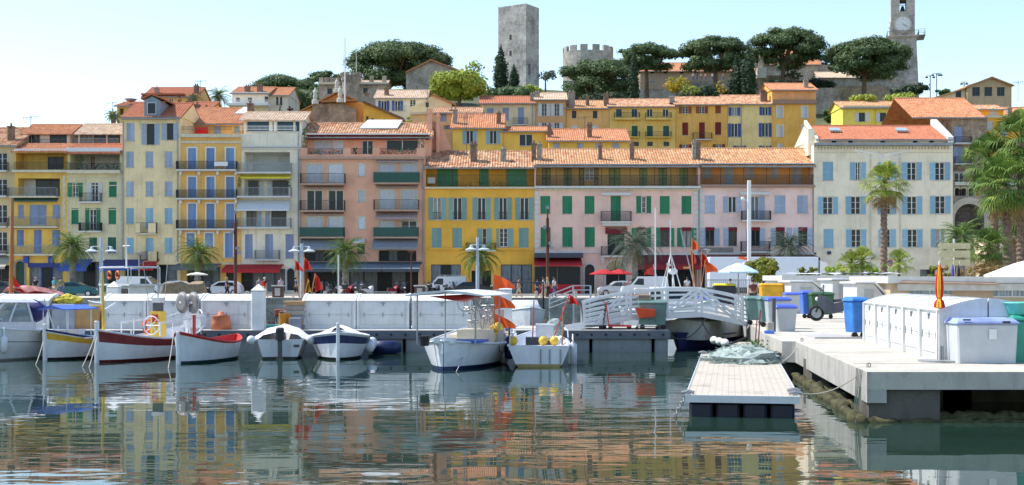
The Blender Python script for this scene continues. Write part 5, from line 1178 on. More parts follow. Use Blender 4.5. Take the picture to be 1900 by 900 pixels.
def tree(label, x, yt, yb, wpx, D, mat_, seed, n=20, dens=14, ls=.25, core=0, stem=.35, cat='tree', nm='leafy_tree', bark=None, low=.25, zb=None):
    rnd.seed(seed); z0 = PZ(yb, D) if zb is None else zb; loc = Vector((PX(x, D), D, z0)); H_ = PZ(yt, D) - z0; W = wpx / F * D; t2 = thing(nm, label, cat, loc); cl = []
    for i in range(n):
        d = rdir(); q = rnd.random() ** .4; s = W * rnd.uniform(.10, .17)
        cl.append((Vector((d.x * (W / 2 - s) * q, d.y * (W / 2 - s) * q, H_ * (low + 1) / 2 + d.z * (H_ * (1 - low) / 2 - s) * q)), (s, s, s * .8)))
    mb = MB(); leaves(mb, cl, dens, ls, .3, core); mb.build('crown', mat_, t2)
    mb = MB(); f_ = Vector((0, 0, H_ * stem)); trunk(mb, [(0, 0, -1), f_], W * .03 + .05, W * .02 + .04)
    for c, r in cl[:9]: trunk(mb, [f_, f_.lerp(c, .5) + Vector((0, 0, .1)), c], W * .014 + .02, .03, 4)
    mb.build('trunk', bark or BARK, t2)
tree('wide lime green tree right of the grey barn', 852, 124, 214, 134, 215, LIME, 1, 60, 22, .30, .7)
tree('sparse lime green sapling crown rising above the wide lime tree', 880, 110, 150, 46, 225, LIME, 2, 14, 14, .25)
tree('grey-green round tree right of the square tower', 1012, 127, 162, 46, 280, SILV, 3, 20, 16, .28)
tree('yellow-orange flowering tree, the larger of the two', 1256, 138, 188, 62, 232, YELT, 4, 26, 16, .26)
tree('green-yellow shrubby tree right of the larger flowering tree', 1280, 150, 190, 44, 230, LIME, 44, 14, 14, .25)
tree('small yellow-orange flowering tree', 1337, 148, 188, 30, 232, YELT, 5, 14, 16, .24)
tree('fresh green round tree between the orange and lemon hill houses', 1545, 195, 245, 50, 215, GRNL, 6, 24, 22, .3, .7)
tree('dark bush at the foot of the clock tower', 1700, 150, 180, 60, 275, CYP, 7, 18, 22, .3, .8, low=0)
tree('green bush left of the clock tower doorway', 1662, 158, 180, 40, 268, SILV, 8, 12, 20, .3, .8, low=0)
tree('green bush below the hill lamps', 1752, 160, 182, 40, 252, GRNL, 9, 12, 22, .3, .7, low=0)
tree('dark hedge tree under the grey barn', 785, 142, 185, 90, 255, CYP, 10, 26, 22, .3, .8, low=0)
tree('green hedge tree left of the cypresses, spreading', 950, 160, 192, 110, 250, PINE, 11, 30, 24, .3, .85, low=0)
tree('light green bushy tree right of the square tower', 985, 152, 182, 50, 262, LIME, 12, 14, 22, .3, .8, low=0)
tree('dark bushes around the monument', 1440, 142, 182, 50, 256, CYP, 13, 16, 22, .3, .8, low=0)
tree('dark ivy bush above the retaining wall', 1515, 148, 172, 90, 268, CYP, 14, 26, 22, .3, .8, low=0)
tree('dark ivy-covered bank below the castle hall', 1310, 158, 195, 110, 250, CYP, 15, 30, 24, .3, .8, low=0)
tree('dark wooded bank under the bright green stone pine', 1120, 170, 205, 110, 228, CYP, 16, 30, 24, .3, .8, low=0)
tree('light green climber on the lemon house terrace, left half', 1600, 172, 196, 70, 196, LIME, 17, 18, 26, .22, .7, low=0)
tree('light green climber on the lemon house terrace, right half', 1672, 172, 197, 80, 196, LIME, 18, 20, 26, .22, .7, low=0)
tree('green shrub beside the sloping wall of the orange chapel', 758, 205, 240, 22, 178, LIME, 19, 10, 24, .2, .7, low=0)
tree('small dark conifer behind the dormer', 334, 175, 198, 12, 185, CYP, 20, 8, 26, .2, .8, low=0)
tree('small slim conifer beside the white villa', 519, 182, 212, 9, 205, CYP, 21, 8, 26, .2, .8, low=0)
tree('dark red shrub beside the white villa', 537, 195, 214, 18, 205, leafmat('red_leaves', (.10, .02, .02), (.2, .05, .04)), 22, 8, 22, .2, .7, low=0)
tree('dark wooded slope behind the castle-like villa', 560, 160, 215, 160, 262, PINE, 23, 40, 20, .3, .85, low=0)
# palms ------------------------------------------------------------
def frond(mb, base, az, el, L, droop, width, n=9, leaflets=14, w=.035):
    d = Vector((math.cos(az), math.sin(az), 0)); pts = []; p = Vector(base); e = el
    for i in range(n + 1):
        pts.append(p.copy()); p = p + (d * math.cos(e) + Vector((0, 0, 1)) * math.sin(e)) * (L / n); e -= droop / n
    mb.tube(pts, [.04 * (1 - i / (n + 1)) + .008 for i in range(n + 1)], 3)
    side = Vector((-d.y, d.x, 0))
    for k in range(1, leaflets + 1):
        f_ = .12 + .88 * k / leaflets; i = min(n - 1, int(f_ * n)); q = pts[i].lerp(pts[i + 1], f_ * n - i); fw = (pts[i + 1] - pts[i]).normalized()
        ll = width * math.sin(math.pi * min(1, .15 + f_ * .8)) * rnd.uniform(.85, 1.15)
        for sg in (-1, 1):
            tip = q + (side * sg * .75 + fw * .65 + Vector((0, 0, rnd.uniform(-.5, .1)))).normalized() * ll
            mb.add([q - fw * w, q + fw * w, tip], [(0, 1, 2)])
def date_palm(label, x, ycrown, yb, D, L, seed, mat_=None, r=.28, nf=46, zb=None, leaflets=20, group=None, dry=6):
    rnd.seed(seed); z0 = PZ(yb, D) if zb is None else zb; loc = Vector((PX(x, D), D, z0)); H_ = PZ(ycrown, D) - z0; t2 = thing('date_palm', label, 'palm tree', loc, 0, group)
    mb = MB(); pts = []; rr = []; n = max(6, int(H_ / .22))
    for i in range(n + 1): pts.append((math.sin(i * .15 + seed) * .05, 0, H_ * i / n)); rr.append(r * (1.15 - .25 * i / n) * (1.12 if i % 2 else .92))
    mb.tube(pts, rr, 10); mb.ball((0, 0, H_), (r * 1.5, r * 1.5, r * 1.8), 9, 6, .4, seed); mb.build('trunk', BARKG, t2)
    mb = MB()
    for i in range(nf):
        f_ = i / nf; el = R(lerp(82, -25, f_ ** .9)) + rnd.uniform(-.12, .12); frond(mb, (0, 0, H_ + .1), i * 2.399 + rnd.uniform(-.2, .2), el, L * rnd.uniform(.85, 1.08), rnd.uniform(1.3, 1.9), L * .26, 8, leaflets, .03)
    mb.build('crown', mat_ or PALM, t2)
    mb = MB()
    for i in range(dry): frond(mb, (0, 0, H_ - .1), i * 2.4, R(-45), L * .5, .9, L * .2, 6, 12)
    mb.build('dry_fronds', PALD, t2)
date_palm('date palm in front of the yellow house, first from the left on the street', 134, 462, G, 122, 2.8, 1, zb=QZ, group='palms along the street')
date_palm('date palm in front of the apricot orange house', 367, 474, G, 122, 2.66, 2, zb=QZ, group='palms along the street')
date_palm('bright date palm in front of the salmon pink apartment block', 642, 472, G, 120, 2.66, 3, zb=QZ, group='palms along the street')
date_palm('drooping date palm in front of the deep yellow house', 890, 478, G, 126, 2.66, 4, DPAL, zb=QZ, group='palms along the street')
date_palm('grey-green date palm beside the fanlight door of the rose pink house', 1178, 458, G, 121, 3.22, 5, zb=QZ, group='palms along the street', mat_=SILV)
date_palm('date palm half hidden behind the yellow-green round bush', 1464, 460, G, 126, 2.8, 6, zb=QZ, group='palms along the street', mat_=SILV)
date_palm('dark date palm on the skyline beside the white villa', 405, 180, 215, 200, 2.5, 7, DPAL, dry=2)
date_palm('low palm on the skyline above the far left penthouses', 210, 216, 235, 160, 1.5, 8, DPAL, nf=30, dry=0)
date_palm('small pale palm behind the chimney stacks', 358, 184, 210, 170, 1.2, 9, nf=24, dry=0)
date_palm('date palm behind the yellow direction signs', 1782, 445, G, 110, 2.66, 10, DPAL, zb=QZ)
def fan_leaf(mb, base, az, el, L, droop=.5, n=16, mi=0, sp=1.25):
    d = Vector((math.cos(az) * math.cos(el), math.sin(az) * math.cos(el), math.sin(el))); mb.mi = mi
    hub = Vector(base) + d * L * .5; mb.tube([base, Vector(base).lerp(hub, .5) + Vector((0, 0, .03)), hub], [.03, .025, .02], 4)
    s = d.cross(Vector((0, 0, 1))).normalized(); u = s.cross(d)
    for k in range(n):
        a = lerp(-sp, sp, k / (n - 1)); v = d * math.cos(a) + s * math.sin(a) + u * .12 * math.cos(2 * a); mid = hub + v * L * .36; tip = hub + v * L * .62 * rnd.uniform(.8, 1.12) - Vector((0, 0, droop * L * .3)); w_ = v.cross(u).normalized() * L * .024
        mb.add([hub, mid - w_, tip, mid + w_], [(0, 1, 2, 3)])
def fan_palm(label, x, ycrown, yb, D, L, seed, r=.25, nf=34, ndry=26, zb=None, mat_=None, lean=0, drye=(-20, -80)):
    rnd.seed(seed); z0 = PZ(yb, D) if zb is None else zb; H_ = PZ(ycrown, D) - z0; t2 = thing('fan_palm', label, 'palm tree', (PX(x, D), D, z0))
    mb = MB(); n = max(8, int(H_ / .16)); mb.tube([(lean * (i / n) ** 2, 0, H_ * i / n) for i in range(n + 1)], [r * (1.1 - .2 * i / n) * (1.14 if i % 2 else .9) for i in range(n + 1)], 10); mb.build('trunk', plain('palm_bark', (.17, .12, .09), .95, 0, .5, 5), t2)
    top = Vector((lean, 0, H_)); mb = MB()
    for i in range(nf): fan_leaf(mb, top, i * 2.399, R(lerp(85, -50, (i / nf) ** 1.1)) + rnd.uniform(-.15, .15), L * rnd.uniform(.8, 1.15), rnd.uniform(.4, 1.0))
    mb.build('crown', mat_ or PALM, t2); mb = MB()
    for i in range(ndry): fan_leaf(mb, top + Vector((0, 0, -.25 - .5 * i / max(1, ndry))), i * 2.399, R(lerp(drye[0], drye[1], i / max(1, ndry))), L * rnd.uniform(.75, 1.0), .7)
    if ndry: mb.build('dry_fronds', PALD, t2)
fan_palm('tall fan palm with a dry brown skirt in front of the large cream block', 1640, 340, 512, 96, 1.85, 1, .24, 32, 7, zb=QZ, drye=(-35, -60), mat_=YPAL)
fan_palm('large fan palm filling the right edge, nearest and highest', 1872, 345, 500, 90, 2.4, 2, .3, 50, 6, zb=QZ, mat_=DPAL, lean=-.3)
fan_palm('large fan palm leaning left beside the old arcade wall', 1850, 300, 500, 94, 2.2, 3, .26, 42, 5, zb=QZ, mat_=DPAL, lean=-.6)
fan_palm('fan palm with a high crown at the right edge of the photo', 1895, 262, 500, 92, 2.4, 4, .3, 44, 4, zb=QZ, mat_=DPAL)
fan_palm('lower fan palm behind the two largest right palms', 1885, 410, 500, 98, 2.4, 5, .3, 40, 4, zb=QZ, mat_=DPAL)
fan_palm('spiky yellow-green cordyline beside the direction signs', 1835, 462, 510, 88, 1.5, 6, .16, 46, 14, zb=QZ)
# hedges and bushes behind the sheds
tree('yellow-green round bush tree behind the light blue parasol', 1415, 465, 530, 74, 84, BUSH, 31, 60, 60, .11, .75, stem=.25, nm='bush', cat='bush', low=.3, zb=QZ)
tree('small yellow bush in front of the white lorry cab', 1500, 484, 530, 52, 84, BUSH, 32, 30, 60, .11, .7, nm='bush', cat='bush', low=.15, zb=QZ)
def hedge(label, x0, x1, yt, D, mt, seed):
    rnd.seed(seed); W = PX(x1, D) - PX(x0, D); H_ = PZ(yt, D) - QZ; t2 = thing('hedge', label, 'hedge', (PX((x0 + x1) / 2, D), D, QZ)); cl = []
    for i in range(int(W * 13)): s_ = rnd.uniform(.14, .28); cl.append(((rnd.uniform(-W / 2, W / 2), rnd.uniform(-.5, .5), H_ * rnd.uniform(.55, 1.0) - s_), (s_, s_, s_)))
    mb = MB(); leaves(mb, cl, 130, .085, .3, .7); mb.build('foliage', mt, t2); MB().box(-W / 2 + .1, W / 2 - .1, -.35, .35, 0, H_ * .62).build('inner_growth', mt, t2)
HL = leafmat('hedge_leaves', (.16, .26, .03), (.34, .44, .06)); RL = leafmat('rusty_leaves', (.20, .13, .05), (.34, .22, .09), (.30, .30, .07), 1.2)
hedge('low bright green hedge on both sides of the tall fan palm trunk', 1532, 1642, 487, 82, HL, 33); hedge('yellow-green low hedge left of the rusty brown hedge', 1712, 1752, 492, 80, BUSH, 36); hedge('rusty brown clipped hedge right of the closed parasol', 1753, 1940, 489, 80.5, RL, 35)
for i, (x, yc) in enumerate(((1580, 490), (1668, 488), (1600, 484))): fan_palm(('small spiky palm shrub at the left of the hedge', 'small spiky palm shrub right of the fan palm trunk', 'small spiky palm shrub in the middle of the hedge')[i], x, yc, 520, 81, 1.0, 50 + i, .08, 24, 0, zb=QZ, mat_=YPAL)
# ================================================================ harbour: lockers, piles, raft, boats
rnd.seed(77)
LOCK = concrete('locker_grp', (.78, .79, .78), .3)
LOCKD = concrete('locker_door', (.70, .72, .72), .38)
def locker(label, loc, rz, w=1.88, d=.98, h=1.02, group='white storage lockers on the pontoon'):
    t_ = thing('storage_locker', label, 'locker', loc, rz, group); arc = [(i / 8 * d, h + .22 * math.sin(i / 8 * math.pi / 2)) for i in range(9)]
    MB().prism([(.03, 0), (.03, h - .02)] + [(y + .0, z - .03) for y, z in arc[1:]] + [(d, 0)], -w / 2 + .08, w / 2 - .08, 'x').build('body', LOCK, t_)
    for s in (-1, 1):
        x = s * (w / 2 - .04); MB().prism([(-.04, 0), (-.04, h)] + [(y, z + .03) for y, z in arc[1:]] + [(d, 0)], x - .04, x + .04, 'x').build('side_panel', LOCK, t_)
    mb = MB(); mb.rings([[(-w / 2 + .082, y - (.03 if i == 0 else 0), z + .002), (w / 2 - .082, y - (.03 if i == 0 else 0), z + .002), (w / 2 - .082, y, z - .028), (-w / 2 + .082, y, z - .028)] for i, (y, z) in enumerate(arc)]); mb.build('lid', WHITE if group else LOCK, t_)
    dr = MB().box(-w / 2 + .16, w / 2 - .16, .002, .028, .16, h * .5 - .008).box(-w / 2 + .16, w / 2 - .16, .002, .028, h * .5 + .008, h - .07).build('door', LOCKD, t_)
    mb = MB(); mb.box(-.09, .09, -.025, 0, h - .10, h - .07); mb.box(-.015, .015, -.035, 0, h - .2, h - .09); mb.build('latch', GREY, dr)
    for x in (-w * .36, 0, w * .36): MB().box(x - .012, x + .012, -.015, .001, h * .5 - .08, h * .5 + .08).build('hinge', GREY, dr)
    return t_
LD = 46.2
for x0, x1, lb in ((-14, 92, 'white locker far left behind the cabin cruiser, curved lid'), (189, 272, 'white locker behind the mast of the dark red striped boat'), (272, 371, 'white locker behind the net reel boat, third from the left'), (372, 468, 'white locker just left of the white square pile'), (560, 661, 'white locker right of the stacked crates'), (661, 760, 'white locker between two others, behind the small navy dinghy'), (764, 876, 'white locker behind the boat with the white awning')):
    locker(lb, (PX((x0 + x1) / 2, LD), LD, .76), 0, (PX(x1, LD) - PX(x0, LD)) - .03)
NP = [(8.68, 26.3), (9.5, 34.9)]; dv = Vector((NP[1][0] - NP[0][0], NP[1][1] - NP[0][1], 0)); L_ = dv.length; dv.normalize(); rz = math.atan2(-dv.y, -dv.x)
names = ('nearest', 'second nearest', 'middle', 'second farthest', 'farthest')
for i in range(5):
    c = Vector((NP[0][0], NP[0][1], QZ)) + dv * (L_ * (i + .5) / 5)
    locker(f'{names[i]} of the five grey-white lockers in a row on the right quay', c, rz, L_ / 5 - .01, .96, 1.03, 'lockers in a row on the right quay')
    nrm_ = Vector((dv.y, -dv.x, 0)); c2 = c + nrm_ * 1.95
    locker(f'{names[i]} locker of the back row, rear panel against the row facing the basin', c2, rz + math.pi, L_ / 5 - .01, .96, 1.03, 'lockers in the back row on the right quay')
def pile(label, xp, yt, D, w, z0):
    t_ = thing('mooring_pile', label, 'pile', (PX(xp, D), D, z0)); H_ = PZ(yt, D) - z0; c = w * .9
    MB().bbox(-w / 2, w / 2, -w / 2, w / 2, -1.2 if z0 < .9 else 0, H_ - c * .62, .03).build('post', LOCK, t_); MB().rings([sq(w / 2 + .015, H_ - c * .6), sq(w / 2 + .015, H_ - c * .55), sq(.01, H_)]).build('cap', WHITE, t_)
pile('white square pile with pyramid cap left of the orange buckets', 480, 527, 45.5, .44, .76)
pile('white square pile with pyramid cap behind the orange flags', 938, 525, 46.6, .46, .76)
pile('white square pile top showing over the left lockers', 212, 522, 49.7, .42, .1)
# raft -------------------------------------------------------------
ra = math.atan2(-2.25, 13.3); t_ = thing('raft', 'floating work raft with pale gridded deck and navy floats, net heap at its far end', 'raft', (4.27, 24.0, 0), ra)
m, t, b = _base('raft_deck', .75, 0, .3); v = mapping(t, (1, 1, 1)); br = N(t, 'ShaderNodeTexBrick'); br.offset = 0; t.links.new(v, br.inputs['Vector'])
for q, c in (('Color1', (.52, .47, .38)), ('Color2', (.47, .42, .34)), ('Mortar', (.40, .36, .30))): br.inputs[q].default_value = (*c, 1)
br.inputs['Scale'].default_value = 1; br.inputs['Brick Width'].default_value = .125; br.inputs['Row Height'].default_value = .2; br.inputs['Mortar Size'].default_value = .012
t.links.new(mix(t, br.outputs[0], (.2, .16, .12), ramp(t, noise_(t, v, 1.2, 7, .7), [(.55, 0), (.75, .7)])), b.inputs['Base Color']); RD = m
MB().box(-1.02, 1.02, .05, 13.4, .36, .40).build('deck', RD, t_)
MB().box(-1.05, 1.05, 0, .045, .27, .405).build('front_rail', ALU, t_); MB().box(-1.05, -1.022, .05, 13.4, .27, .41).build('side_rail', ALU, t_); MB().box(1.022, 1.05, .05, 13.4, .27, .41).build('side_rail', ALU, t_)
NAVY = plain('navy_float', (.006, .009, .025), .5, 0, .4)
for k in range(6):
    y = .12 + k * 2.2
    for x in (-.98, -.48, .02, .52): MB().bbox(x, x + .44, y, y + 2.0, -.25, .268, .05).build('float', NAVY, t_)
for x, y in ((-1.0, .12), (.98, .3), (.98, .9), (-1.0, 13.2), (.98, 13.2)): MB().tube([(x - .12, y, .44), (x, y, .47), (x + .12, y, .44)], .035, 6).box(x - .05, x + .05, y - .04, y + .04, .401, .46).build('cleat', GREY, t_)
# net heap
rnd.seed(9); mb = MB()
for i in range(1500):
    a = rnd.uniform(0, 2 * math.pi); q = rnd.random() ** .5; x = math.cos(a) * q * 1.0; y = math.sin(a) * q * 1.5; z = .46 * (1 - q * q) * rnd.uniform(.15, 1.05); p = Vector((x, y, z)); d = rdir(); d.z *= .4; e = p + d * rnd.uniform(.1, .32); e.z = max(.01, e.z)
    w_ = Vector((0, 0, .008)); mb.add([p - w_, e - w_, e + w_, p + w_], [(0, 1, 2, 3)])
mb.ball((0, 0, .05), (.9, 1.35, .33), 20, 10, .35, 3)
o = tag(mb.build('fishing_net', plain('net_green', (.30, .36, .33), .9, 0, .35, 9)), 'heap of pale green fishing net on the far end of the raft', 'net'); o.location = Vector((4.27, 24, .4)) + Matrix.Rotation(ra, 3, 'Z') @ Vector((.12, 10.2, 0))
# hulls ------------------------------------------------------------
def hull(t_, L, B, zs, zm, zb, rows, mats, transom=0, inner=.25, rake=.35, deckm=None, n=16, gun=None, foredeck=0, name='hull'):
    """bow at +x, stern at -x; rows = list of (height fraction, material index of the band above)"""
    mb = MB(); st = []
    def sheer(t): return zs * (1 - t) ** 2 + 2 * (2 * zm - (zs + zb) / 2) * t * (1 - t) + zb * t * t
    def hb(t):
        if transom: return B / 2 * (transom + (1 - transom) * math.sin(min(1, t / .45) * math.pi / 2)) * (1 if t < .45 else math.cos((t - .45) / .55 * math.pi / 2) ** .75)
        return B / 2 * max(0, 1 - abs(2 * t - 1) ** 2.3) ** .8
    zr = [-.28, .05] + [None] * (len(rows) - 1); out = []
    for i in range(n + 1):
        t = i / n; s_ = sheer(t); b_ = max(.012, hb(t)); ring = []
        for k, (f_, mi) in enumerate([(0, 0), (0, 0)] + rows[1:] + [(1, 0)]):
            z = -.3 if k == 0 else (.06 if k == 1 else .06 + (s_ - .06) * f_)
            fl = .28 if k == 0 else lerp(.74, 1, f_ ** .8); x = -L / 2 + L * t
            if t > .5: x -= (1 - (z + .3) / (zb + .3)) * rake * ((t - .5) / .5) ** 2
            if t < .5 and not transom: x += (1 - (z + .3) / (zs + .3)) * rake * .6 * ((.5 - t) / .5) ** 2
            ring.append((x, b_ * fl, z))
        out.append(ring)
    K = len(out[0]); idx = [rows[0][1]] + [r_[1] for r_ in rows]
    for sg in (-1, 1):
        for k in range(K - 1):
            mb.mi = idx[k]
            v = [(r_[q][0], r_[q][1] * sg, r_[q][2]) for r_ in out for q in (k, k + 1)]
            fs = [(2 * i, 2 * i + 2, 2 * i + 3, 2 * i + 1) if sg < 0 else (2 * i, 2 * i + 1, 2 * i + 3, 2 * i + 2) for i in range(n)]; mb.add(v, fs)
    if transom:
        r_ = out[0]
        for k in range(K - 1): mb.mi = idx[k]; mb.add([(r_[k][0], -r_[k][1], r_[k][2]), (r_[k + 1][0], -r_[k + 1][1], r_[k + 1][2]), (r_[k + 1][0], r_[k + 1][1], r_[k + 1][2]), (r_[k][0], r_[k][1], r_[k][2])], [(0, 3, 2, 1)])
    # inner skin and sole
    mb.mi = len(mats) - 1; iw = .07
    for sg in (-1, 1):
        v = []
        for r_ in out: x, y, z = r_[-1]; y2 = max(.002, y - iw); v += [(x, y * sg, z), (x, y2 * sg, z), (x * .88, y2 * .66 * sg, inner)]
        mb.add(v, [(3 * i + a, 3 * i + 3 + a, 3 * i + 4 + a, 3 * i + 1 + a) for i in range(n) for a in (0, 1)])
    v = []
    for r_ in out: x, y, z = r_[-1]; y2 = max(.002, y - iw) * .66; v += [(x * .88, -y2, inner), (x * .88, y2, inner)]
    mb.add(v, [(2 * i, 2 * i + 2, 2 * i + 3, 2 * i + 1) for i in range(n)])
    if transom: x, y, z = out[0][-1]; mb.add([(x + .06, -y, z), (x + .06, y, z), (x * .88, y * .7, inner), (x * .88, -y * .7, inner), (x, -y, z), (x, y, z)], [(0, 1, 2, 3), (0, 4, 5, 1)])
    h_ = mb.build(name, mats, t_)
    mb = MB()
    for sg in (-1, 1): mb.tube([(r_[-1][0], r_[-1][1] * sg, r_[-1][2] + .01) for r_ in out], .035, 6)
    mb.build('gunwale', gun or mats[0], t_)
    if foredeck:
        k0 = int(n * (1 - foredeck)); v = []
        for r_ in out[k0:]: x, y, z = r_[-1]; v += [(x, -y, z - .01), (x, 0, z + .05), (x, y, z - .01)]
        mb = MB(); mb.add(v, [(3 * i + a, 3 * i + 3 + a, 3 * i + 4 + a, 3 * i + 1 + a) for i in range(n - k0) for a in (0, 1)]); x, y, z = out[k0][-1]; mb.add([(x, -y, z - .01), (x, 0, z + .05), (x, y, z - .01), (x * .9, y * .6, inner), (x * .9, -y * .6, inner)], [(0, 1, 2, 3, 4)]); mb.build('foredeck', deckm or mats[0], t_)
    return out, sheer
HW = concrete('hull_white', (.74, .76, .78), .32, .35, .04); MAR = plain('maroon_paint', (.17, .012, .02), .4); NV = plain('navy_paint', (.015, .025, .10), .4); CRM = plain('cream_deck', (.58, .52, .4), .7)
AFB = plain('antifouling_black', (.012, .014, .02), .6, 0, .3); AFR = plain('antifouling_red', (.11, .012, .015), .6, 0, .3); AFG = plain('antifouling_green', (.01, .045, .04), .6)
ORB = plain('orange_flag', (.85, .12, .02), .8, 0, .05); BLT = plain('blue_tarp', (.04, .12, .50), .6, 0, .25, 6)
def boat(name, label, cat, pb, ps, L=None):
    """pb/ps = (pixel x, D) of bow and stern on the water"""
    bx, sx = Vector((PX(*pb), pb[1], 0)), Vector((PX(*ps), ps[1], 0)); c = (bx + sx) / 2; d = bx - sx
    return thing(name, label, cat, c, math.atan2(d.y, d.x)), d.length
def stem(t_, L, zb, h=.35, m=None): MB().bbox(L / 2 - .10, L / 2 + .03, -.055, .055, -.2, zb + h, .02, .0).build('stem_post', m or HW, t_)
def fender(t_, x, y, z, m=None, r=.11, h=.55): MB().lathe([(.02, 0), (r, .06), (r, h - .06), (.03, h), (.02, h + .25)], 10, (x, y, z)).build('fender', m or HW, t_, True)
def pole_flag(t_, base, top, m, fl=(.9, .45), pm=None, n=1, gap=.7, curl=.12, az=0):
    a, b_ = Vector(base), Vector(top); MB().tube([a, b_], .018, 5).build('flag_pole', pm or WOOD, t_)
    for i in range(n):
        q = b_ - (b_ - a).normalized() * (i * gap + .03); mb = MB(); v = []; k = 8; w_, h_ = fl; dx, dy = math.cos(az), math.sin(az)
        for j in range(k + 1):
            f_ = j / k; off = math.sin(f_ * 6) * curl; v += [q + Vector((f_ * w_ * dx - off * dy, f_ * w_ * dy + off * dx, -f_ * h_ * .35 - .2 * f_ * f_)), q + Vector((f_ * w_ * dx - off * dy, f_ * w_ * dy + off * dx, -h_ + f_ * h_ * .45 - .2 * f_ * f_))]
        mb.add(v, [(2 * j, 2 * j + 2, 2 * j + 3, 2 * j + 1) for j in range(k)]); mb.build('flag', m, t_)
def plate(t_, m, *boxes, name='panel'): 
    mb = MB()
    for b_ in boxes: mb.box(*b_)
    return mb.build(name, m, t_)
# b1 cabin cruiser
t_, L = boat('cabin_cruiser', 'white cabin motor cruiser with large windscreen at the left edge', 'boat', (-150, 38.8), (118, 43.6))
hull(t_, L, 2.4, .85, .95, 1.25, [(0, 0), (.5, 0), (.56, 1), (.6, 0)], [HW, GREY, HW], .85, .4, .9, foredeck=.42)
ww = .85; cab = MB(); cab.rings([[(-.9, -ww, .8), (1.5, -ww * .7, .98), (1.5, ww * .7, .98), (-.9, ww, .8)], [(-.85, -ww, 1.18), (1.1, -ww * .8, 1.22), (1.1, ww * .8, 1.22), (-.85, ww, 1.18)]]); cab.build('cabin', HW, t_)
GR = [[(-.75, -ww + .03, 1.18), (.95, -ww * .78, 1.22), (.95, ww * .78, 1.22), (-.75, ww - .03, 1.18)], [(-.6, -ww + .1, 1.78), (.25, -ww * .82, 1.8), (.25, ww * .82, 1.8), (-.6, ww - .1, 1.78)]]
MB().rings(GR).build('windscreen', plain('pale_glass', (.20, .25, .25), .06), t_)
mb = MB()
for a_, b_ in zip(*GR): mb.bar(a_, b_, .07)
for f_ in (.5,): mb.bar(Vector(GR[0][0]).lerp(Vector(GR[0][1]), f_) + Vector((0, -.01, 0)), Vector(GR[1][0]).lerp(Vector(GR[1][1]), f_) + Vector((0, -.01, 0)), .06); mb.bar(Vector(GR[0][2]).lerp(Vector(GR[0][3]), f_), Vector(GR[1][2]).lerp(Vector(GR[1][3]), f_), .06)
mb.bar(Vector(GR[0][1]).lerp(Vector(GR[0][2]), .5), Vector(GR[1][1]).lerp(Vector(GR[1][2]), .5), .06); mb.build('window_frame', HW, t_)
MB().rings([[(-.95, -ww, 1.8), (.5, -ww * .9, 1.83), (.5, ww * .9, 1.83), (-.95, ww, 1.8)], [(-.85, -ww * .8, 1.91), (.3, -ww * .7, 1.93), (.3, ww * .7, 1.93), (-.85, ww * .8, 1.91)]]).build('cabin_roof', HW, t_)
MB().ball((-1.25, 0, 1.5), (.42, .8, .42), 12, 8).build('cockpit_canopy', BLT if 0 else plain('navy_canvas', (0,) * 3), t_, True)
mb = MB(); mb.tube([(-1.6, -.9, .8), (-1.2, -.85, 1.9), (-1.2, .85, 1.9), (-1.6, .9, .8)], .025, 6); mb.build('arch_rail', ALU, t_)
for x in (.6, -1.4): fender(t_, x, -1.27 + (.15 if x > 0 else 0), .25); fender(t_, x, 1.27 - (.15 if x > 0 else 0), .25)
mb = MB(); mb.tube([(.4, .8, 1.0), (.4, .8, 1.3), (1.6, .65, 1.45), (L / 2 - .2, 0, 1.6), (1.6, -.65, 1.45), (.4, -.8, 1.3), (.4, -.8, 1.0)], .02, 6); mb.build('bow_rail', ALU, t_)
# b2 yellow striped pointu
YST = plain('yellow_stripe', (.62, .36, .02), .5)
t_, L = boat('fishing_boat', 'small white wooden boat with yellow stripe and blue canopy', 'boat', (82, 40.6), (215, 44.0)); hull(t_, L, 1.7, .75, .62, .95, [(0, 1), (.02, 0), (.68, 2), (.92, 0)], [HW, AFB, YST, CRM], 0, .35, .15, foredeck=.3, gun=NV)
stem(t_, L, .95, .2); mb = MB()
for x in (1.3, .1):
    for y in (-.45, .45): mb.tube([(x, y, .5), (x, y, 1.62)], .016, 5)
mb.build('canopy_frame', ALU, t_); mb = MB(); mb.rings([[(x, -.5, 1.6), (x, 0, 1.72), (x, .5, 1.6), (x, .5, 1.57), (x, 0, 1.66), (x, -.5, 1.57)] for x in (-.2, .4, 1.0, 1.5)]); mb.build('canopy', BLT, t_); plate(t_, BLT, (-1.8, -.6, -.5, .5, .55, .62), name='tarpaulin')
plate(t_, CRM, (-.6, -.4, -.7, .7, .5, .54), (.5, .75, -.7, .7, .5, .54), name='thwart')
# second pale blue boat between
t_, L = boat('rowing_boat', 'pale blue small boat tucked between the yellow striped and dark red striped boats', 'boat', (150, 43.0), (232, 45.0)); hull(t_, L, 1.3, .5, .5, .68, [(0, 1), (.02, 0), (.8, 2)], [plain('pale_blue_paint', (.35, .52, .60), .5), AFB, NV, CRM], 0, .3, .15, foredeck=.4)
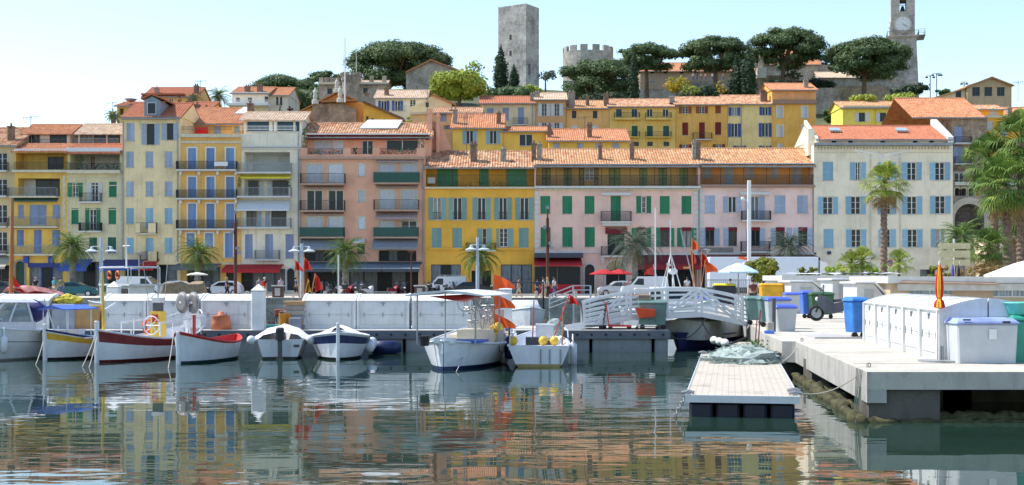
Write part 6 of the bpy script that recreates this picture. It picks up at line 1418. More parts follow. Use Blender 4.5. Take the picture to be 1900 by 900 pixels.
# b3 dark red
t_, L = boat('fishing_boat', 'wooden fishing boat with dark red stripe, wheel, net reel and tall mast', 'boat', (178, 39.4), (372, 44.4)); o3, sh = hull(t_, L, 2.0, 1.05, .66, 1.0, [(0, 1), (.02, 0), (.62, 2), (.95, 3)], [HW, AFR, MAR, REDP, HW], 0, .42, .12, foredeck=.35)
stem(t_, L, 1.0, .28); MB().tube([(L / 2 - .35, 0, .9), (L / 2 - .3, 0, 2.75)], [.05, .03], 8).build('mast', YEL, t_)
MB().tube([(L / 2 - .4, 0, 1.6), (L / 2 - 1.6, -.55, 1.78)], .035, 6).build('boom', HW, t_)
x = -.35; plate(t_, YEL, (x - .16, x + .16, -.2, .2, .42, 1.5), name='console'); plate(t_, REDP, (x + .165, x + .18, -.12, .12, 1.15, 1.4), (x - .1, x + .1, -.215, -.205, 1.0, 1.35), name='console_panel'); plate(t_, DGREY, (x - .1, x + .1, -.14, .14, 1.502, 1.78), name='instrument'); plate(t_, OFFW, (x - .13, x + .13, -.16, .16, 1.782, 1.95), name='radar_box')
MB().tube([(x, 0, 1.95), (x, 0, 2.9)], .025, 6).tube([(x - .2, .1, 1.7), (x - .3, .15, 3.1)], .014, 5).tube([(x + .2, -.2, 1.7), (x + .45, -.25, 3.1)], .014, 5).ball((x, 0, 2.95), .05).build('antenna', GREY, t_)
mb = MB(); mb.ring_torus((x + .34, 0, 1.05), .30, .02, 'x', 20); 
for k in range(4): a_ = k * math.pi / 4; mb.tube([(x + .34, -.3 * math.cos(a_), 1.05 - .3 * math.sin(a_)), (x + .34, .3 * math.cos(a_), 1.05 + .3 * math.sin(a_))], .012, 4)
mb.build('wheel', HW, t_)
mb = MB(); mb.tube([(x + .9, -.75, .75), (x + .9, -.75, 1.15), (-L / 2 + .8, -.72, 1.3), (-L / 2 + .3, -.2, 1.5), (-L / 2 + .3, .2, 1.5), (-L / 2 + .8, .72, 1.3), (x + .9, .75, 1.15), (x + .9, .75, .75)], .028, 6)
for xx in (-1.6, -1.0, -.1): 
    for y in (-.78, .78): mb.tube([(xx, y, .7), (xx, y * .97, 1.25)], .02, 5)
mb.build('hand_rail', HW, t_)
xr = -L / 2 + .75; reel = thing('x', '', 'x') if 0 else None
for k, y in enumerate((-.2, .25)):
    mb = MB(); mb.lathe([(.03, 0), (.22, .03), (.33, .02), (.34, .05), (.22, .06), (.03, .05)], 18); me = mb.build('net_reel', plain('reel_grey', (.22, .21, .2), .6, .3), t_, True); me.location = (xr, y, 1.75); me.rotation_euler = (R(90), 0, R(68))
    mb = MB(); mb.ring_torus((0, 0, 0), .35, .025, 'y', 18); me = mb.build('reel_rim', GREY, t_); me.location = (xr, y, 1.75); me.rotation_euler = (0, 0, R(68))
MB().tube([(xr, -.3, 1.75), (xr, .35, 1.75)], .05, 8).tube([(xr, 0, .7), (xr, 0, 1.75)], .06, 8).build('reel_stand', HW, t_)
plate(t_, HW, (-L / 2 + .2, -L / 2 + .5, -.35, .35, .9, 1.35), name='stern_box'); plate(t_, plain('green_box', (.08, .25, .17)), (x + .45, x + .75, .1, .4, .43, .66), name='crate_box')
MB().ring_torus((-.9, -.8, 1.0), .22, .07, 'y', 16, 8).build('life_ring', ORB, t_, True); fender(t_, -.3, -1.02, .35, GREY, .13, .3)
mb = MB()
for i in range(14): mb.box(.1 + i * .1, .14 + i * .1, -1.0, -.97, .66, .72)
plate(t_, HW, (.3, 2.0, -.99, -.94, .70, .73), name='rub_rail')
# b4 red interior rowing boat
RI = plain('red_interior', (.50, .03, .02), .55)
t_, L = boat('rowing_boat', 'white rowing boat with bright red gunwale and interior', 'boat', (330, 38.8), (440, 42.6)); hull(t_, L, 1.45, .72, .58, .95, [(0, 1), (.02, 0), (.93, 2)], [HW, AFG, RI, RI], 0, .22, .15, gun=RI, foredeck=.12, deckm=RI); stem(t_, L, .95, .03)
plate(t_, RI, (-.6, -.35, -.58, .58, .42, .46), (.5, .75, -.52, .52, .46, .5), name='thwart'); plate(t_, REDP, (.9, 1.0, -.03, .03, .6, 1.45), name='oar_post'); fender(t_, 1.55, .1, .55, GREY, .12, .25)
# orange tub on the pontoon edge
o = tag(MB().lathe([(.36, 0), (.33, .28), (.30, .45), (.34, .48), (.12, .52), (.1, .62), (.02, .64)], 16).build('mooring_buoy', plain('faded_orange', (.50, .15, .07), .7), None, True, loc=(PX(411, 45.8), 45.75, .76)), 'faded orange mooring buoy on the pontoon edge behind the red interior boat', 'buoy')
# b5 dinghy with outboard, stern to us
t_, L = boat('dinghy', 'white dinghy with white cover and raised black outboard motor', 'boat', (528, 44.8), (520, 41.2)); hull(t_, L, 1.75, .62, .62, .78, [(0, 1), (.02, 0), (.8, 0)], [HW, AFB, HW], .82, .3, .3)
mb = MB(); mb.rings([[(xx, -.9 * s_, z - .12), (xx, -.6 * s_, z + .1), (xx, 0, z + .22), (xx, .6 * s_, z + .1), (xx, .9 * s_, z - .12)] for xx, s_, z in ((-L / 2 + .25, .92, .66), (-L / 4, 1.02, .74), (0, 1.04, .70), (L / 4, .9, .78), (L / 2 - .25, .35, .8))], close=False); mb.build('boat_cover', plain('white_canvas', (.66, .67, .68), .8, 0, .08, 3), t_, True)
om = MB(); om.bbox(-L / 2 - .42, -L / 2 - .12, -.13, .13, .62, 1.02, .05); om.build('outboard_cowling', BLACK, t_); MB().bbox(-L / 2 - .32, -L / 2 - .2, -.07, .07, -.05, .62, .02).disc((-L / 2 - .3, 0, .02), .12, .05, 'x').build('outboard_leg', DGREY, t_)
MB().tube([(-L / 2 - .04, -.3, .55), (-L / 2 - .06, -.3, .1), (-L / 2 - .06, .3, .1), (-L / 2 - .04, .3, .55)], .015, 5).build('ladder', ALU, t_); plate(t_, DGREY, (-L / 2 - .022, -L / 2 - .012, -.6, -.42, .38, .46), name='vent'); MB().ball((-L / 2 + .2, .92, .6), .15).build('buoy', HW, t_, True); MB().ball((-L / 2 + .3, -.95, .6), .16).build('buoy', HW, t_, True)
# b6 navy stripe boat, bow to us
t_, L = boat('rowing_boat', 'white boat with navy stripe, bow towards the viewer, under a white cover', 'boat', (627, 40.6), (633, 44.8)); hull(t_, L, 1.95, .75, .66, .86, [(0, 1), (.02, 0), (.6, 2), (.93, 0)], [HW, AFB, NV, HW], 0, .35, .12, foredeck=.3); stem(t_, L, .86, .32)
mb = MB(); mb.rings([[(xx, -.9 * s_, z - .06), (xx, -.5 * s_, z + .1), (xx, 0, z + .18), (xx, .5 * s_, z + .1), (xx, .9 * s_, z - .06)] for xx, s_, z in ((-L / 2 + .3, .5, .8), (-L / 4, .95, .72), (0, 1.02, .70), (L / 4, .85, .75), (L / 2 - .35, .3, .88))], close=False); mb.build('boat_cover', plain('white_canvas', (0,) * 3), t_, True)
for k in range(3): MB().ball((-.2 - .3 * k, .98 + .05 * k, .28 + .06 * k), (.17, .17, .2)).build('fender', HW, t_, True)
# b7
o = tag(MB().rings([[(-.55, y, z) for y, z in ((-.2, .05), (.2, .05), (.25, .3), (-.25, .3))], [(-.35, y, z) for y, z in ((-.45, .02), (.45, .02), (.45, .42), (-.45, .42))], [(.35, y, z) for y, z in ((-.45, .02), (.45, .02), (.45, .42), (-.45, .42))], [(.55, y, z) for y, z in ((-.2, .05), (.2, .05), (.25, .3), (-.25, .3))]]).build('covered_tender', NV, None, True, loc=(PX(714, 44.2), 44.3, 0)), 'small navy covered tender against the pontoon', 'boat')
# b8 awning fishing boat
t_, L = boat('fishing_boat', 'broad white fishing boat with a white awning and three orange flags', 'boat', (918, 42.6), (822, 36.2)); hull(t_, L, 2.5, .82, .68, 1.15, [(0, 1), (.05, 0), (.5, 0), (.86, 0)], [HW, NV, HW], 0, .42, .12, n=20, foredeck=.28, deckm=CRM)
mb = MB()
for x in (-L / 2 + .35, .15):
    for y in (-.85, .85): mb.tube([(x, y, .7), (x, y, 2.12)], .024, 6)
for y in (-.85, .85): mb.bar((-L / 2 + .2, y, 2.12), (.5, y, 2.12), .04)
mb.build('awning_frame', GREY, t_); mb = MB(); mb.rings([[(x, -1.15, 2.1), (x, -.6, 2.2), (x, 0, 2.24), (x, .6, 2.2), (x, 1.15, 2.1), (x, 1.15, 2.07), (x, 0, 2.19), (x, -1.15, 2.07)] for x in (-L / 2 + .1, -1.2, -.3, .55)]); mb.build('awning', HW, t_); mb = MB(); mb.rings([[(x, -.7, 2.06), (x, 0, 1.93 - .05 * (x + 2)), (x, .7, 2.06), (x, 0, 2.1)] for x in (-2.3, -1.6, -.8)]); mb.build('rolled_awning', REDP, t_, True)
mb = MB()
for i in range(22): a_ = rnd.uniform(0, 6); mb.ring_torus((1.0 + rnd.uniform(-.3, .3), rnd.uniform(-.4, .4), 1.1 + rnd.random() * .8), rnd.uniform(.12, .3), .015, rnd.choice('xyz'), 10, 4)
mb.build('net_hauler', GREY, t_); plate(t_, CRM, (.2, 1.3, -.5, .5, .42, 1.0), name='engine_box'); plate(t_, BLT, (-2.6, -1.5, -.9, .2, .74, .80), (1.9, 2.5, -.7, .5, 1.12, 1.2), name='tarpaulin'); plate(t_, HW, (1.5, 1.7, -.7, .5, .6, 1.6), name='splash_board')
MB().lathe([(.12, 0), (.17, .28)], 12, (-L / 2 + .05, -.0 + .55, .68)).build('bucket', BLACK, t_); fender(t_, -.5, -1.3, .15, NV, .14, .7); fender(t_, -.1, -1.3, .3, HW, .12, .4)
mb = MB()
for i in range(18): mb.ring_torus((-.9 + rnd.uniform(-.08, .08), -1.16, .68 + rnd.uniform(-.05, .1)), rnd.uniform(.12, .28), .018, 'y', 14, 4)
mb.build('rope_coil', ROPE, t_)
MB().ball((1.1, -.6, 1.05), .17).build('float', YEL, t_, True); MB().ball((1.3, -.45, .98), .15).build('float', YEL, t_, True); plate(t_, HW, (-L / 2 + .1, -L / 2 + .3, -.3, .3, .75, .9), name='stern_box')
pole_flag(t_, (1.05, -.5, .9), (1.1, -.45, 2.75), ORB, (.68, .52), n=3, gap=.62, az=R(-65))
# b9 white open boat, stern to us
t_, L = boat('motor_boat', 'boxy white work boat, stern towards the viewer, with yellow float balls', 'boat', (1000, 43.6), (1000, 37.6)); hull(t_, L, 1.85, .62, .60, .82, [(0, 1), (.04, 0), (.82, 0)], [HW, plain('waterline_yellow', (.35, .27, .08)), HW], .97, .3, .5)
plate(t_, HW, (-L / 2 + .1, -L / 2 + .7, -.88, .88, .5, .6), name='stern_deck'); plate(t_, HW, (-.5, .1, -.45, .1, .3, 1.15), name='console'); plate(t_, DGREY, (-1.8, -1.3, -.4, .4, .31, .8), name='engine_box')
for y in (-.62, -.05): 
    for s_ in (0, .26): MB().box(-L / 2 - .03, -L / 2 - .004, y - .02 - s_, y + .02 - s_, .1, .52).build('transom_rib', GREY, t_)
for y in (-.75, .12, .45): MB().ball((-L / 2 + .4, -y, .74), .14).build('float', YEL, t_, True)
MB().tube([(-L / 2 + .1, -.85, .62), (-L / 2 + .1, -.85, .85), (0, -.9, .95), (1.8, -.55, 1.1)], .02, 5).tube([(-L / 2 + .1, .85, .62), (-L / 2 + .1, .85, .85), (0, .9, .95), (1.8, .55, 1.1)], .02, 5).build('hand_rail', ALU, t_)
pole_flag(t_, (-1.6, -.3, .4), (-.9, -.95, 2.1), REDP, (.3, .3), REDP, az=R(-90)); MB().tube([(-1.2, .2, .5), (-1.1, .15, 1.9)], .02, 5).build('flag_pole', REDP, t_); MB().tube([(-1.4, -.7, .5), (-1.0, -.75, 1.7)], .03, 5).build('wooden_stake', WOOD, t_)
MB().ring_torus((-1.9, -.3, .75), .2, .03, 'z', 14).ring_torus((-1.9, -.3, .8), .18, .03, 'z', 14).build('rope_coil', ROPE, t_); fender(t_, -1.6, -1.02, -.1, HW, .13, .75)
for k in range(5): fender(t_, -1.8 + k * .35, 1.05 + .08 * (k % 2), .0 + .08 * (k % 3), NV if k % 2 else GREY, .12, .5)
mb = MB(); mb.ball((.9, -.5, 1.0), (.3, .3, .28), 10, 7, .4); mb.build('net_pile', plain('net_green', (0,) * 3), t_)
# boats in the inner basin
t_, L = boat('speedboat', 'white speedboat with a folded black bimini top moored below the promenade', 'boat', (985, 62), (968, 70)); hull(t_, L, 2.0, .9, .9, 1.15, [(0, 0), (.5, 0), (.9, 0)], [HW, HW], .8, .5, .8, foredeck=.5)
MB().rings([[(x, -.8, .95), (x, -.6, z), (x, .6, z), (x, .8, .95)] for x, z in ((.9, 1.2), (-.4, 1.45), (-2.2, 1.4))]).build('boat_cover', HW, t_, True); MB().tube([(-1.5, -1, .9), (-1.0, -.95, 2.35), (-1.0, .95, 2.35), (-1.5, 1, .9)], .06, 6).build('bimini_frame', BLACK, t_)
t_, L = boat('inflatable_boat', 'small white inflatable dinghy on the water behind the boxy work boat', 'boat', (1090, 47.5), (1010, 50.5)); hull(t_, L, 1.5, .5, .42, .75, [(0, 0), (.5, 0)], [HW, HW], .9, .2, .3); 
t_, L = boat('sailing_boat', 'white sailing boat with red canopy and varnished leaning mast on the left', 'boat', (-40, 70), (118, 76)); hull(t_, L, 2.3, 1.0, 1.1, 1.4, [(0, 0), (.6, 1), (.9, 0)], [HW, REDP, HW], 0, .6, .3, foredeck=.3)
MB().tube([(.9, 0, .8), (1.0, .2, 7.0)], [.13, .08], 10).build('mast', plain('varnish', (.45, .13, .02), .35), t_); mb = MB(); mb.rings([[(x, -.9, z - .3), (x, -.5, z), (x, .5, z), (x, .9, z - .3), (x, .5, z - .06), (x, -.5, z - .06)] for x, z in ((-2.6, 1.75), (-1.4, 2.0), (0, 2.15), (.7, 2.05))]); mb.mi = 0; mb.build('canopy', plain('canopy_red_white', (.5, .2, .17), .7, 0, .7, 1.6), t_); mb = MB(); mb.add([(1.0, 0, 3.1), (.55, -.05, 1.9), (-.6, -.1, 1.75), (-.9, -.1, 1.95), (.3, 0, 2.2)], [(0, 1, 2, 3, 4)]); mb.build('furled_sail', plain('bright_red_cloth', (0,) * 3), t_); MB().ball((-1.0, -.3, 1.75), (.8, .4, .25), 12, 8).build('red_bag', REDP, t_, True)
t_, L = boat('sailing_boat', 'boat at the left edge with a silvery furled sail leaning into view', 'boat', (-70, 66), (-20, 72)); hull(t_, L, 2.0, .9, .9, 1.2, [(0, 0), (.9, 0)], [HW, HW], 0, .6, .3); MB().tube([(.0, 0, .8), (1.0, .3, 4.2), (2.0, .6, 7.5)], [.12, .2, .06], 8).build('furled_sail', OFFW, t_)
t_, L = boat('trawler', 'white fishing boat with a flat upper deck and two life rings, behind the left lockers', 'boat', (300, 78), (196, 84)); hull(t_, L, 2.6, 1.1, 1.0, 1.5, [(0, 0), (.5, 0), (.9, 0)], [OFFW, HW], .9, .5, .4)
plate(t_, OFFW, (-2.6, 1.9, -1.1, 1.1, 2.1, 2.2), name='upper_deck'); plate(t_, OFFW, (-.3, 1.4, -.8, .8, .6, 2.099), name='wheelhouse'); plate(t_, GLASS, (-.2, 1.3, -.83, -.802, 1.45, 1.9), (-.2, 1.3, .802, .83, 1.45, 1.9), name='window'); mb = MB()
for x in (-2.4, -1.5, 1.7):
    for y in (-1, 1): mb.bar((x, y, 1), (x, y, 2.1), .08)
for y in (-1.05, 1.05): mb.tube([(-2.5, y, 2.2), (-2.5, y, 3.2), (1.6, y, 3.2), (1.6, y, 2.2)], .04, 5)
mb.build('deck_posts', OFFW, t_); plate(t_, HW, (-2.2, 1.2, -1.1, 1.1, 3.22, 3.3), name='sun_roof')
for x in (-.9, .3): MB().ring_torus((x, -1.12, 2.75), .23, .07, 'y', 16, 8).build('life_ring', plain('ring_orange', (.75, .16, .06), .7, 0, .7, 6), t_, True)
MB().tube([(-.9, 0, 3.3), (-.9, 0, 5.2)], .06, 6).tube([(-1.4, 0, 4.6), (-.4, 0, 4.6)], .04, 5).build('mast', OFFW, t_)
t_, L = boat('trawler', 'white trawler behind the footbridge with an A-frame mast, radar and pennants', 'boat', (1330, 57), (1190, 66)); hull(t_, L, 2.8, 1.1, 1.0, 1.6, [(0, 1), (.05, 0), (.8, 0)], [HW, NV, HW], .85, .6, .4, foredeck=.3)
plate(t_, HW, (-1.2, .8, -.9, .9, .6, 2.15), name='wheelhouse'); plate(t_, GLASS, (-1.0, .6, -.93, -.902, 1.5, 1.95), (-1.0, .6, .902, .93, 1.5, 1.95), (.802, .82, -.7, .7, 1.5, 1.95), name='window'); plate(t_, plain('rusty_plank', (.3, .2, .14)), (-3.6, -1.5, -1.1, 1.1, 1.7, 1.75), name='plank_roof')
mb = MB(); A_ = Vector((-.7, 0, 3.75))
for y in (-.4, .4): mb.tube([(-.4, y, 2.1), A_], .028, 6); mb.tube([(-1.1, y, 1.8), A_], .02, 6)
mb.bar((-1.6, .3, 3.2), (-.3, -.3, 3.25), .14, .09); mb.tube([A_, A_ + Vector((0, 0, 1.6))], .03, 5); mb.build('a_frame', OFFW, t_); MB().ball((-1.3, .35, 2.9), (.24, .24, .16), 12, 8).tube([(-1.3, .35, 2.1), (-1.3, .35, 2.8)], .04, 6).build('radar', HW, t_, True)
for dz, c in ((1.4, 'flag_blue'), (.8, 'flag_red'), (1.1, 'flag_yellow')):
    m_ = plain(c, {'flag_blue': (.2, .22, .5), 'flag_red': (.55, .1, .08), 'flag_yellow': (.6, .55, .1)}[c], .8); q = A_ + Vector((.03 if c != 'flag_yellow' else -.3, 0, dz)); MB().add([q, q + Vector((-.25, .2, -.9)), q + Vector((.15, 0, -.55))], [(0, 1, 2)]).build('pennant', m_, t_)
pole_flag(t_, (.6, -.9, 1.5), (.1, -1.2, 3.2), REDP, (.5, .5), HW, az=R(-80)); MB().tube([(.8, .8, 1.4), (-.2, .3, 4.9)], .03, 5).build('stay', GREY, t_)
# fishing marker flags standing on the boat basin edge
def marker_bundle(label, xp, D, z0, items):
    t2 = thing('marker_buoys', label, 'flags', (PX(xp, D), D, z0), 0)
    for (bx, by, tx, ty, tz, m_, fw, fh) in items: pole_flag(t2, (bx, by, 0), (tx, ty, tz), m_, (fw, fh), plain('orange_pole', (.6, .25, .08)), az=R(0 if fw > 0 else 180)) if m_ else None
marker_bundle('bundle of orange and red marker flags right of the trawler mast', 1288, 58, .9, [(0, 0, -.1, 0, 3.5, ORB, .3, .6), (.15, .1, .5, 0, 2.5, ORB, .55, .6), (.2, 0, -.15, .1, 3.0, REDP, .25, .8), (.3, .1, .35, .1, 2.9, REDP, .3, .7)])
marker_bundle('red marker flags and poles standing beside the stacked crates', 557, 47.6, .76, [(0, 0, .15, 0, 2.6, REDP, .3, .5), (.1, .1, -.2, 0, 2.5, REDP, .3, .4), (.2, 0, .55, 0, 2.0, REDP, .3, .7), (-.1, 0, .3, 0, 1.8, YEL, .1, .5)])
# things on the pontoon
CRA = [plain(f'crate_{i}', c, .8) for i, c in enumerate(((.3, .27, .24), (.42, .26, .12), (.25, .26, .3), (.36, .33, .28)))]
for k in range(6):
    z = .76 + k * .17; mb = MB(); mb.bbox(-.38, .38, -.25, .25, 0, .155, .02, .03, .02); o = mb.build('fish_crate', CRA[k % 4], None, loc=(PX(546, 46.2) + rnd.uniform(-.03, .03), 46.3, z), rot=(0, 0, rnd.uniform(-.08, .08))); tag(o, ('bottom', 'second', 'third', 'fourth', 'fifth', 'topmost')[k] + ' fish crate in the stack left of the white lockers', 'crate', 'stacked fish crates')
def bucket(label, xp, D, z0, m_, r=.16, h=.5, nm='bucket'):
    t2 = thing(nm, label, 'bucket', (PX(xp, D), D, z0)); MB().lathe([(r * .8, 0), (r, h), (r * 1.08, h + .01), (r * 1.08, h + .04), (r * .9, h + .04), (r * .75, .05)], 14).build('body', m_, t2); MB().tube([(-r, 0, h), (-r * .7, 0, h + r * .8), (r * .7, 0, h + r * .8), (r, 0, h)], .01, 4).build('handle', GREY, t2)
bucket('orange bucket left of the stacked crates', 525, 45.9, .76, plain('orange_bucket', (.62, .24, .02)), .15, .52); bucket('orange bucket touching the stacked crates', 533, 46.1, .76, plain('orange_bucket', (0,) * 3), .15, .50)
o = tag(MB().bbox(-.2, .2, -.2, .2, 0, .42, .02).build('grey_crate', CRA[2], None, loc=(PX(548, 45.6), 45.65, .76)), 'grey upright crate at the foot of the crate stack', 'crate')
o = tag(MB().rings([[(x, -.25, z), (x, .25, z), (x, .25, z + .12), (x, -.25, z + .12)] for x, z in ((-.7, 0), (.7, 0))]).build('net_bag', plain('turquoise_net', (.12, .42, .40), .9), None, loc=(PX(512, 47), 47, .76)), 'turquoise net laid on the pontoon behind the pile', 'net')
o = tag(MB().bbox(-.5, .5, -.35, .35, 0, .85, .03).build('cardboard_box', plain('cardboard', (.42, .25, .10), .85), None, loc=(PX(163, 46.5), 46.6, .76)), 'large tan box on the pontoon behind the blue canopy', 'box')
o = tag(MB().bbox(-.42, .42, -.3, .3, 0, .9, .03).build('grey_tub', plain('grey_tub', (.30, .32, .36), .6), None, loc=(PX(122, 46.5), 46.5, .76)), 'grey tub on the pontoon right of the cabin cruiser', 'tub')
mb = MB(); mb.ball((0, 0, .1), (.5, .3, .2), 12, 8, .5, 5); tag(mb.build('net_bag', plain('yellow_net', (.5, .42, .05), .9, 0, .8, 9), None, loc=(PX(125, 46.6), 46.6, 1.67)), 'yellow and green net bundle heaped on the grey tub', 'net')
def trolley(label, xp, D, z0, m_, rz=0):
    t2 = thing('trolley', label, 'cart', (PX(xp, D), D, z0), rz); mb = MB()
    for y in (-.22, .22): mb.tube([(-.4, y, .12), (.4, y, .12)], .018, 5); mb.tube([(.4, y, .12), (.5, y, .95), (.6, y, 1.0)], .018, 5)
    for z in (.3, .5, .7, .95): mb.tube([(.42 + z * .08, -.22, z), (.42 + z * .08, .22, z)], .014, 4)
    for y in (-.22, 0, .22): mb.tube([(-.4, y, .14), (.4, y, .14)], .012, 4)
    mb.build('frame', m_, t2)
    for x in (-.33, .33):
        for y in (-.2, .2): MB().disc((x, y, .065), .065, .03).build('wheel', RUBBER, t2)
trolley('dark folding trolley at the left on the pontoon end', 1098, 45.9, .76, BLACK); trolley('dark folding trolley standing upright beside the red one', 1104, 46.2, .76, DGREY, R(180)); trolley('low red trolley left of the green dumpster', 1150, 45.8, .76, REDP, R(180))
def dumpster(name, label, xp, D, z0, w, d, h, m_, lid, rz=0, wheels=True, cat='bin', tx=.06, group=None):
    t2 = thing(name, label, cat, (PX(xp, D), D, z0), rz, group); w0 = .17 if wheels else .0
    MB().bbox(-w / 2, w / 2, -d / 2, d / 2, w0, h - .06, .03, tx, tx * .7).build('body', m_, t2)
    MB().bbox(-w / 2 - .03, w / 2 + .03, -d / 2 - .03, d / 2 + .03, h - .058, h - .015, .02).rings([[(-w / 2, -d / 2, h - .012), (w / 2, -d / 2, h - .012), (w / 2, d / 2, h - .012), (-w / 2, d / 2, h - .012)], [(-w / 2 + .05, -d / 2 + .1, h + .04), (w / 2 - .05, -d / 2 + .1, h + .04), (w / 2 - .05, d / 2 - .03, h + .06), (-w / 2 + .05, d / 2 - .03, h + .06)]]).build('lid', lid, t2)
    if wheels:
        for x in (-w / 2 + .12, w / 2 - .12): MB().disc((x, -d / 2 + .12, .09), .09, .05).build('wheel', RUBBER, t2)
        MB().tube([(-w / 2 + .08, d / 2 + .0, h - .1), (-w / 2 + .08, d / 2 + .08, h - .04), (w / 2 - .08, d / 2 + .08, h - .04), (w / 2 - .08, d / 2, h - .1)], .018, 5).build('handle', BLACK, t2)
    return t2
GB_ = plain('bin_green_grey', (.12, .21, .19), .5); GRB = plain('bin_grey', (.44, .46, .47), .5, 0, .1); BLL = plain('blue_lid', (.07, .12, .58), .4, 0, .1); GNB = plain('bin_green', (.035, .10, .04), .5)
dumpster('dumpster', 'grey-green wheeled dumpster at the pontoon end with an orange basket in front', 1210, 46.0, .76, .98, .7, .98, GB_, GB_)
t2 = thing('shopping_cart', 'bright orange shopping cart basket in front of the grey-green dumpster', 'cart', (PX(1200, 45.5), 45.45, .76))
MB().rings([[(-.28, -.12, .42), (.26, -.12, .46), (.26, .12, .46), (-.28, .12, .42)], [(-.42, -.16, .78), (.30, -.16, .72), (.30, .16, .72), (-.42, .16, .78)]]).build('basket', plain('orange_basket', (.75, .08, .02), .5), t2); MB().tube([(-.42, 0, .78), (-.2, 0, .4), (-.35, 0, .12)], .018, 5).tube([(.25, 0, .46), (.35, 0, .12), (-.35, 0, .12)], .018, 5).build('frame', DGREY, t2)
for x in (-.35, .35): MB().disc((x, 0, .06), .06, .03).build('wheel', RUBBER, t2)
mb = MB()
for k in range(3): mb.box(-.22, .22, -.15, .15, .005 + k * .06, .05 + k * .06)
tag(mb.build('wooden_box', plain('box_wood', (.28, .2, .14), .9), None, loc=(PX(1196, 46), 46, 1.8)), 'small slatted wooden box on top of the grey-green dumpster', 'box')
# tarpaulin-covered boat under the bridge
t_, L = boat('covered_boat', 'boat under a grey tarpaulin beneath the footbridge', 'boat', (1255, 46.5), (1345, 51)); hull(t_, L, 1.9, .5, .5, .6, [(0, 1), (.3, 1)], [NV, NV, NV], .8, .3, .3)
MB().rings([[(x, -.95, .35), (x, -.9, 1.0), (x, 0, z), (x, .9, 1.0), (x, .95, .35)] for x, z in ((-2.2, 1.15), (-.5, 1.3), (1.0, 1.3), (2.2, 1.1))]).build('tarpaulin', plain('grey_tarp', (.38, .38, .33), .8, 0, .2, 3), t_)
# quay objects
dumpster('wheelie_bin', 'bright blue wheelie bin beside the row of near lockers', 1588, 36.3, QZ, .50, .62, 1.1, plain('bright_blue', (.03, .17, .5), .5, 0, .3), plain('bright_blue', (0,) * 3), R(12))
dumpster('storage_tub', 'small light grey tub with blue lid on the kerb', 1457, 41.0, QZ, .64, .55, .80, GRB, BLL, 0, False)
dumpster('storage_tub', 'tall light grey tub with blue lid behind the small one', 1443, 43.2, QZ, .78, .6, 1.0, GRB, BLL, 0, False)
dumpster('wheelie_bin', 'grey-green bin at the bridge foot, right-hand one', 1419, 44.6, QZ, .42, .6, 1.0, GB_, GB_)
dumpster('wheelie_bin', 'grey-green bin at the bridge foot, partly behind the railing', 1400, 46.6, QZ, .62, .6, .98, GB_, GB_)
dumpster('wheelie_bin', 'medium blue wheelie bin left of the dark green dumpster', 1495, 54.2, QZ, .42, .6, 1.1, plain('mid_blue', (.06, .16, .58), .45), BLL)
dumpster('dumpster', 'dark green dumpster behind the parked scooter', 1523, 53.6, QZ, .95, .7, 1.05, GNB, GNB)
dumpster('dumpster', 'large yellow dumpster beside the white sheds', 1431, 66, QZ, 1.15, .8, 1.35, plain('bin_yellow', (.62, .33, .01), .5, 0, .25), plain('bin_yellow', (0,) * 3))
dumpster('storage_tub', 'grey tub with blue crate lid right of the yellow dumpster', 1470, 61, QZ, .8, .6, .95, GRB, BLL, 0, False)
dumpster('dumpster', 'black dumpster with bright yellow lid behind the footbridge', 1344, 74, QZ, 1.2, .8, 1.3, plain('bin_black', (.015, .018, .03)), plain('lid_yellow', (.75, .62, .02), .5))
dumpster('storage_tub', 'red-orange box behind the bridge railing, on the quay', 1408, 54, QZ, .8, .5, .82, plain('rust_orange', (.5, .12, .03)), plain('rust_orange', (0,) * 3), 0, False)
t2 = dumpster('storage_tub', 'big pale grey tub with blue-white lid in front of the near lockers', 1821, 25.9, QZ, 1.2, .7, .84, plain('tub_pale', (.52, .54, .56), .5, 0, .08), plain('lid_pale_blue', (.30, .38, .68), .5, 0, .3, 1.5), 0, False, tx=.03)
plate(t2, WHITE, (.02, .17, -.375, -.36, .48, .68), name='paper_label'); plate(t2, BLACK, (.28, .42, -.42, -.36, .80, .84), (-.5, -.36, -.42, -.36, .85, .88), name='clip')
dumpster('dumpster', 'green bin at the right edge of the photo beside the pale tub', 1902, 26.2, QZ, .75, .7, .9, plain('bin_teal', (.03, .28, .20), .45), plain('bin_teal', (0,) * 3), 0, False, tx=.03)
o = tag(MB().lathe([(.26, 0), (.34, .22), (.36, .23), (.34, .25), (.3, .2)], 16).build('basin', plain('turquoise', (.10, .48, .40), .5), None, loc=(PX(1893, 26.2), 26.2, QZ + .955)), 'turquoise basin standing on the green bin at the right edge', 'tub')
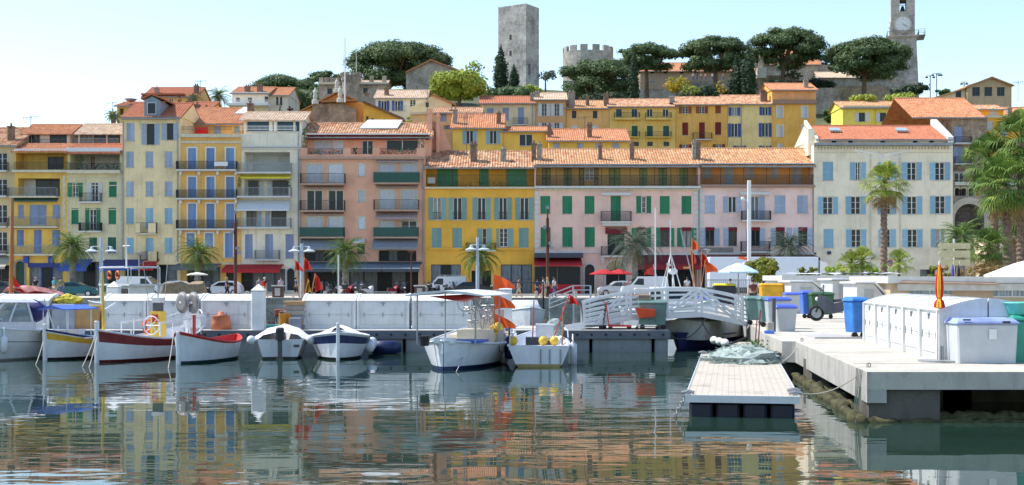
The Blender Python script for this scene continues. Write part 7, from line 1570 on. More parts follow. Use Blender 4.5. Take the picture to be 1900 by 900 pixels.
# closed parasol
def closed_parasol(label, xp, D, z0, H_, m_, m2):
    t2 = thing('closed_parasol', label, 'parasol', (PX(xp, D), D, z0)); MB().tube([(0, 0, 0), (0, 0, H_)], .022, 8).build('pole', OFFW, t2); MB().disc((0, 0, .02), .42, .035, 'z', 24).build('base_plate', GREY, t2); MB().tube([(.06, 0, .04), (.06, 0, .32)], .035, 8).build('socket', GREY, t2)
    rs = []; n = 20
    for z, r in ((H_ - .01, .02), (H_ - .08, .035), (H_ - .3, .062), (H_ - .5, .072), (H_ - .66, .055), (H_ - .7, .04), (H_ - .76, .08), (H_ - .87, .10), (H_ - .9, .03)):
        rs.append([(math.cos(a_ * 2 * math.pi / n) * r * (1 + .18 * (a_ % 2)), math.sin(a_ * 2 * math.pi / n) * r * (1 + .18 * (a_ % 2)), z) for a_ in range(n)])
    mb = MB(); b0 = len(mb.f); mb.rings(rs)
    for i, f_ in enumerate(mb.f):
        if i < (len(rs) - 1) * n and (i % n) in (12, 13, 14): mb.m[i] = 1
    mb.build('canopy', [m_, m2], t2); MB().lathe([(.02, 0), (.018, .05), (.005, .06)], 8, (0, 0, H_)).build('finial', WHITE, t2)
closed_parasol('closed red and yellow parasol standing at the end of the locker row', 1743, 26.15, QZ, 1.97, plain('parasol_red', (.62, .015, .01), .8), plain('parasol_yellow', (.75, .42, .02), .8))
def parasol(label, xp, yt, ye, D, r, m_, z0=QZ, n=8):
    t2 = thing('parasol', label, 'parasol', (PX(xp, D), D, z0)); zt, ze = PZ(yt, D) - z0, PZ(ye, D) - z0; MB().tube([(0, 0, 0), (0, 0, zt)], .03, 8).build('pole', GREY, t2)
    mb = MB(); c = (0, 0, zt); ring = [(r * math.cos(k * 2 * math.pi / n + .2), r * math.sin(k * 2 * math.pi / n + .2), ze) for k in range(n)]; mid = [(p[0] * .5, p[1] * .5, lerp(zt, ze, .42)) for p in ring]
    mb.add([c] + mid + ring, [(0, 1 + k, 1 + (k + 1) % n) for k in range(n)] + [(1 + k, 1 + n + k, 1 + n + (k + 1) % n, 1 + (k + 1) % n) for k in range(n)]); low = [(p[0], p[1], p[2] - .09) for p in ring]; mb.add(ring + low, [(k, n + k, n + (k + 1) % n, (k + 1) % n) for k in range(n)]); mb.build('canopy', m_, t2)
    mb = MB()
    for p in ring: mb.tube([(0, 0, zt - .08), (p[0], p[1], p[2] - .03)], .012, 4)
    mb.build('rib', WOOD, t2)
parasol('pale blue open parasol left of the round yellow-green bush', 1370, 487, 504, 74, 1.22, plain('parasol_blue', (.50, .66, .78), .8)); parasol('large off-white open parasol at the right edge', 1935, 474, 510, 52, 2.3, plain('parasol_white', (.66, .63, .54), .8))
# stakes, posts, plants on the quay edge
for lb, x, yb_, yt, D, m_, r in (('left dark red stake in the quay edge plants', 1401, 640, 590, 38, plain('stake_red', (.22, .03, .03)), .018), ('right and taller dark red stake in the quay edge plants', 1407, 640, 575, 37.6, plain('stake_red', (0,) * 3), .02)):
    o = MB().tube([(0, 0, 0), (.06, 0, PZ(yt, D) - PZ(yb_, D))], r, 6).build('stake', m_, None, loc=(PX(x, D), D, PZ(yb_, D))); tag(o, lb, 'stake')
o = tag(MB().box(-.05, .05, -.05, .05, 0, 1.05).build('post', DGREY, None, loc=(PX(1436, 40.6), 40.6, QZ)), 'dark square post beside the small grey tub', 'post'); o = tag(MB().bbox(-.1, .1, -.1, .1, 0, .34, .02).build('wooden_block', plain('block_wood', (.4, .36, .3)), None, loc=(PX(1429, 39.6), 39.6, QZ)), 'pale wooden block standing by the dark post', 'block')
o = tag(MB().lathe([(.15, 0), (.16, .09), (.12, .1), (.1, .04)], 14).build('bowl', BLUEP, None, loc=(PX(1430, 38.9), 39.1, QZ)), 'small blue bowl on the quay edge', 'bowl')
mb = MB(); rnd.seed(3)
for i in range(260):
    p = Vector((rnd.gauss(0, .12), rnd.gauss(0, .25), rnd.random() ** 1.5 * .42)); d = rdir() * .07; mb.add([p, p + d, p + d * .5 + Vector((0, 0, .06))], [(0, 1, 2)])
tag(mb.build('weed_tuft', GRNL, None, loc=(7.05, 37.2, .36)), 'green weed tuft growing on the quay step by the red stakes', 'plant')
for i, (x, D) in enumerate(((1488, 34.6), (1612, 24.5))):
    o = MB().ring_torus((0, 0, .04), .038, .009, 'y', 14, 6).build('mooring_ring', DGREY, None, loc=(PX(x, D), D, QZ)); tag(o, ('iron mooring ring on the quay behind the raft', 'iron mooring ring at the near quay corner')[i], 'ring')
def rope(label, a_, b_, sag, r=.014, m_=None, nm='mooring_rope', n=14):
    a_, b_ = Vector(a_), Vector(b_); pts = [a_.lerp(b_, i / n) - Vector((0, 0, sag * 4 * (i / n) * (1 - i / n))) for i in range(n + 1)]; c = a_.copy(); tag(MB().tube([p - c for p in pts], r, 5).build(nm, m_ or ROPE, None, loc=c), label, 'rope')
RM = Matrix.Rotation(ra, 3, 'Z'); rp = lambda x, y, z: Vector((4.27, 24, 0)) + RM @ Vector((x, y, z))
rope('pale rope from the raft corner up to the near quay ring', rp(.98, .4, .45), (PX(1612, 24.5), 24.5, QZ + .05), .22); rope('pale double rope from the net heap to the far quay ring', rp(.98, 8.5, .45), (PX(1488, 34.6), 34.6, QZ + .05), .1)
for k in range(5):
    p = Vector((6.36, 23.6 + k * .1, QZ)); rope(('first', 'second', 'third', 'fourth', 'fifth')[k] + ' dark line hanging down the quay corner from the ring', p + Vector((.03, 0, .02)), p + Vector((-.06, -.05 * k, -.75 - .1 * (k % 2))), .02, .008, plain('rope_dark', (.08, .12, .1)))
for lb, x0, D0_, z0_, x1, D1, z1 in (('mooring line left of the yellow striped boat bow', 80, 40.5, .6, 66, 38.5, 0), ('mooring line from the dark red boat bow, left strand', 178, 39.4, .9, 152, 37.4, 0), ('mooring line from the dark red boat bow, right strand', 180, 39.3, .8, 165, 37.2, 0), ('mooring line under the red interior boat bow', 322, 38.7, .9, 312, 37, 0), ('mooring line of the awning boat', 865, 37.2, .6, 846, 35.6, 0)): rope(lb, (PX(x0, D0_), D0_, z0_), (PX(x1, D1), D1, z1), .05, .012)
rope('sagging black hose slung below the footbridge', P(1245, 624, 45), P(1310, 590, 45.6), .35, .022, RUBBER, 'hose'); rope('second black hose hanging from the footbridge', P(1300, 592, 45.6), P(1345, 630, 45), .28, .022, RUBBER, 'hose'); rope('thick black pipe from the quay step to the water', (PX(1300, 42), 42, .0), P(1385, 626, 43), -.02, .045, RUBBER, 'hose')
for i, x in enumerate((1325, 1335, 1345)): o = MB().ball((0, 0, 0), (.14, .38, .14), 10, 8).build('fender', OFFW, None, True, loc=(PX(x, 45 - i * .9), 45 - i * .9, .42)); tag(o, ('farthest', 'middle', 'nearest')[i] + ' of three worn white fenders by the quay under the bridge', 'fender')
o = tag(MB().tube([(7.4, 45.0, .3), (7.0, 38, .25)], .1, 8).build('fender_beam', OFFW), 'long off-white fender beam along the quay step', 'beam')
# chain
mb = MB(); p0 = rp(-1.05, .1, .35) 
for k in range(12): mb.ring_torus((-.035 * k, -.02 * k, -.055 * k), .035, .011, 'x' if k % 2 else 'y', 8, 4)
tag(mb.build('chain', GREY, None, loc=p0), 'rusty chain hanging from the left front corner of the raft', 'chain')
# ================================================================ street: sheds, masts, vehicles, people
rnd.seed(21)
# sheds on the quay
def shed(label, x0, x1, yt, D, dep, m_, fascia=None, wins=(), name='shed', z0=QZ):
    t_ = thing(name, label, 'shed', (PX((x0 + x1) / 2, D), D, z0)); W = PX(x1, D) - PX(x0, D); H_ = PZ(yt, D) - z0
    hs = [(PX(a, D) - PX((x0 + x1) / 2, D), PX(b_, D) - PX((x0 + x1) / 2, D), PZ(d_, D) - z0, PZ(c, D) - z0, .12) for a, b_, c, d_ in wins]
    wall_mesh(W, H_ - .3, dep, hs).build('wall', m_, t_); MB().box(-W / 2 - .2, W / 2 + .2, -.35, dep + .2, H_ - .295, H_).build('roof', fascia or OFFW, t_)
    for a, b_, c, d_, e in hs: o = MB().box(a, b_, .08, .1, c, d_).build('window', glassmat('curtain_blue', (.10, .2, .35), .9, (.35, .5, .65)), t_); mb = MB(); mb.box(a, b_, .04, .079, c, c + .06); mb.box(a, b_, .04, .079, d_ - .06, d_); mb.box((a + b_) / 2 - .03, (a + b_) / 2 + .03, .04, .079, c + .06, d_ - .06); mb.build('frame', WHITE, o)
    return t_, W, H_
t_, W, H_ = shed('long low beige shed with blue curtained windows behind the near lockers', 1652, 1990, 513, 57, 6, plaster('shed_beige', (.42, .36, .29), .3), OFFW, ((1687, 1765, 535, 548), (1843, 1915, 536, 552)))
MB().box(-W / 2 + .2, W / 2, -.42, -.36, H_ - .62, H_ - .32).build('fascia_board', plain('fascia_beige', (.5, .48, .43), .8), t_); MB().rings([[(-W / 2 + .3, -.5, H_ - .30), (-W / 2 + 4.6, -.5, H_ - .36), (-W / 2 + 4.4, -.2, H_ - .2), (-W / 2 + .5, -.2, H_ - .12)], [(-W / 2 + .3, -.5, H_ - .26), (-W / 2 + 4.6, -.5, H_ - .33), (-W / 2 + 4.4, -.2, H_ - .17), (-W / 2 + .5, -.2, H_ - .08)]]).build('loose_plank', plain('rusty_plank', (0,) * 3), t_)
shed('white flat-roofed shed between the yellow dumpster and the beige shed', 1455, 1652, 511, 72, 5, plain('shed_white', (.62, .63, .64), .7, 0, .1), OFFW, ())
for i, (x0, x1, yt, D, lb) in enumerate(((1468, 1530, 520, 64, 'small white gabled hut in front of the left end of the white shed'), (1545, 1588, 516, 62, 'small white hut with a grey shutter in the middle of the sheds'), (1590, 1640, 522, 58, 'low white gabled hut left of the beige shed'))):
    t_ = thing('hut', lb, 'shed', (PX((x0 + x1) / 2, D), D, QZ)); W = PX(x1, D) - PX(x0, D); H_ = PZ(yt, D) - QZ; MB().prism([(-W / 2, 0), (W / 2, 0), (W / 2, H_ - .65), (W * .12, H_ - .1), (-W / 2, H_ - .12)], 0, 2.4).build('wall', plain('hut_white', (.55, .56, .57), .6, 0, .12), t_)
    MB().prism([(-W / 2 - .12, H_ - .1), (W * .12, H_ - .08), (W / 2 + .15, H_ - .68), (W / 2 + .15, H_ - .60), (W * .12, H_), (-W / 2 - .12, H_ - .02)], -.25, 2.6).build('roof', WHITE, t_); dr = MB().box(-W * .22, W * .12, -.03, -.003, .1, H_ - .35).build('door', plain('hut_door', (.38, .39, .4), .6), t_); MB().box(-W * .06, W * .0, -.05, -.031, .7, .76).build('handle', GREY, dr)
for lb, x, y, D, r in (('white tarpaulin sheet lying on the white shed roof', 1560, 511, 73, 3.2), ('crumpled white sheet on the shed roof behind the huts', 1612, 511, 74, 1.8)):
    mb = MB(); v = []
    for i in range(13):
        for j in range(5): v.append((lerp(-r / 1, r / 1, i / 12), lerp(-.8, .8, j / 4), .06 + .12 * noise.noise(Vector((i * .9, j * .8, r))) + .05))
    mb.add(v, [(i * 5 + j, i * 5 + 5 + j, i * 5 + 6 + j, i * 5 + 1 + j) for i in range(12) for j in range(4)]); tag(mb.build('tarpaulin', HW, None, loc=(PX(x, D), D, PZ(y, D))), lb, 'tarpaulin')
# pole railing by the lorry
mb = MB()
for i in range(26): x = PX(lerp(1312, 1405, i / 25), 92); mb.box(x - .02, x + .02, 91.98, 92.02, QZ, QZ + 1.5)
mb.box(PX(1312, 92), PX(1405, 92), 91.97, 92.03, QZ + 1.5, QZ + 1.56); tag(mb.build('fence', GREY), 'grey bar fence in front of the white lorry', 'fence')
# lamp posts ---------------------------------------------------------
LW = plain('lamp_white', (.55, .60, .66), .4)
def double_lamp(label, x, yt, yh, D, hs=14):
    t_ = thing('street_lamp', label, 'street lamp', (PX(x, D), D, QZ), 0, 'double lamps on the promenade'); H_ = PZ(yt, D) - QZ; zh = PZ(yh, D) - QZ; e = hs / F * D
    MB().tube([(0, 0, 0), (0, 0, 3)], .15, 10).tube([(0, 0, 3), (0, 0, H_)], .12, 10).build('post', LW, t_); mb = MB(); mb.tube([(-e, 0, zh + .35), (e, 0, zh + .35)], .04, 6); mb.build('arm', LW, t_)
    for s in (-1, 1): MB().lathe([(.03, .35), (.12, .3), (.16, .12), (.5, -.02), (.5, -.1), (.42, -.12), (.02, -.12)], 16, (s * e * 1.05, 0, zh)).build('lamp_head', LW, t_)
double_lamp('white double-headed lamp at the left above the white fishing boat', 188, 441, 465, 109, 17); double_lamp('white double-headed lamp beside the red marker flags', 560, 452, 465, 109, 13); double_lamp('white double-headed lamp in front of the deep yellow house', 886, 440, 462, 109, 11)
RUST = plain('rusty_steel', (.13, .055, .035), .85, .2, .3)
def rusty(label, x, yt, D):
    t_ = thing('spotlight_pole', label, 'street lamp', (PX(x, D), D, QZ)); H_ = PZ(yt, D) - QZ; MB().tube([(0, 0, 0), (0, 0, H_ - 1)], .14, 10).tube([(0, 0, H_ - 1), (0, 0, H_)], .07, 8).build('post', RUST, t_)
    for z, s in ((H_ - .1, 0), (H_ - 1.8, -.25), (H_ - 3.2, .2), (H_ - 3.6, .35)): MB().disc((s, -.15, z), .16, .3, 'y', 10).tube([(0, 0, z), (s, -.1, z)], .04, 5).build('spotlight', GREY, t_)
rusty('rust-brown spotlight pole in front of the rose pink house', 1016, 383, 112); rusty('rust-brown pole in front of the cream white house', 437, 392, 112)
def post_lamp(label, x, yt, D, m_=GREY):
    t_ = thing('street_lamp', label, 'street lamp', (PX(x, D), D, QZ)); H_ = PZ(yt, D) - QZ; MB().tube([(0, 0, 0), (0, 0, H_ - .3)], .07, 8).build('post', m_, t_); MB().lathe([(.08, -.3), (.35, -.05), (.38, 0), (.02, .06)], 14, (0, 0, H_)).build('lamp_head', m_, t_)
post_lamp('grey-brown lamp post in front of the tall pale yellow house', 258, 468, 124); post_lamp('grey-brown lamp post at the right of the salmon pink block', 763, 465, 124, RUST); post_lamp('grey flat-topped lamp post beside the marker flags', 1310, 463, 96)
o = thing('flag_mast', 'thin white pole in front of the salmon pink block', 'flagpole', (PX(628, 111), 111, QZ)); MB().tube([(0, 0, 0), (0, 0, PZ(473, 111) - QZ)], .06, 8).build('post', WHITE, o)
t_ = thing('camera_mast', 'tall white square mast with small cameras before the lilac pink house', 'mast', (PX(1390, 98), 98, QZ)); H_ = PZ(335, 98) - QZ
MB().bbox(-.13, .13, -.13, .13, 0, H_, .03).build('post', WHITE, t_)
for z, s in ((H_ - 1.5, -.5), (2.6, -.4), (2.9, .45)): MB().box(min(0, s), max(0, s), -.03, .03, z, z + .06).ball((s, 0, z + .12), .14).build('camera', WHITE, t_)
o = tag(MB().tube([(0, 0, 0), (0, 0, PZ(385, 60) - 1.0)], .035, 6).build('boat_mast', WHITE, None, loc=(PX(1216, 60), 60, 1.0)), 'thin white mast rising left of the A-frame', 'mast')
# gull-wing lamp sculpture behind the fan palm
t_ = thing('gull_sculpture', 'white mast topped with a pair of spread gull wings behind the fan palm', 'sculpture', (PX(1638, 100), 100, QZ)); H_ = PZ(292, 100) - QZ; MB().tube([(0, 0, 0), (0, 0, H_)], [.14, .08], 8).build('post', WHITE, t_)
for s in (-1, 1):
    rs = []
    for f_, zz_, c in ((0, 0, .18), (.25, .28, .30), (.5, .34, .30), (.75, .42, .2), (1, .55, .04)):
        x = s * f_ * 2.1; rs.append([(x, -c, H_ + zz_ - .03), (x, c, H_ + zz_ - .03), (x, c, H_ + zz_ + .03), (x, -c, H_ + zz_ + .05)])
    MB().rings(rs).build('wing', WHITE, t_); MB().rings([[(x_, y_ - .05, z_ - .04), (x_, y_ + .05, z_ - .04), (x_, y_ + .05, z_ + .04), (x_, y_ - .05, z_ + .04)] for x_, y_, z_ in ((s * .5, .0, H_ - .05), (s * 1.2, 0, H_ + .02), (s * 1.9, 0, H_ + .35))]).build('wing_edge', WHITE, t_)
# direction sign
t_ = thing('direction_sign', 'three blank pale yellow direction boards on one post beside the right palms', 'sign', (PX(1770, 86), 86, QZ)); MB().tube([(0, 0, 0), (0, 0, PZ(443, 86) - QZ)], .07, 8).build('post', OFFW, t_)
for ya, yb in ((451, 462), (465, 478), (482, 493)): a_, b_ = PX(1741, 86) - PX(1770, 86), PX(1799, 86) - PX(1770, 86); MB().prism([(a_ + .1, PZ(yb, 86) - QZ), (b_, PZ(yb, 86) - QZ), (b_, PZ(ya, 86) - QZ), (a_ + .1, PZ(ya, 86) - QZ), (a_ - .05, PZ((ya + yb) / 2, 86) - QZ)], -.14, -.08).build('sign_board', plain('sign_yellow', (.58, .52, .30), .6), t_)
t_ = thing('no_parking_sign', 'round blue and red no-parking sign right of the fan palm trunk', 'sign', (PX(1651, 99), 99, QZ)); MB().tube([(0, 0, 0), (0, 0, PZ(487, 99) - QZ)], .04, 6).build('post', GREY, t_); z = PZ(488, 99) - QZ; MB().disc((0, -.06, z), .24, .03, n=20).build('disc', plain('sign_blue', (.03, .05, .4), .4), t_); MB().ring_torus((0, -.08, z), .22, .03, 'y', 20).bar((-.15, -.08, z + .15), (.15, -.08, z - .15), .05, .02).build('red_ring', REDP, t_)
# vehicles -----------------------------------------------------------
def car(name, label, cat, xc, D, rz, prof, glass, W, col, wheels, r=.31, z0=QZ - .1, cargo=None):
    """prof: closed side outline (x,z); glass: list of window outlines; body rounded by insetting the roof"""
    t_ = thing(name, label, cat, (PX(xc, D), D, z0), rz); mb = MB(); zb = max(z for x, z in prof); zbelt = 0.9
    def inset(z): return 0 if z < zbelt else (z - zbelt) / max(.1, zb - zbelt) * (.16 if cargo is None else .06)
    L0 = [(x, -W / 2 + .04 + inset(z), z) for x, z in prof]; L1 = [(x * .995, -W / 2 + .04 + inset(z) - (.04 if .35 < z < zbelt + .1 else .0), z) for x, z in prof]
    rs = [[(x, y * s, z) for x, y, z in (L0 if k in (0, 3) else L1)] for k, s in ((0, 1), (3, -1))]
    mb.rings(rs); mb.build('body', col, t_, False)
    for g in glass:
        for s in (-1, 1): MB().rings([[(x, s * (-W / 2 + .04 + inset(z) - e), z) for x, z in g] for e in (-.01, .012)]).build('window', GLASS, t_)
    # windscreen as a panel lying on the body slope
    ws = [(x, z) for x, z in prof if z > zbelt - .08]
    xs_ = sorted(ws, key=lambda p: p[0]); a_, b_ = xs_[-1], max(ws, key=lambda p: (p[1], p[0]))
    for (p, q) in ((xs_[-1], max([k for k in ws if k[1] > zb - .06], key=lambda k: k[0])), (xs_[0], min([k for k in ws if k[1] > zb - .06], key=lambda k: k[0]))):
        if cargo and p == xs_[0]: continue
        d = 1 if p[0] > q[0] else -1; v = []
        for f_ in (.1, .9): x, z = lerp(p[0], q[0], f_), lerp(p[1], q[1], f_); y = W / 2 - .12 - inset(z); v += [(x + d * .02, -y, z + .02), (x + d * .02, y, z + .02)]
        MB().add(v, [(0, 1, 3, 2)]).build('windscreen', GLASS, t_)
    for x in wheels:
        for s in (-1, 1):
            wl = MB().disc((x, s * (W / 2 - .1), r), r, .2, n=18).build('wheel', RUBBER, t_); MB().disc((x, s * (W / 2 + .004), r), r * .62, .02, n=14).build('rim', ALU, wl)
    xf, xb_ = max(x for x, z in prof), min(x for x, z in prof)
    for s in (-1, 1): MB().ball((xf - .08, s * (W / 2 - .28), .68), (.1, .2, .1), 8, 6).build('headlight', plain('headlight', (.7, .7, .7), .1), t_, True); MB().box(xb_ - .01, xb_ + .06, s * (W / 2 - .1), s * (W / 2 - .3), .7, .95).build('tail_light', REDP, t_)
    plate(t_, DGREY, (xb_ + .2, xf - .2, -W / 2 + .08, W / 2 - .08, .12, .22), name='underbody')
    return t_
HATCH = [(-1.95, .3), (-1.95, .85), (-1.75, 1.12), (-1.35, 1.42), (-.5, 1.48), (.3, 1.42), (1.0, 1.0), (1.75, .85), (1.95, .6), (1.95, .25)]
HG = [[(-1.3, .98), (-1.15, 1.3), (-.5, 1.36), (-.45, .98)], [(-.38, .98), (-.42, 1.36), (.22, 1.32), (.75, .98)]]
SED = [(-2.25, .3), (-2.25, .85), (-1.5, .98), (-.9, 1.36), (.1, 1.4), (.9, 1.02), (2.0, .82), (2.25, .55), (2.25, .25)]; SG = [[(-1.2, .98), (-.82, 1.26), (-.35, 1.29), (-.35, .98)], [(-.27, .98), (-.27, 1.29), (.1, 1.29), (.65, .98)]]
VAN = [(-2.1, .3), (-2.15, 1.0), (-2.05, 1.85), (-1.9, 1.92), (.7, 1.9), (1.35, 1.15), (2.1, .95), (2.2, .6), (2.2, .25)]; VG = [[(.15, 1.1), (.15, 1.7), (.65, 1.72), (1.1, 1.15)]]
CW_ = plain('car_white', (.72, .73, .75), .25, 0, .03); CT = plain('car_teal', (.01, .10, .12), .25, .3); CD = plain('car_dark', (.03, .04, .05), .25, .2); CK = plain('car_black', (.012, .014, .02), .2, .2)
car('parked_car', 'white hatchback parked before the arched doors of the rose pink house', 'car', 1146, 127, R(180), HATCH, HG, 1.7, CW_, (-1.25, 1.22)); car('parked_car', 'dark teal saloon car at the left before the pale green house', 'car', 141, 121, 0, SED, SG, 1.75, CT, (-1.35, 1.4)); car('parked_car', 'dark grey car cut by the left edge', 'car', 5, 122, 0, HATCH, HG, 1.7, CD, (-1.25, 1.22)); car('parked_car', 'white small car behind the woman in black, left of centre', 'car', 413, 127, R(180), HATCH, HG, 1.7, CW_, (-1.25, 1.22)); car('parked_car', 'black saloon car half hidden by utility boxes', 'car', 877, 125, 0, SED, SG, 1.75, CK, (-1.35, 1.4))
car('white_van', 'white van with open-looking side glass parked before the blue awnings', 'van', 262, 121, 0, VAN, VG, 1.85, CW_, (-1.3, 1.4), cargo=1); t_ = car('white_van', 'white van with ladders on its roof before the deep yellow house', 'van', 826, 127, R(180), VAN, VG, 1.85, CW_, (-1.3, 1.4), cargo=1)
plate(t_, GREY, (-1.9, .6, -.7, -.6, 2.0, 2.06), (-1.9, .6, .6, .7, 2.0, 2.06), (-1.5, -1.42, -.7, .7, 1.9, 1.99), (.0, .08, -.7, .7, 1.9, 1.99), name='roof_rack')
car('white_van', 'white panel van with no side windows beside the trawler mast', 'van', 1196, 121, R(180), VAN, VG, 1.85, CW_, (-1.3, 1.4), cargo=1)
car('parked_car', 'white hatchback half hidden behind the burlap heap', 'car', 318, 128, R(180), HATCH, HG, 1.7, CW_, (-1.25, 1.22))
# lorry
t_ = thing('lorry', 'long white box lorry parked before the lilac pink house', 'lorry', (PX(1420, 120), 120, QZ - .1)); k = lambda x: PX(x, 120) - PX(1420, 120)
MB().bbox(k(1313), k(1513), -1.2, 1.2, .9, PZ(477, 120) - QZ + .1, .04).build('cargo_box', plain('lorry_white', (.62, .68, .76), .5, 0, .04), t_); MB().prism([(k(1516), .6), (k(1516), 3.35), (k(1528), 3.2), (k(1541), 2.3), (k(1549), 1.9), (k(1550), .6)], -1.15, 1.15).build('cab', CW_, t_)
for s in (-1.16, 1.14): MB().prism([(k(1528), 1.75), (k(1528), 2.4), (k(1538), 2.35), (k(1545), 1.75)], s, s + .02).build('window', GLASS, t_)
for x in (1335, 1350, 1530): 
    for s in (-1.05, 1.05): wl = MB().disc((k(x), s, .48), .48, .28, n=18).build('wheel', RUBBER, t_); MB().disc((k(x), s * 1.14, .48), .25, .02, n=12).build('rim', ALU, wl)
plate(t_, DGREY, (k(1320), k(1545), -.5, .5, .55, .88), name='chassis')
MB().prism([(k(1372), 3.75), (k(1392), 3.5), (k(1380), 3.4), (k(1362), 3.6)], -1.225, -1.205).prism([(k(1395), 2.3), (k(1420), 2.5), (k(1415), 2.2)], -1.225, -1.205).build('lettering', ORANGE, t_)
# motorbikes ----------------------------------------------------------
def motorbike(label, x, D, rz, col, case=True, screen=True, group='motorbikes parked along the promenade', seat=None):
    t_ = thing('motorbike', label, 'motorbike', (PX(x, D), D, QZ), rz, group)
    for xx in (-.68, .68): wl = MB().ring_torus((xx, 0, .3), .25, .065, 'y', 16, 6).build('wheel', RUBBER, t_); MB().disc((xx, 0, .3), .19, .04, n=12).build('rim', GREY, wl)
    MB().rings([[(-.85, -.1, .62), (-.85, .1, .62), (-.85, .1, .72), (-.85, -.1, .72)], [(-.45, -.18, .42), (-.45, .18, .42), (-.45, .17, .74), (-.45, -.17, .74)], [(0, -.19, .28), (0, .19, .28), (0, .15, .66), (0, -.15, .66)], [(.35, -.2, .32), (.35, .2, .32), (.35, .16, .92), (.35, -.16, .92)], [(.62, -.14, .6), (.62, .14, .6), (.6, .1, 1.0), (.6, -.1, 1.0)]]).build('body', col, t_)
    MB().rings([[(x_, -w_, z), (x_, w_, z), (x_, w_ * .8, z + .1), (x_, -w_ * .8, z + .1)] for x_, w_, z in ((-.8, .12, .74), (-.4, .16, .74), (.05, .12, .70))]).build('seat', seat or BLACK, t_)
    MB().tube([(.45, 0, .95), (.7, 0, .32)], .04, 6).tube([(.38, -.34, 1.06), (.46, 0, 1.0), (.38, .34, 1.06)], .018, 6).build('handlebar', BLACK, t_); MB().ball((.66, 0, .82), (.07, .1, .08), 8, 6).build('headlight', plain('headlight', (0,) * 3), t_, True)
    for s in (-1, 1): MB().tube([(.42, s * .25, 1.05), (.4, s * .33, 1.25)], .01, 4).disc((.4, s * .34, 1.28), .06, .02, 'x', 8).build('mirror', BLACK, t_)
    if screen: MB().rings([[(.55, -.14, 1.0), (.55, .14, 1.0), (.57, .14, 1.0), (.57, -.14, 1.0)], [(.4, -.12, 1.35), (.4, .12, 1.35), (.42, .12, 1.35), (.42, -.12, 1.35)]]).build('windscreen', plain('smoke_glass', (.1, .12, .13), .1), t_)
    if case: MB().bbox(-1.0, -.66, -.2, .2, .86, 1.14, .05).build('top_case', rnd.choice([BLACK, DGREY, plain('case_red', (.2, .02, .03))]), t_)
    return t_
BK = plain('bike_black', (.015, .015, .018), .25); BG = plain('bike_grey', (.18, .19, .2), .3, .4); BR_ = plain('bike_red', (.35, .02, .03), .3); BW = plain('bike_white', (.6, .6, .6), .3)
for lb, x, c, cs, sc_ in (('black motorbike left of the woman in black', 386, BK, 1, 1), ('black motorbike at the left end of the long row', 583, BK, 0, 1), ('dark motorbike with top case, second in the long row', 596, BK, 1, 1), ('grey scooter with windscreen beside the date palm trunk, left side', 609, BG, 1, 1), ('black motorbike behind the thin white pole', 621, BK, 0, 0), ('white motorbike just right of the thin white pole', 634, BW, 1, 1), ('red-brown motorbike under the bright date palm', 647, BR_, 1, 0), ('black motorbike right of the bright date palm trunk', 659, BK, 1, 1), ('grey motorbike near the right end of the long row', 671, BG, 0, 1), ('white and grey motorbike at the right end of the long row', 683, BW, 1, 1), ('dark red motorbike standing alone, left of a pair', 730, BR_, 0, 1), ('black motorbike of the pair, right-hand one', 746, BK, 1, 1), ('black scooter with top case in front of the van with ladders, left', 807, BK, 1, 0), ('black scooter with top case in front of the van with ladders, right', 836, BK, 1, 1), ('grey scooter in front of the ochre shop window', 792, BG, 0, 1)): motorbike(lb, x, 112 + rnd.uniform(-.4, .4), R(rnd.choice([60, 75, -65, -80, 110])), c, cs, sc_)
t_ = motorbike('large grey and black maxi scooter parked among the quay bins', 1548, 50.5, R(165), plain('scooter_grey', (.07, .075, .09), .35, .3), 0, 1, None); t_.location.z = QZ; t_.scale = (1.0, 1.2, 1.05)
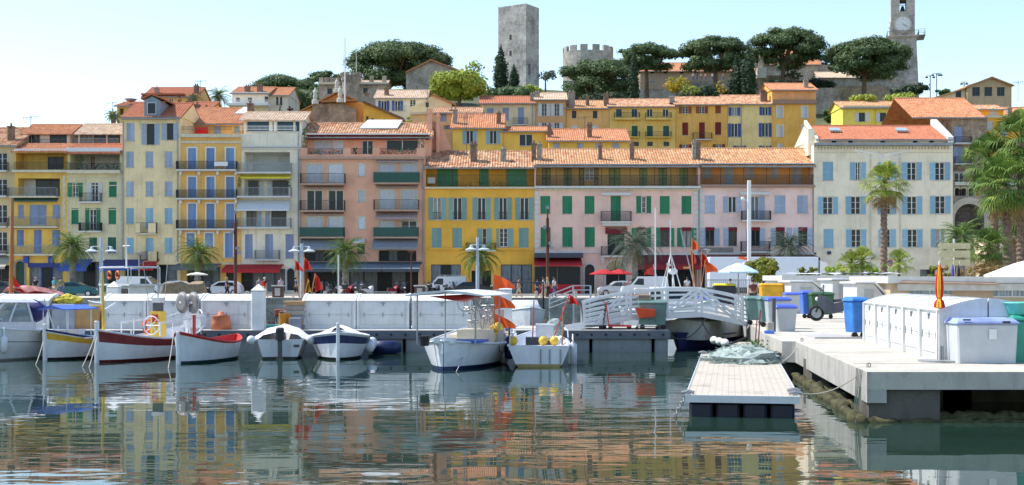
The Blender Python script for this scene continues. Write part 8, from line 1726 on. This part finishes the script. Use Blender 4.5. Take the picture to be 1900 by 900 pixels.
# people --------------------------------------------------------------
def skin(name, pts, edges, rad, m_, parent, root=0):
    me = bpy.data.meshes.new(name); me.from_pydata(pts, edges, []); me.materials.append(m_); o = put(name, me, parent)
    md = o.modifiers.new('skin', 'SKIN'); md.use_smooth_shade = True; s_ = o.modifiers.new('sub', 'SUBSURF'); s_.levels = 1; s_.render_levels = 1
    for i, r_ in enumerate(rad): q = r_ if isinstance(r_, tuple) else (r_, r_); me.skin_vertices[0].data[i].radius = q
    me.skin_vertices[0].data[root].use_root = True
    return o
def person(label, x, D, rz, shirt, pants, hair, pose='walk', z0=QZ, skirt=None, h=1.7, longhair=False, bag=None, arms='down', group=None):
    t_ = thing('person', label, 'person', (PX(x, D), D, z0), rz, group); s = h / 1.7; sw = {'walk': .22, 'stand': .05, 'sit': 0}[pose]; dz = -.42 if pose == 'sit' else 0
    hipz = .90 + dz
    def leg(sd, f):
        if pose == 'sit': return [(sd * .1, 0, hipz), (sd * .12, -.42, hipz + .02), (sd * .12, -.42, .06), (sd * .12, -.56, .03)]
        return [(sd * .09, 0, .86), (sd * .10, -f * .5 - .04, .48), (sd * .10, -f + (.08 if f < 0 else 0), .07), (sd * .10, -f - .14, .03)]
    L, Rr = leg(-1, sw), leg(1, -sw)
    a = {'down': ((-.22, -.02, 1.12), (-.24, -.1, .86)), 'bent': ((-.23, .0, 1.14), (-.16, -.24, 1.10))}[arms]
    pts = [(0, 0, .93 + dz), (0, 0, 1.15 + dz), (0, 0, 1.36 + dz), (0, 0, 1.46 + dz), (0, -.01, 1.56 + dz), (0, -.01, 1.66 + dz)]
    E = [(0, 1), (1, 2), (2, 3), (3, 4), (4, 5)]; rad = [(.15, .11), (.13, .10), (.165, .10), .055, (.085, .10), (.07, .08)]
    for q in (L, Rr):
        b0 = len(pts); pts += q; E += [(0, b0), (b0, b0 + 1), (b0 + 1, b0 + 2), (b0 + 2, b0 + 3)]; rad += [.10, .065, .045, .04]
    for sd in (-1, 1):
        b0 = len(pts); sh = (sd * .19, 0, 1.37 + dz); el = (sd * -a[0][0] * 1, a[0][1] - sd * sw * .3, a[0][2] + dz); ha = (sd * -a[1][0], a[1][1] - sd * sw * .6, a[1][2] + dz); pts += [sh, el, ha, (ha[0], ha[1] - .03, ha[2] - .09)]; E += [(2, b0), (b0, b0 + 1), (b0 + 1, b0 + 2), (b0 + 2, b0 + 3)]; rad += [.06, .042, .03, .035]
    sc_ = lambda P_: [(x_ * s, y_ * s, z_ * s) for x_, y_, z_ in P_]
    body = skin('body', sc_(pts), E, [tuple(k * s for k in (r_ if isinstance(r_, tuple) else (r_, r_))) for r_ in rad], SKIN, t_)
    cp = [pts[0], pts[1], pts[2], (0, 0, 1.42 + dz)]; ce = [(0, 1), (1, 2), (2, 3)]; cr = [(.17, .13), (.15, .12), (.19, .125), .08]
    for sd, b0 in ((-1, 14), (1, 18)): k = len(cp); cp += [pts[b0], tuple(lerp(pts[b0][i], pts[b0 + 1][i], .6) for i in range(3))]; ce += [(2, k), (k, k + 1)]; cr += [.08, .062]
    skin('shirt', sc_(cp), ce, [tuple(k * s for k in (r_ if isinstance(r_, tuple) else (r_, r_))) for r_ in cr], shirt, t_)
    lp = [pts[0]] + L[:3] + Rr[:3]; fr = .5 if skirt == 'short' else 1
    if fr < 1: lp[3] = tuple(lerp(lp[2][i], lp[3][i], .1) for i in range(3)); lp[6] = tuple(lerp(lp[5][i], lp[6][i], .1) for i in range(3))
    skin('trousers', sc_(lp), [(0, 1), (1, 2), (2, 3), (0, 4), (4, 5), (5, 6)], [(.17 * s, .135 * s)] + [k * s for k in (.118, .085, .065, .118, .085, .065)], pants, t_)
    mb = MB(); mb.ball((0, .02 * s, (1.645 + dz) * s), (.098 * s, .115 * s, .10 * s), 10, 8, .1)
    if longhair: mb.ball((0, .07 * s, (1.54 + dz) * s), (.09 * s, .06 * s, .15 * s), 8, 6)
    mb.build('hair', hair, t_, True)
    mb = MB(); mb.ball((0, -.115 * s, (1.59 + dz) * s), (.014, .02, .02), 6, 4); mb.build('nose', SKIN, body)
    mb = MB()
    for sd in (-1, 1): mb.ball((sd * .033, -.103 * s, (1.615 + dz) * s), .011, 6, 4)
    mb.build('eyes', BLACK, body)
    if bag: tag(MB().bbox(-.13, .13, -.1, .1, -.2, .2, .05).build('bag', bag, None, loc=Vector((PX(x, D), D, z0)) + Matrix.Rotation(rz, 3, 'Z') @ Vector((.0, .23, 1.18) if bag.name.startswith('bright_red') else (.3, -.1, .55))), ('red backpack worn by the walker in black' if bag.name.startswith('bright_red') else 'pale shoulder bag carried by the person in ' + shirt.name.replace('_cloth', '')), 'bag')
    return t_
cl = {k: plain(k + '_cloth', v, .85) for k, v in dict(black=(.02, .02, .025), white=(.65, .65, .66), coral=(.6, .18, .14), navy=(.03, .04, .10), beige=(.45, .38, .28), denim=(.08, .13, .24), grey=(.22, .22, .23), turquoise=(.08, .40, .42), maroon=(.16, .05, .05), olive=(.2, .2, .08), lilac=(.4, .35, .45)).items()}
HB = plain('hair_brown', (.06, .035, .02), .7); HBl = plain('hair_blond', (.42, .30, .14), .7); HK = plain('hair_black', (.012, .010, .01), .6); HG_ = plain('hair_grey', (.35, .34, .33), .7)
person('woman in a coral top and beige skirt walking past the yellow house', 962, 112.5, R(90), cl['coral'], cl['beige'], HB, skirt='short', longhair=True)
person('man in a white shirt and beige shorts walking with a pale bag', 1008, 110.5, R(80), cl['white'], cl['beige'], HB, skirt='short', bag=plain('bag_pale', (.5, .45, .35)))
person('person in white top and black trousers beside the man in shorts', 1016, 111.5, R(70), cl['beige'], cl['black'], HBl, longhair=True)
person('person in a loose white blouse and denim trousers walking right', 1028, 110.8, R(60), cl['white'], cl['denim'], HB)
person('child in navy clothes left of the group of walkers', 997, 113, R(20), cl['navy'], cl['navy'], HK, 'stand', h=1.5)
person('blonde woman in black walking past the white small car', 421, 110, R(100), cl['black'], cl['black'], HBl, longhair=True)
person('person in grey standing under the red awning', 481, 113, R(10), cl['grey'], cl['denim'], HB, 'stand')
person('walker in black with white hat hair and red backpack', 491, 112, R(150), cl['black'], cl['beige'], plain('hat_white', (.65, .63, .58)), bag=plain('bright_red_cloth', (0,) * 3), skirt='short')
person('person standing with folded arms beside the brown utility box', 521, 114, 0, cl['lilac'], cl['navy'], HB, 'stand', arms='bent')
person('person in navy walking away right of the arched black door', 549, 110, R(110), cl['navy'], cl['black'], HK, skirt='short')
person('fair-haired person in a black shirt on the far left promenade', 66, 110, 0, cl['black'], cl['denim'], HBl, 'stand')
person('person in a turquoise top left of the teal car', 101, 110, R(160), cl['turquoise'], cl['beige'], HBl, 'stand')
person('person in olive green beside the one in turquoise', 113, 112, R(200), cl['olive'], cl['denim'], HB, 'stand')
person('person in a black top behind the black and yellow dumpster', 1355, 78, 0, cl['black'], cl['denim'], HK, 'stand', h=1.6)
person('person in a maroon shirt beside the yellow dumpster, seen from behind', 1397, 68, R(180), cl['maroon'], cl['black'], HK, 'stand', h=1.6)
person('person in a white shirt working behind the trawler wheelhouse', 1275, 108.8, R(180), cl['white'], cl['navy'], HK, 'stand')
HP = [('white', 1286), ('black', 1293), ('white', 1301), ('coral', 1309), ('white', 1322), ('navy', 1330), ('lilac', 1342)]
for i, (c, x) in enumerate(HP): person(f'tiny visitor in {c} on the castle terrace, ' + ('leftmost', 'second from left', 'third from left', 'fourth from left', 'third from right', 'second from right', 'rightmost')[i], x, 276, R(40 * i), cl[c], cl['denim'], HB, 'stand', z0=PZ(150, 276), group='visitors on the castle terrace')
h = UH('castle_terrace', 'terrace wall with hedge on which the tiny visitors stand', 'wall', 1270, 1395, 150, 185, 274, GST, dep=6); h.done()
# utility boxes and bollards
BX = plain('brown_cabinet', (.10, .05, .035), .7)
for lb, x, D, w_ in (('brown utility box with pale panel left of the date palm at the orange house', 336, 110.5, .9), ('brown utility box with pale panel before the red awning', 516, 110.5, .9), ('brown utility box with pale panel right of the motorbike pair', 779, 110.5, .9), ('brown utility box left of the orange flags', 921, 110.5, .9)):
    t_ = thing('utility_box', lb, 'cabinet', (PX(x, D), D, QZ), 0, 'brown utility boxes on the promenade'); MB().box(-w_ / 2, w_ / 2, -.3, .3, 0, .95).build('body', BX, t_); MB().box(-w_ / 2 - .06, w_ / 2 + .06, -.36, .36, .952, 1.05).build('top', OFFW, t_); MB().box(-w_ * .25, w_ * .25, -.32, -.303, .15, .8).build('panel', plain('grey_panel', (.4, .4, .38)), t_)
for i, x in enumerate((459, 603, 661, 808, 870, 995, 1068, 409)): o = MB().bbox(-.13, .13, -.13, .13, 0, .55, .03).build('bollard', plain('stone_bollard', (.5, .46, .38), .9), None, loc=(PX(x, 109.9), 109.9, QZ)); tag(o, 'square pale stone bollard ' + ('left of the red awning walkers', 'among the motorbikes, left', 'under the bright date palm', 'before the van with ladders', 'before the black saloon', 'beside the red restaurant front', 'at the head of the gangway', 'left of the blonde woman in black')[i], 'bollard', 'stone bollards on the promenade')
mb = MB(); v = []; nx_, ny_ = 24, 8
for i in range(nx_ + 1):
    for j in range(ny_ + 1):
        x, y = lerp(-1.9, 1.9, i / nx_), lerp(-.7, .7, j / ny_); e = min(1, (1 - abs(x) / 1.9) * 8) * min(1, (1 - abs(y) / .7) * 4); v.append((x, y, e * (1.25 + .25 * noise.noise(Vector((x * 1.3, y, 2))))))
mb.add(v, [(i * (ny_ + 1) + j, (i + 1) * (ny_ + 1) + j, (i + 1) * (ny_ + 1) + j + 1, i * (ny_ + 1) + j + 1) for i in range(nx_) for j in range(ny_)]); tag(mb.build('burlap_heap', plain('burlap', (.30, .22, .13), .95, 0, .3, 4), None, loc=(PX(340, 109.6), 109.9, QZ)), 'burlap sheet draped over a long heap on the promenade', 'heap')
parasol('small red cafe parasol before the fanlight door, left one', 1120, 499, 508, 133, 1.5, REDAW); parasol('small red cafe parasol before the fanlight door, right one', 1148, 499, 508, 134, 1.5, REDAW)
o = tag(MB().lathe([(.3, 0), (.34, .35), (.36, .36), (.3, .37)], 12).build('basket', BLUEP, None, loc=(PX(1306, 58.5), 58.5, 1.55)), 'blue bucket hung beside the marker flags', 'bucket')
# benches
for i, x in enumerate((712, 1125)):
    t_ = thing('bench', ('low grey bench between the motorbike groups', 'low wooden bench before the white hatchback')[i], 'bench', (PX(x, 111), 111, QZ)); MB().box(-1.1, 1.1, -.2, .2, .42, .5).build('seat', WOOD if i else GREY, t_)
    for s in (-.9, .9): MB().box(s - .06, s + .06, -.18, .18, 0, .42).build('leg', GREY, t_)
t_ = thing('tricycle', 'dark cargo tricycle with a red bag behind the white pile', 'bicycle', (PX(503, 47.6), 47.6, .76))
for x, y in ((-.45, 0), (.4, .22), (.4, -.22)): MB().ring_torus((x, y, .26), .25, .018, 'y', 18, 5).build('wheel', RUBBER, t_)
MB().tube([(-.45, 0, .26), (-.3, 0, .75), (-.2, 0, .95)], .02, 5).tube([(-.3, 0, .7), (.4, 0, .35), (.4, 0, .26)], .02, 5).tube([(-.2, -.25, .98), (-.2, .25, .98)], .015, 4).build('frame', DGREY, t_); MB().bbox(.15, .65, -.2, .2, .4, .68, .03).build('cargo_box', plain('rust_box', (.25, .07, .04)), t_)
parasol('small white flat parasol above the burlap heap', 366, 505, 509, 112, .9, plain('parasol_white', (0,) * 3))
for lb, x, D, c in (('furled dark blue flag standing before the direction signs', 1768, 79, (.06, .06, .22)), ('black and white marker pole right of the furled blue flag', 1779, 79, (.015, .015, .02))):
    t_ = thing('marker_flag', lb, 'flag', (PX(x, D), D, QZ)); MB().tube([(0, 0, 0), (.05, 0, 2.7)], .02, 5).build('pole', OFFW, t_); MB().lathe([(.07, 1.5), (.10, 1.8), (.08, 2.2), (.02, 2.5)], 7).build('flag', plain('marker_' + lb[:6], c, .8), t_)
for i, (x, yb, D, lb) in enumerate(((1190, 511, 64, 'pale fish box stacked on the trawler plank roof, left'), (1228, 511, 62, 'pale fish box by the trawler mast foot'))):
    tag(MB().bbox(-.35, .35, -.25, .25, 0, .3, .03).build('fish_box', (OFFW, HW)[i], None, loc=(PX(x, D), D, (1.78, 1.78)[i])), lb, 'box')
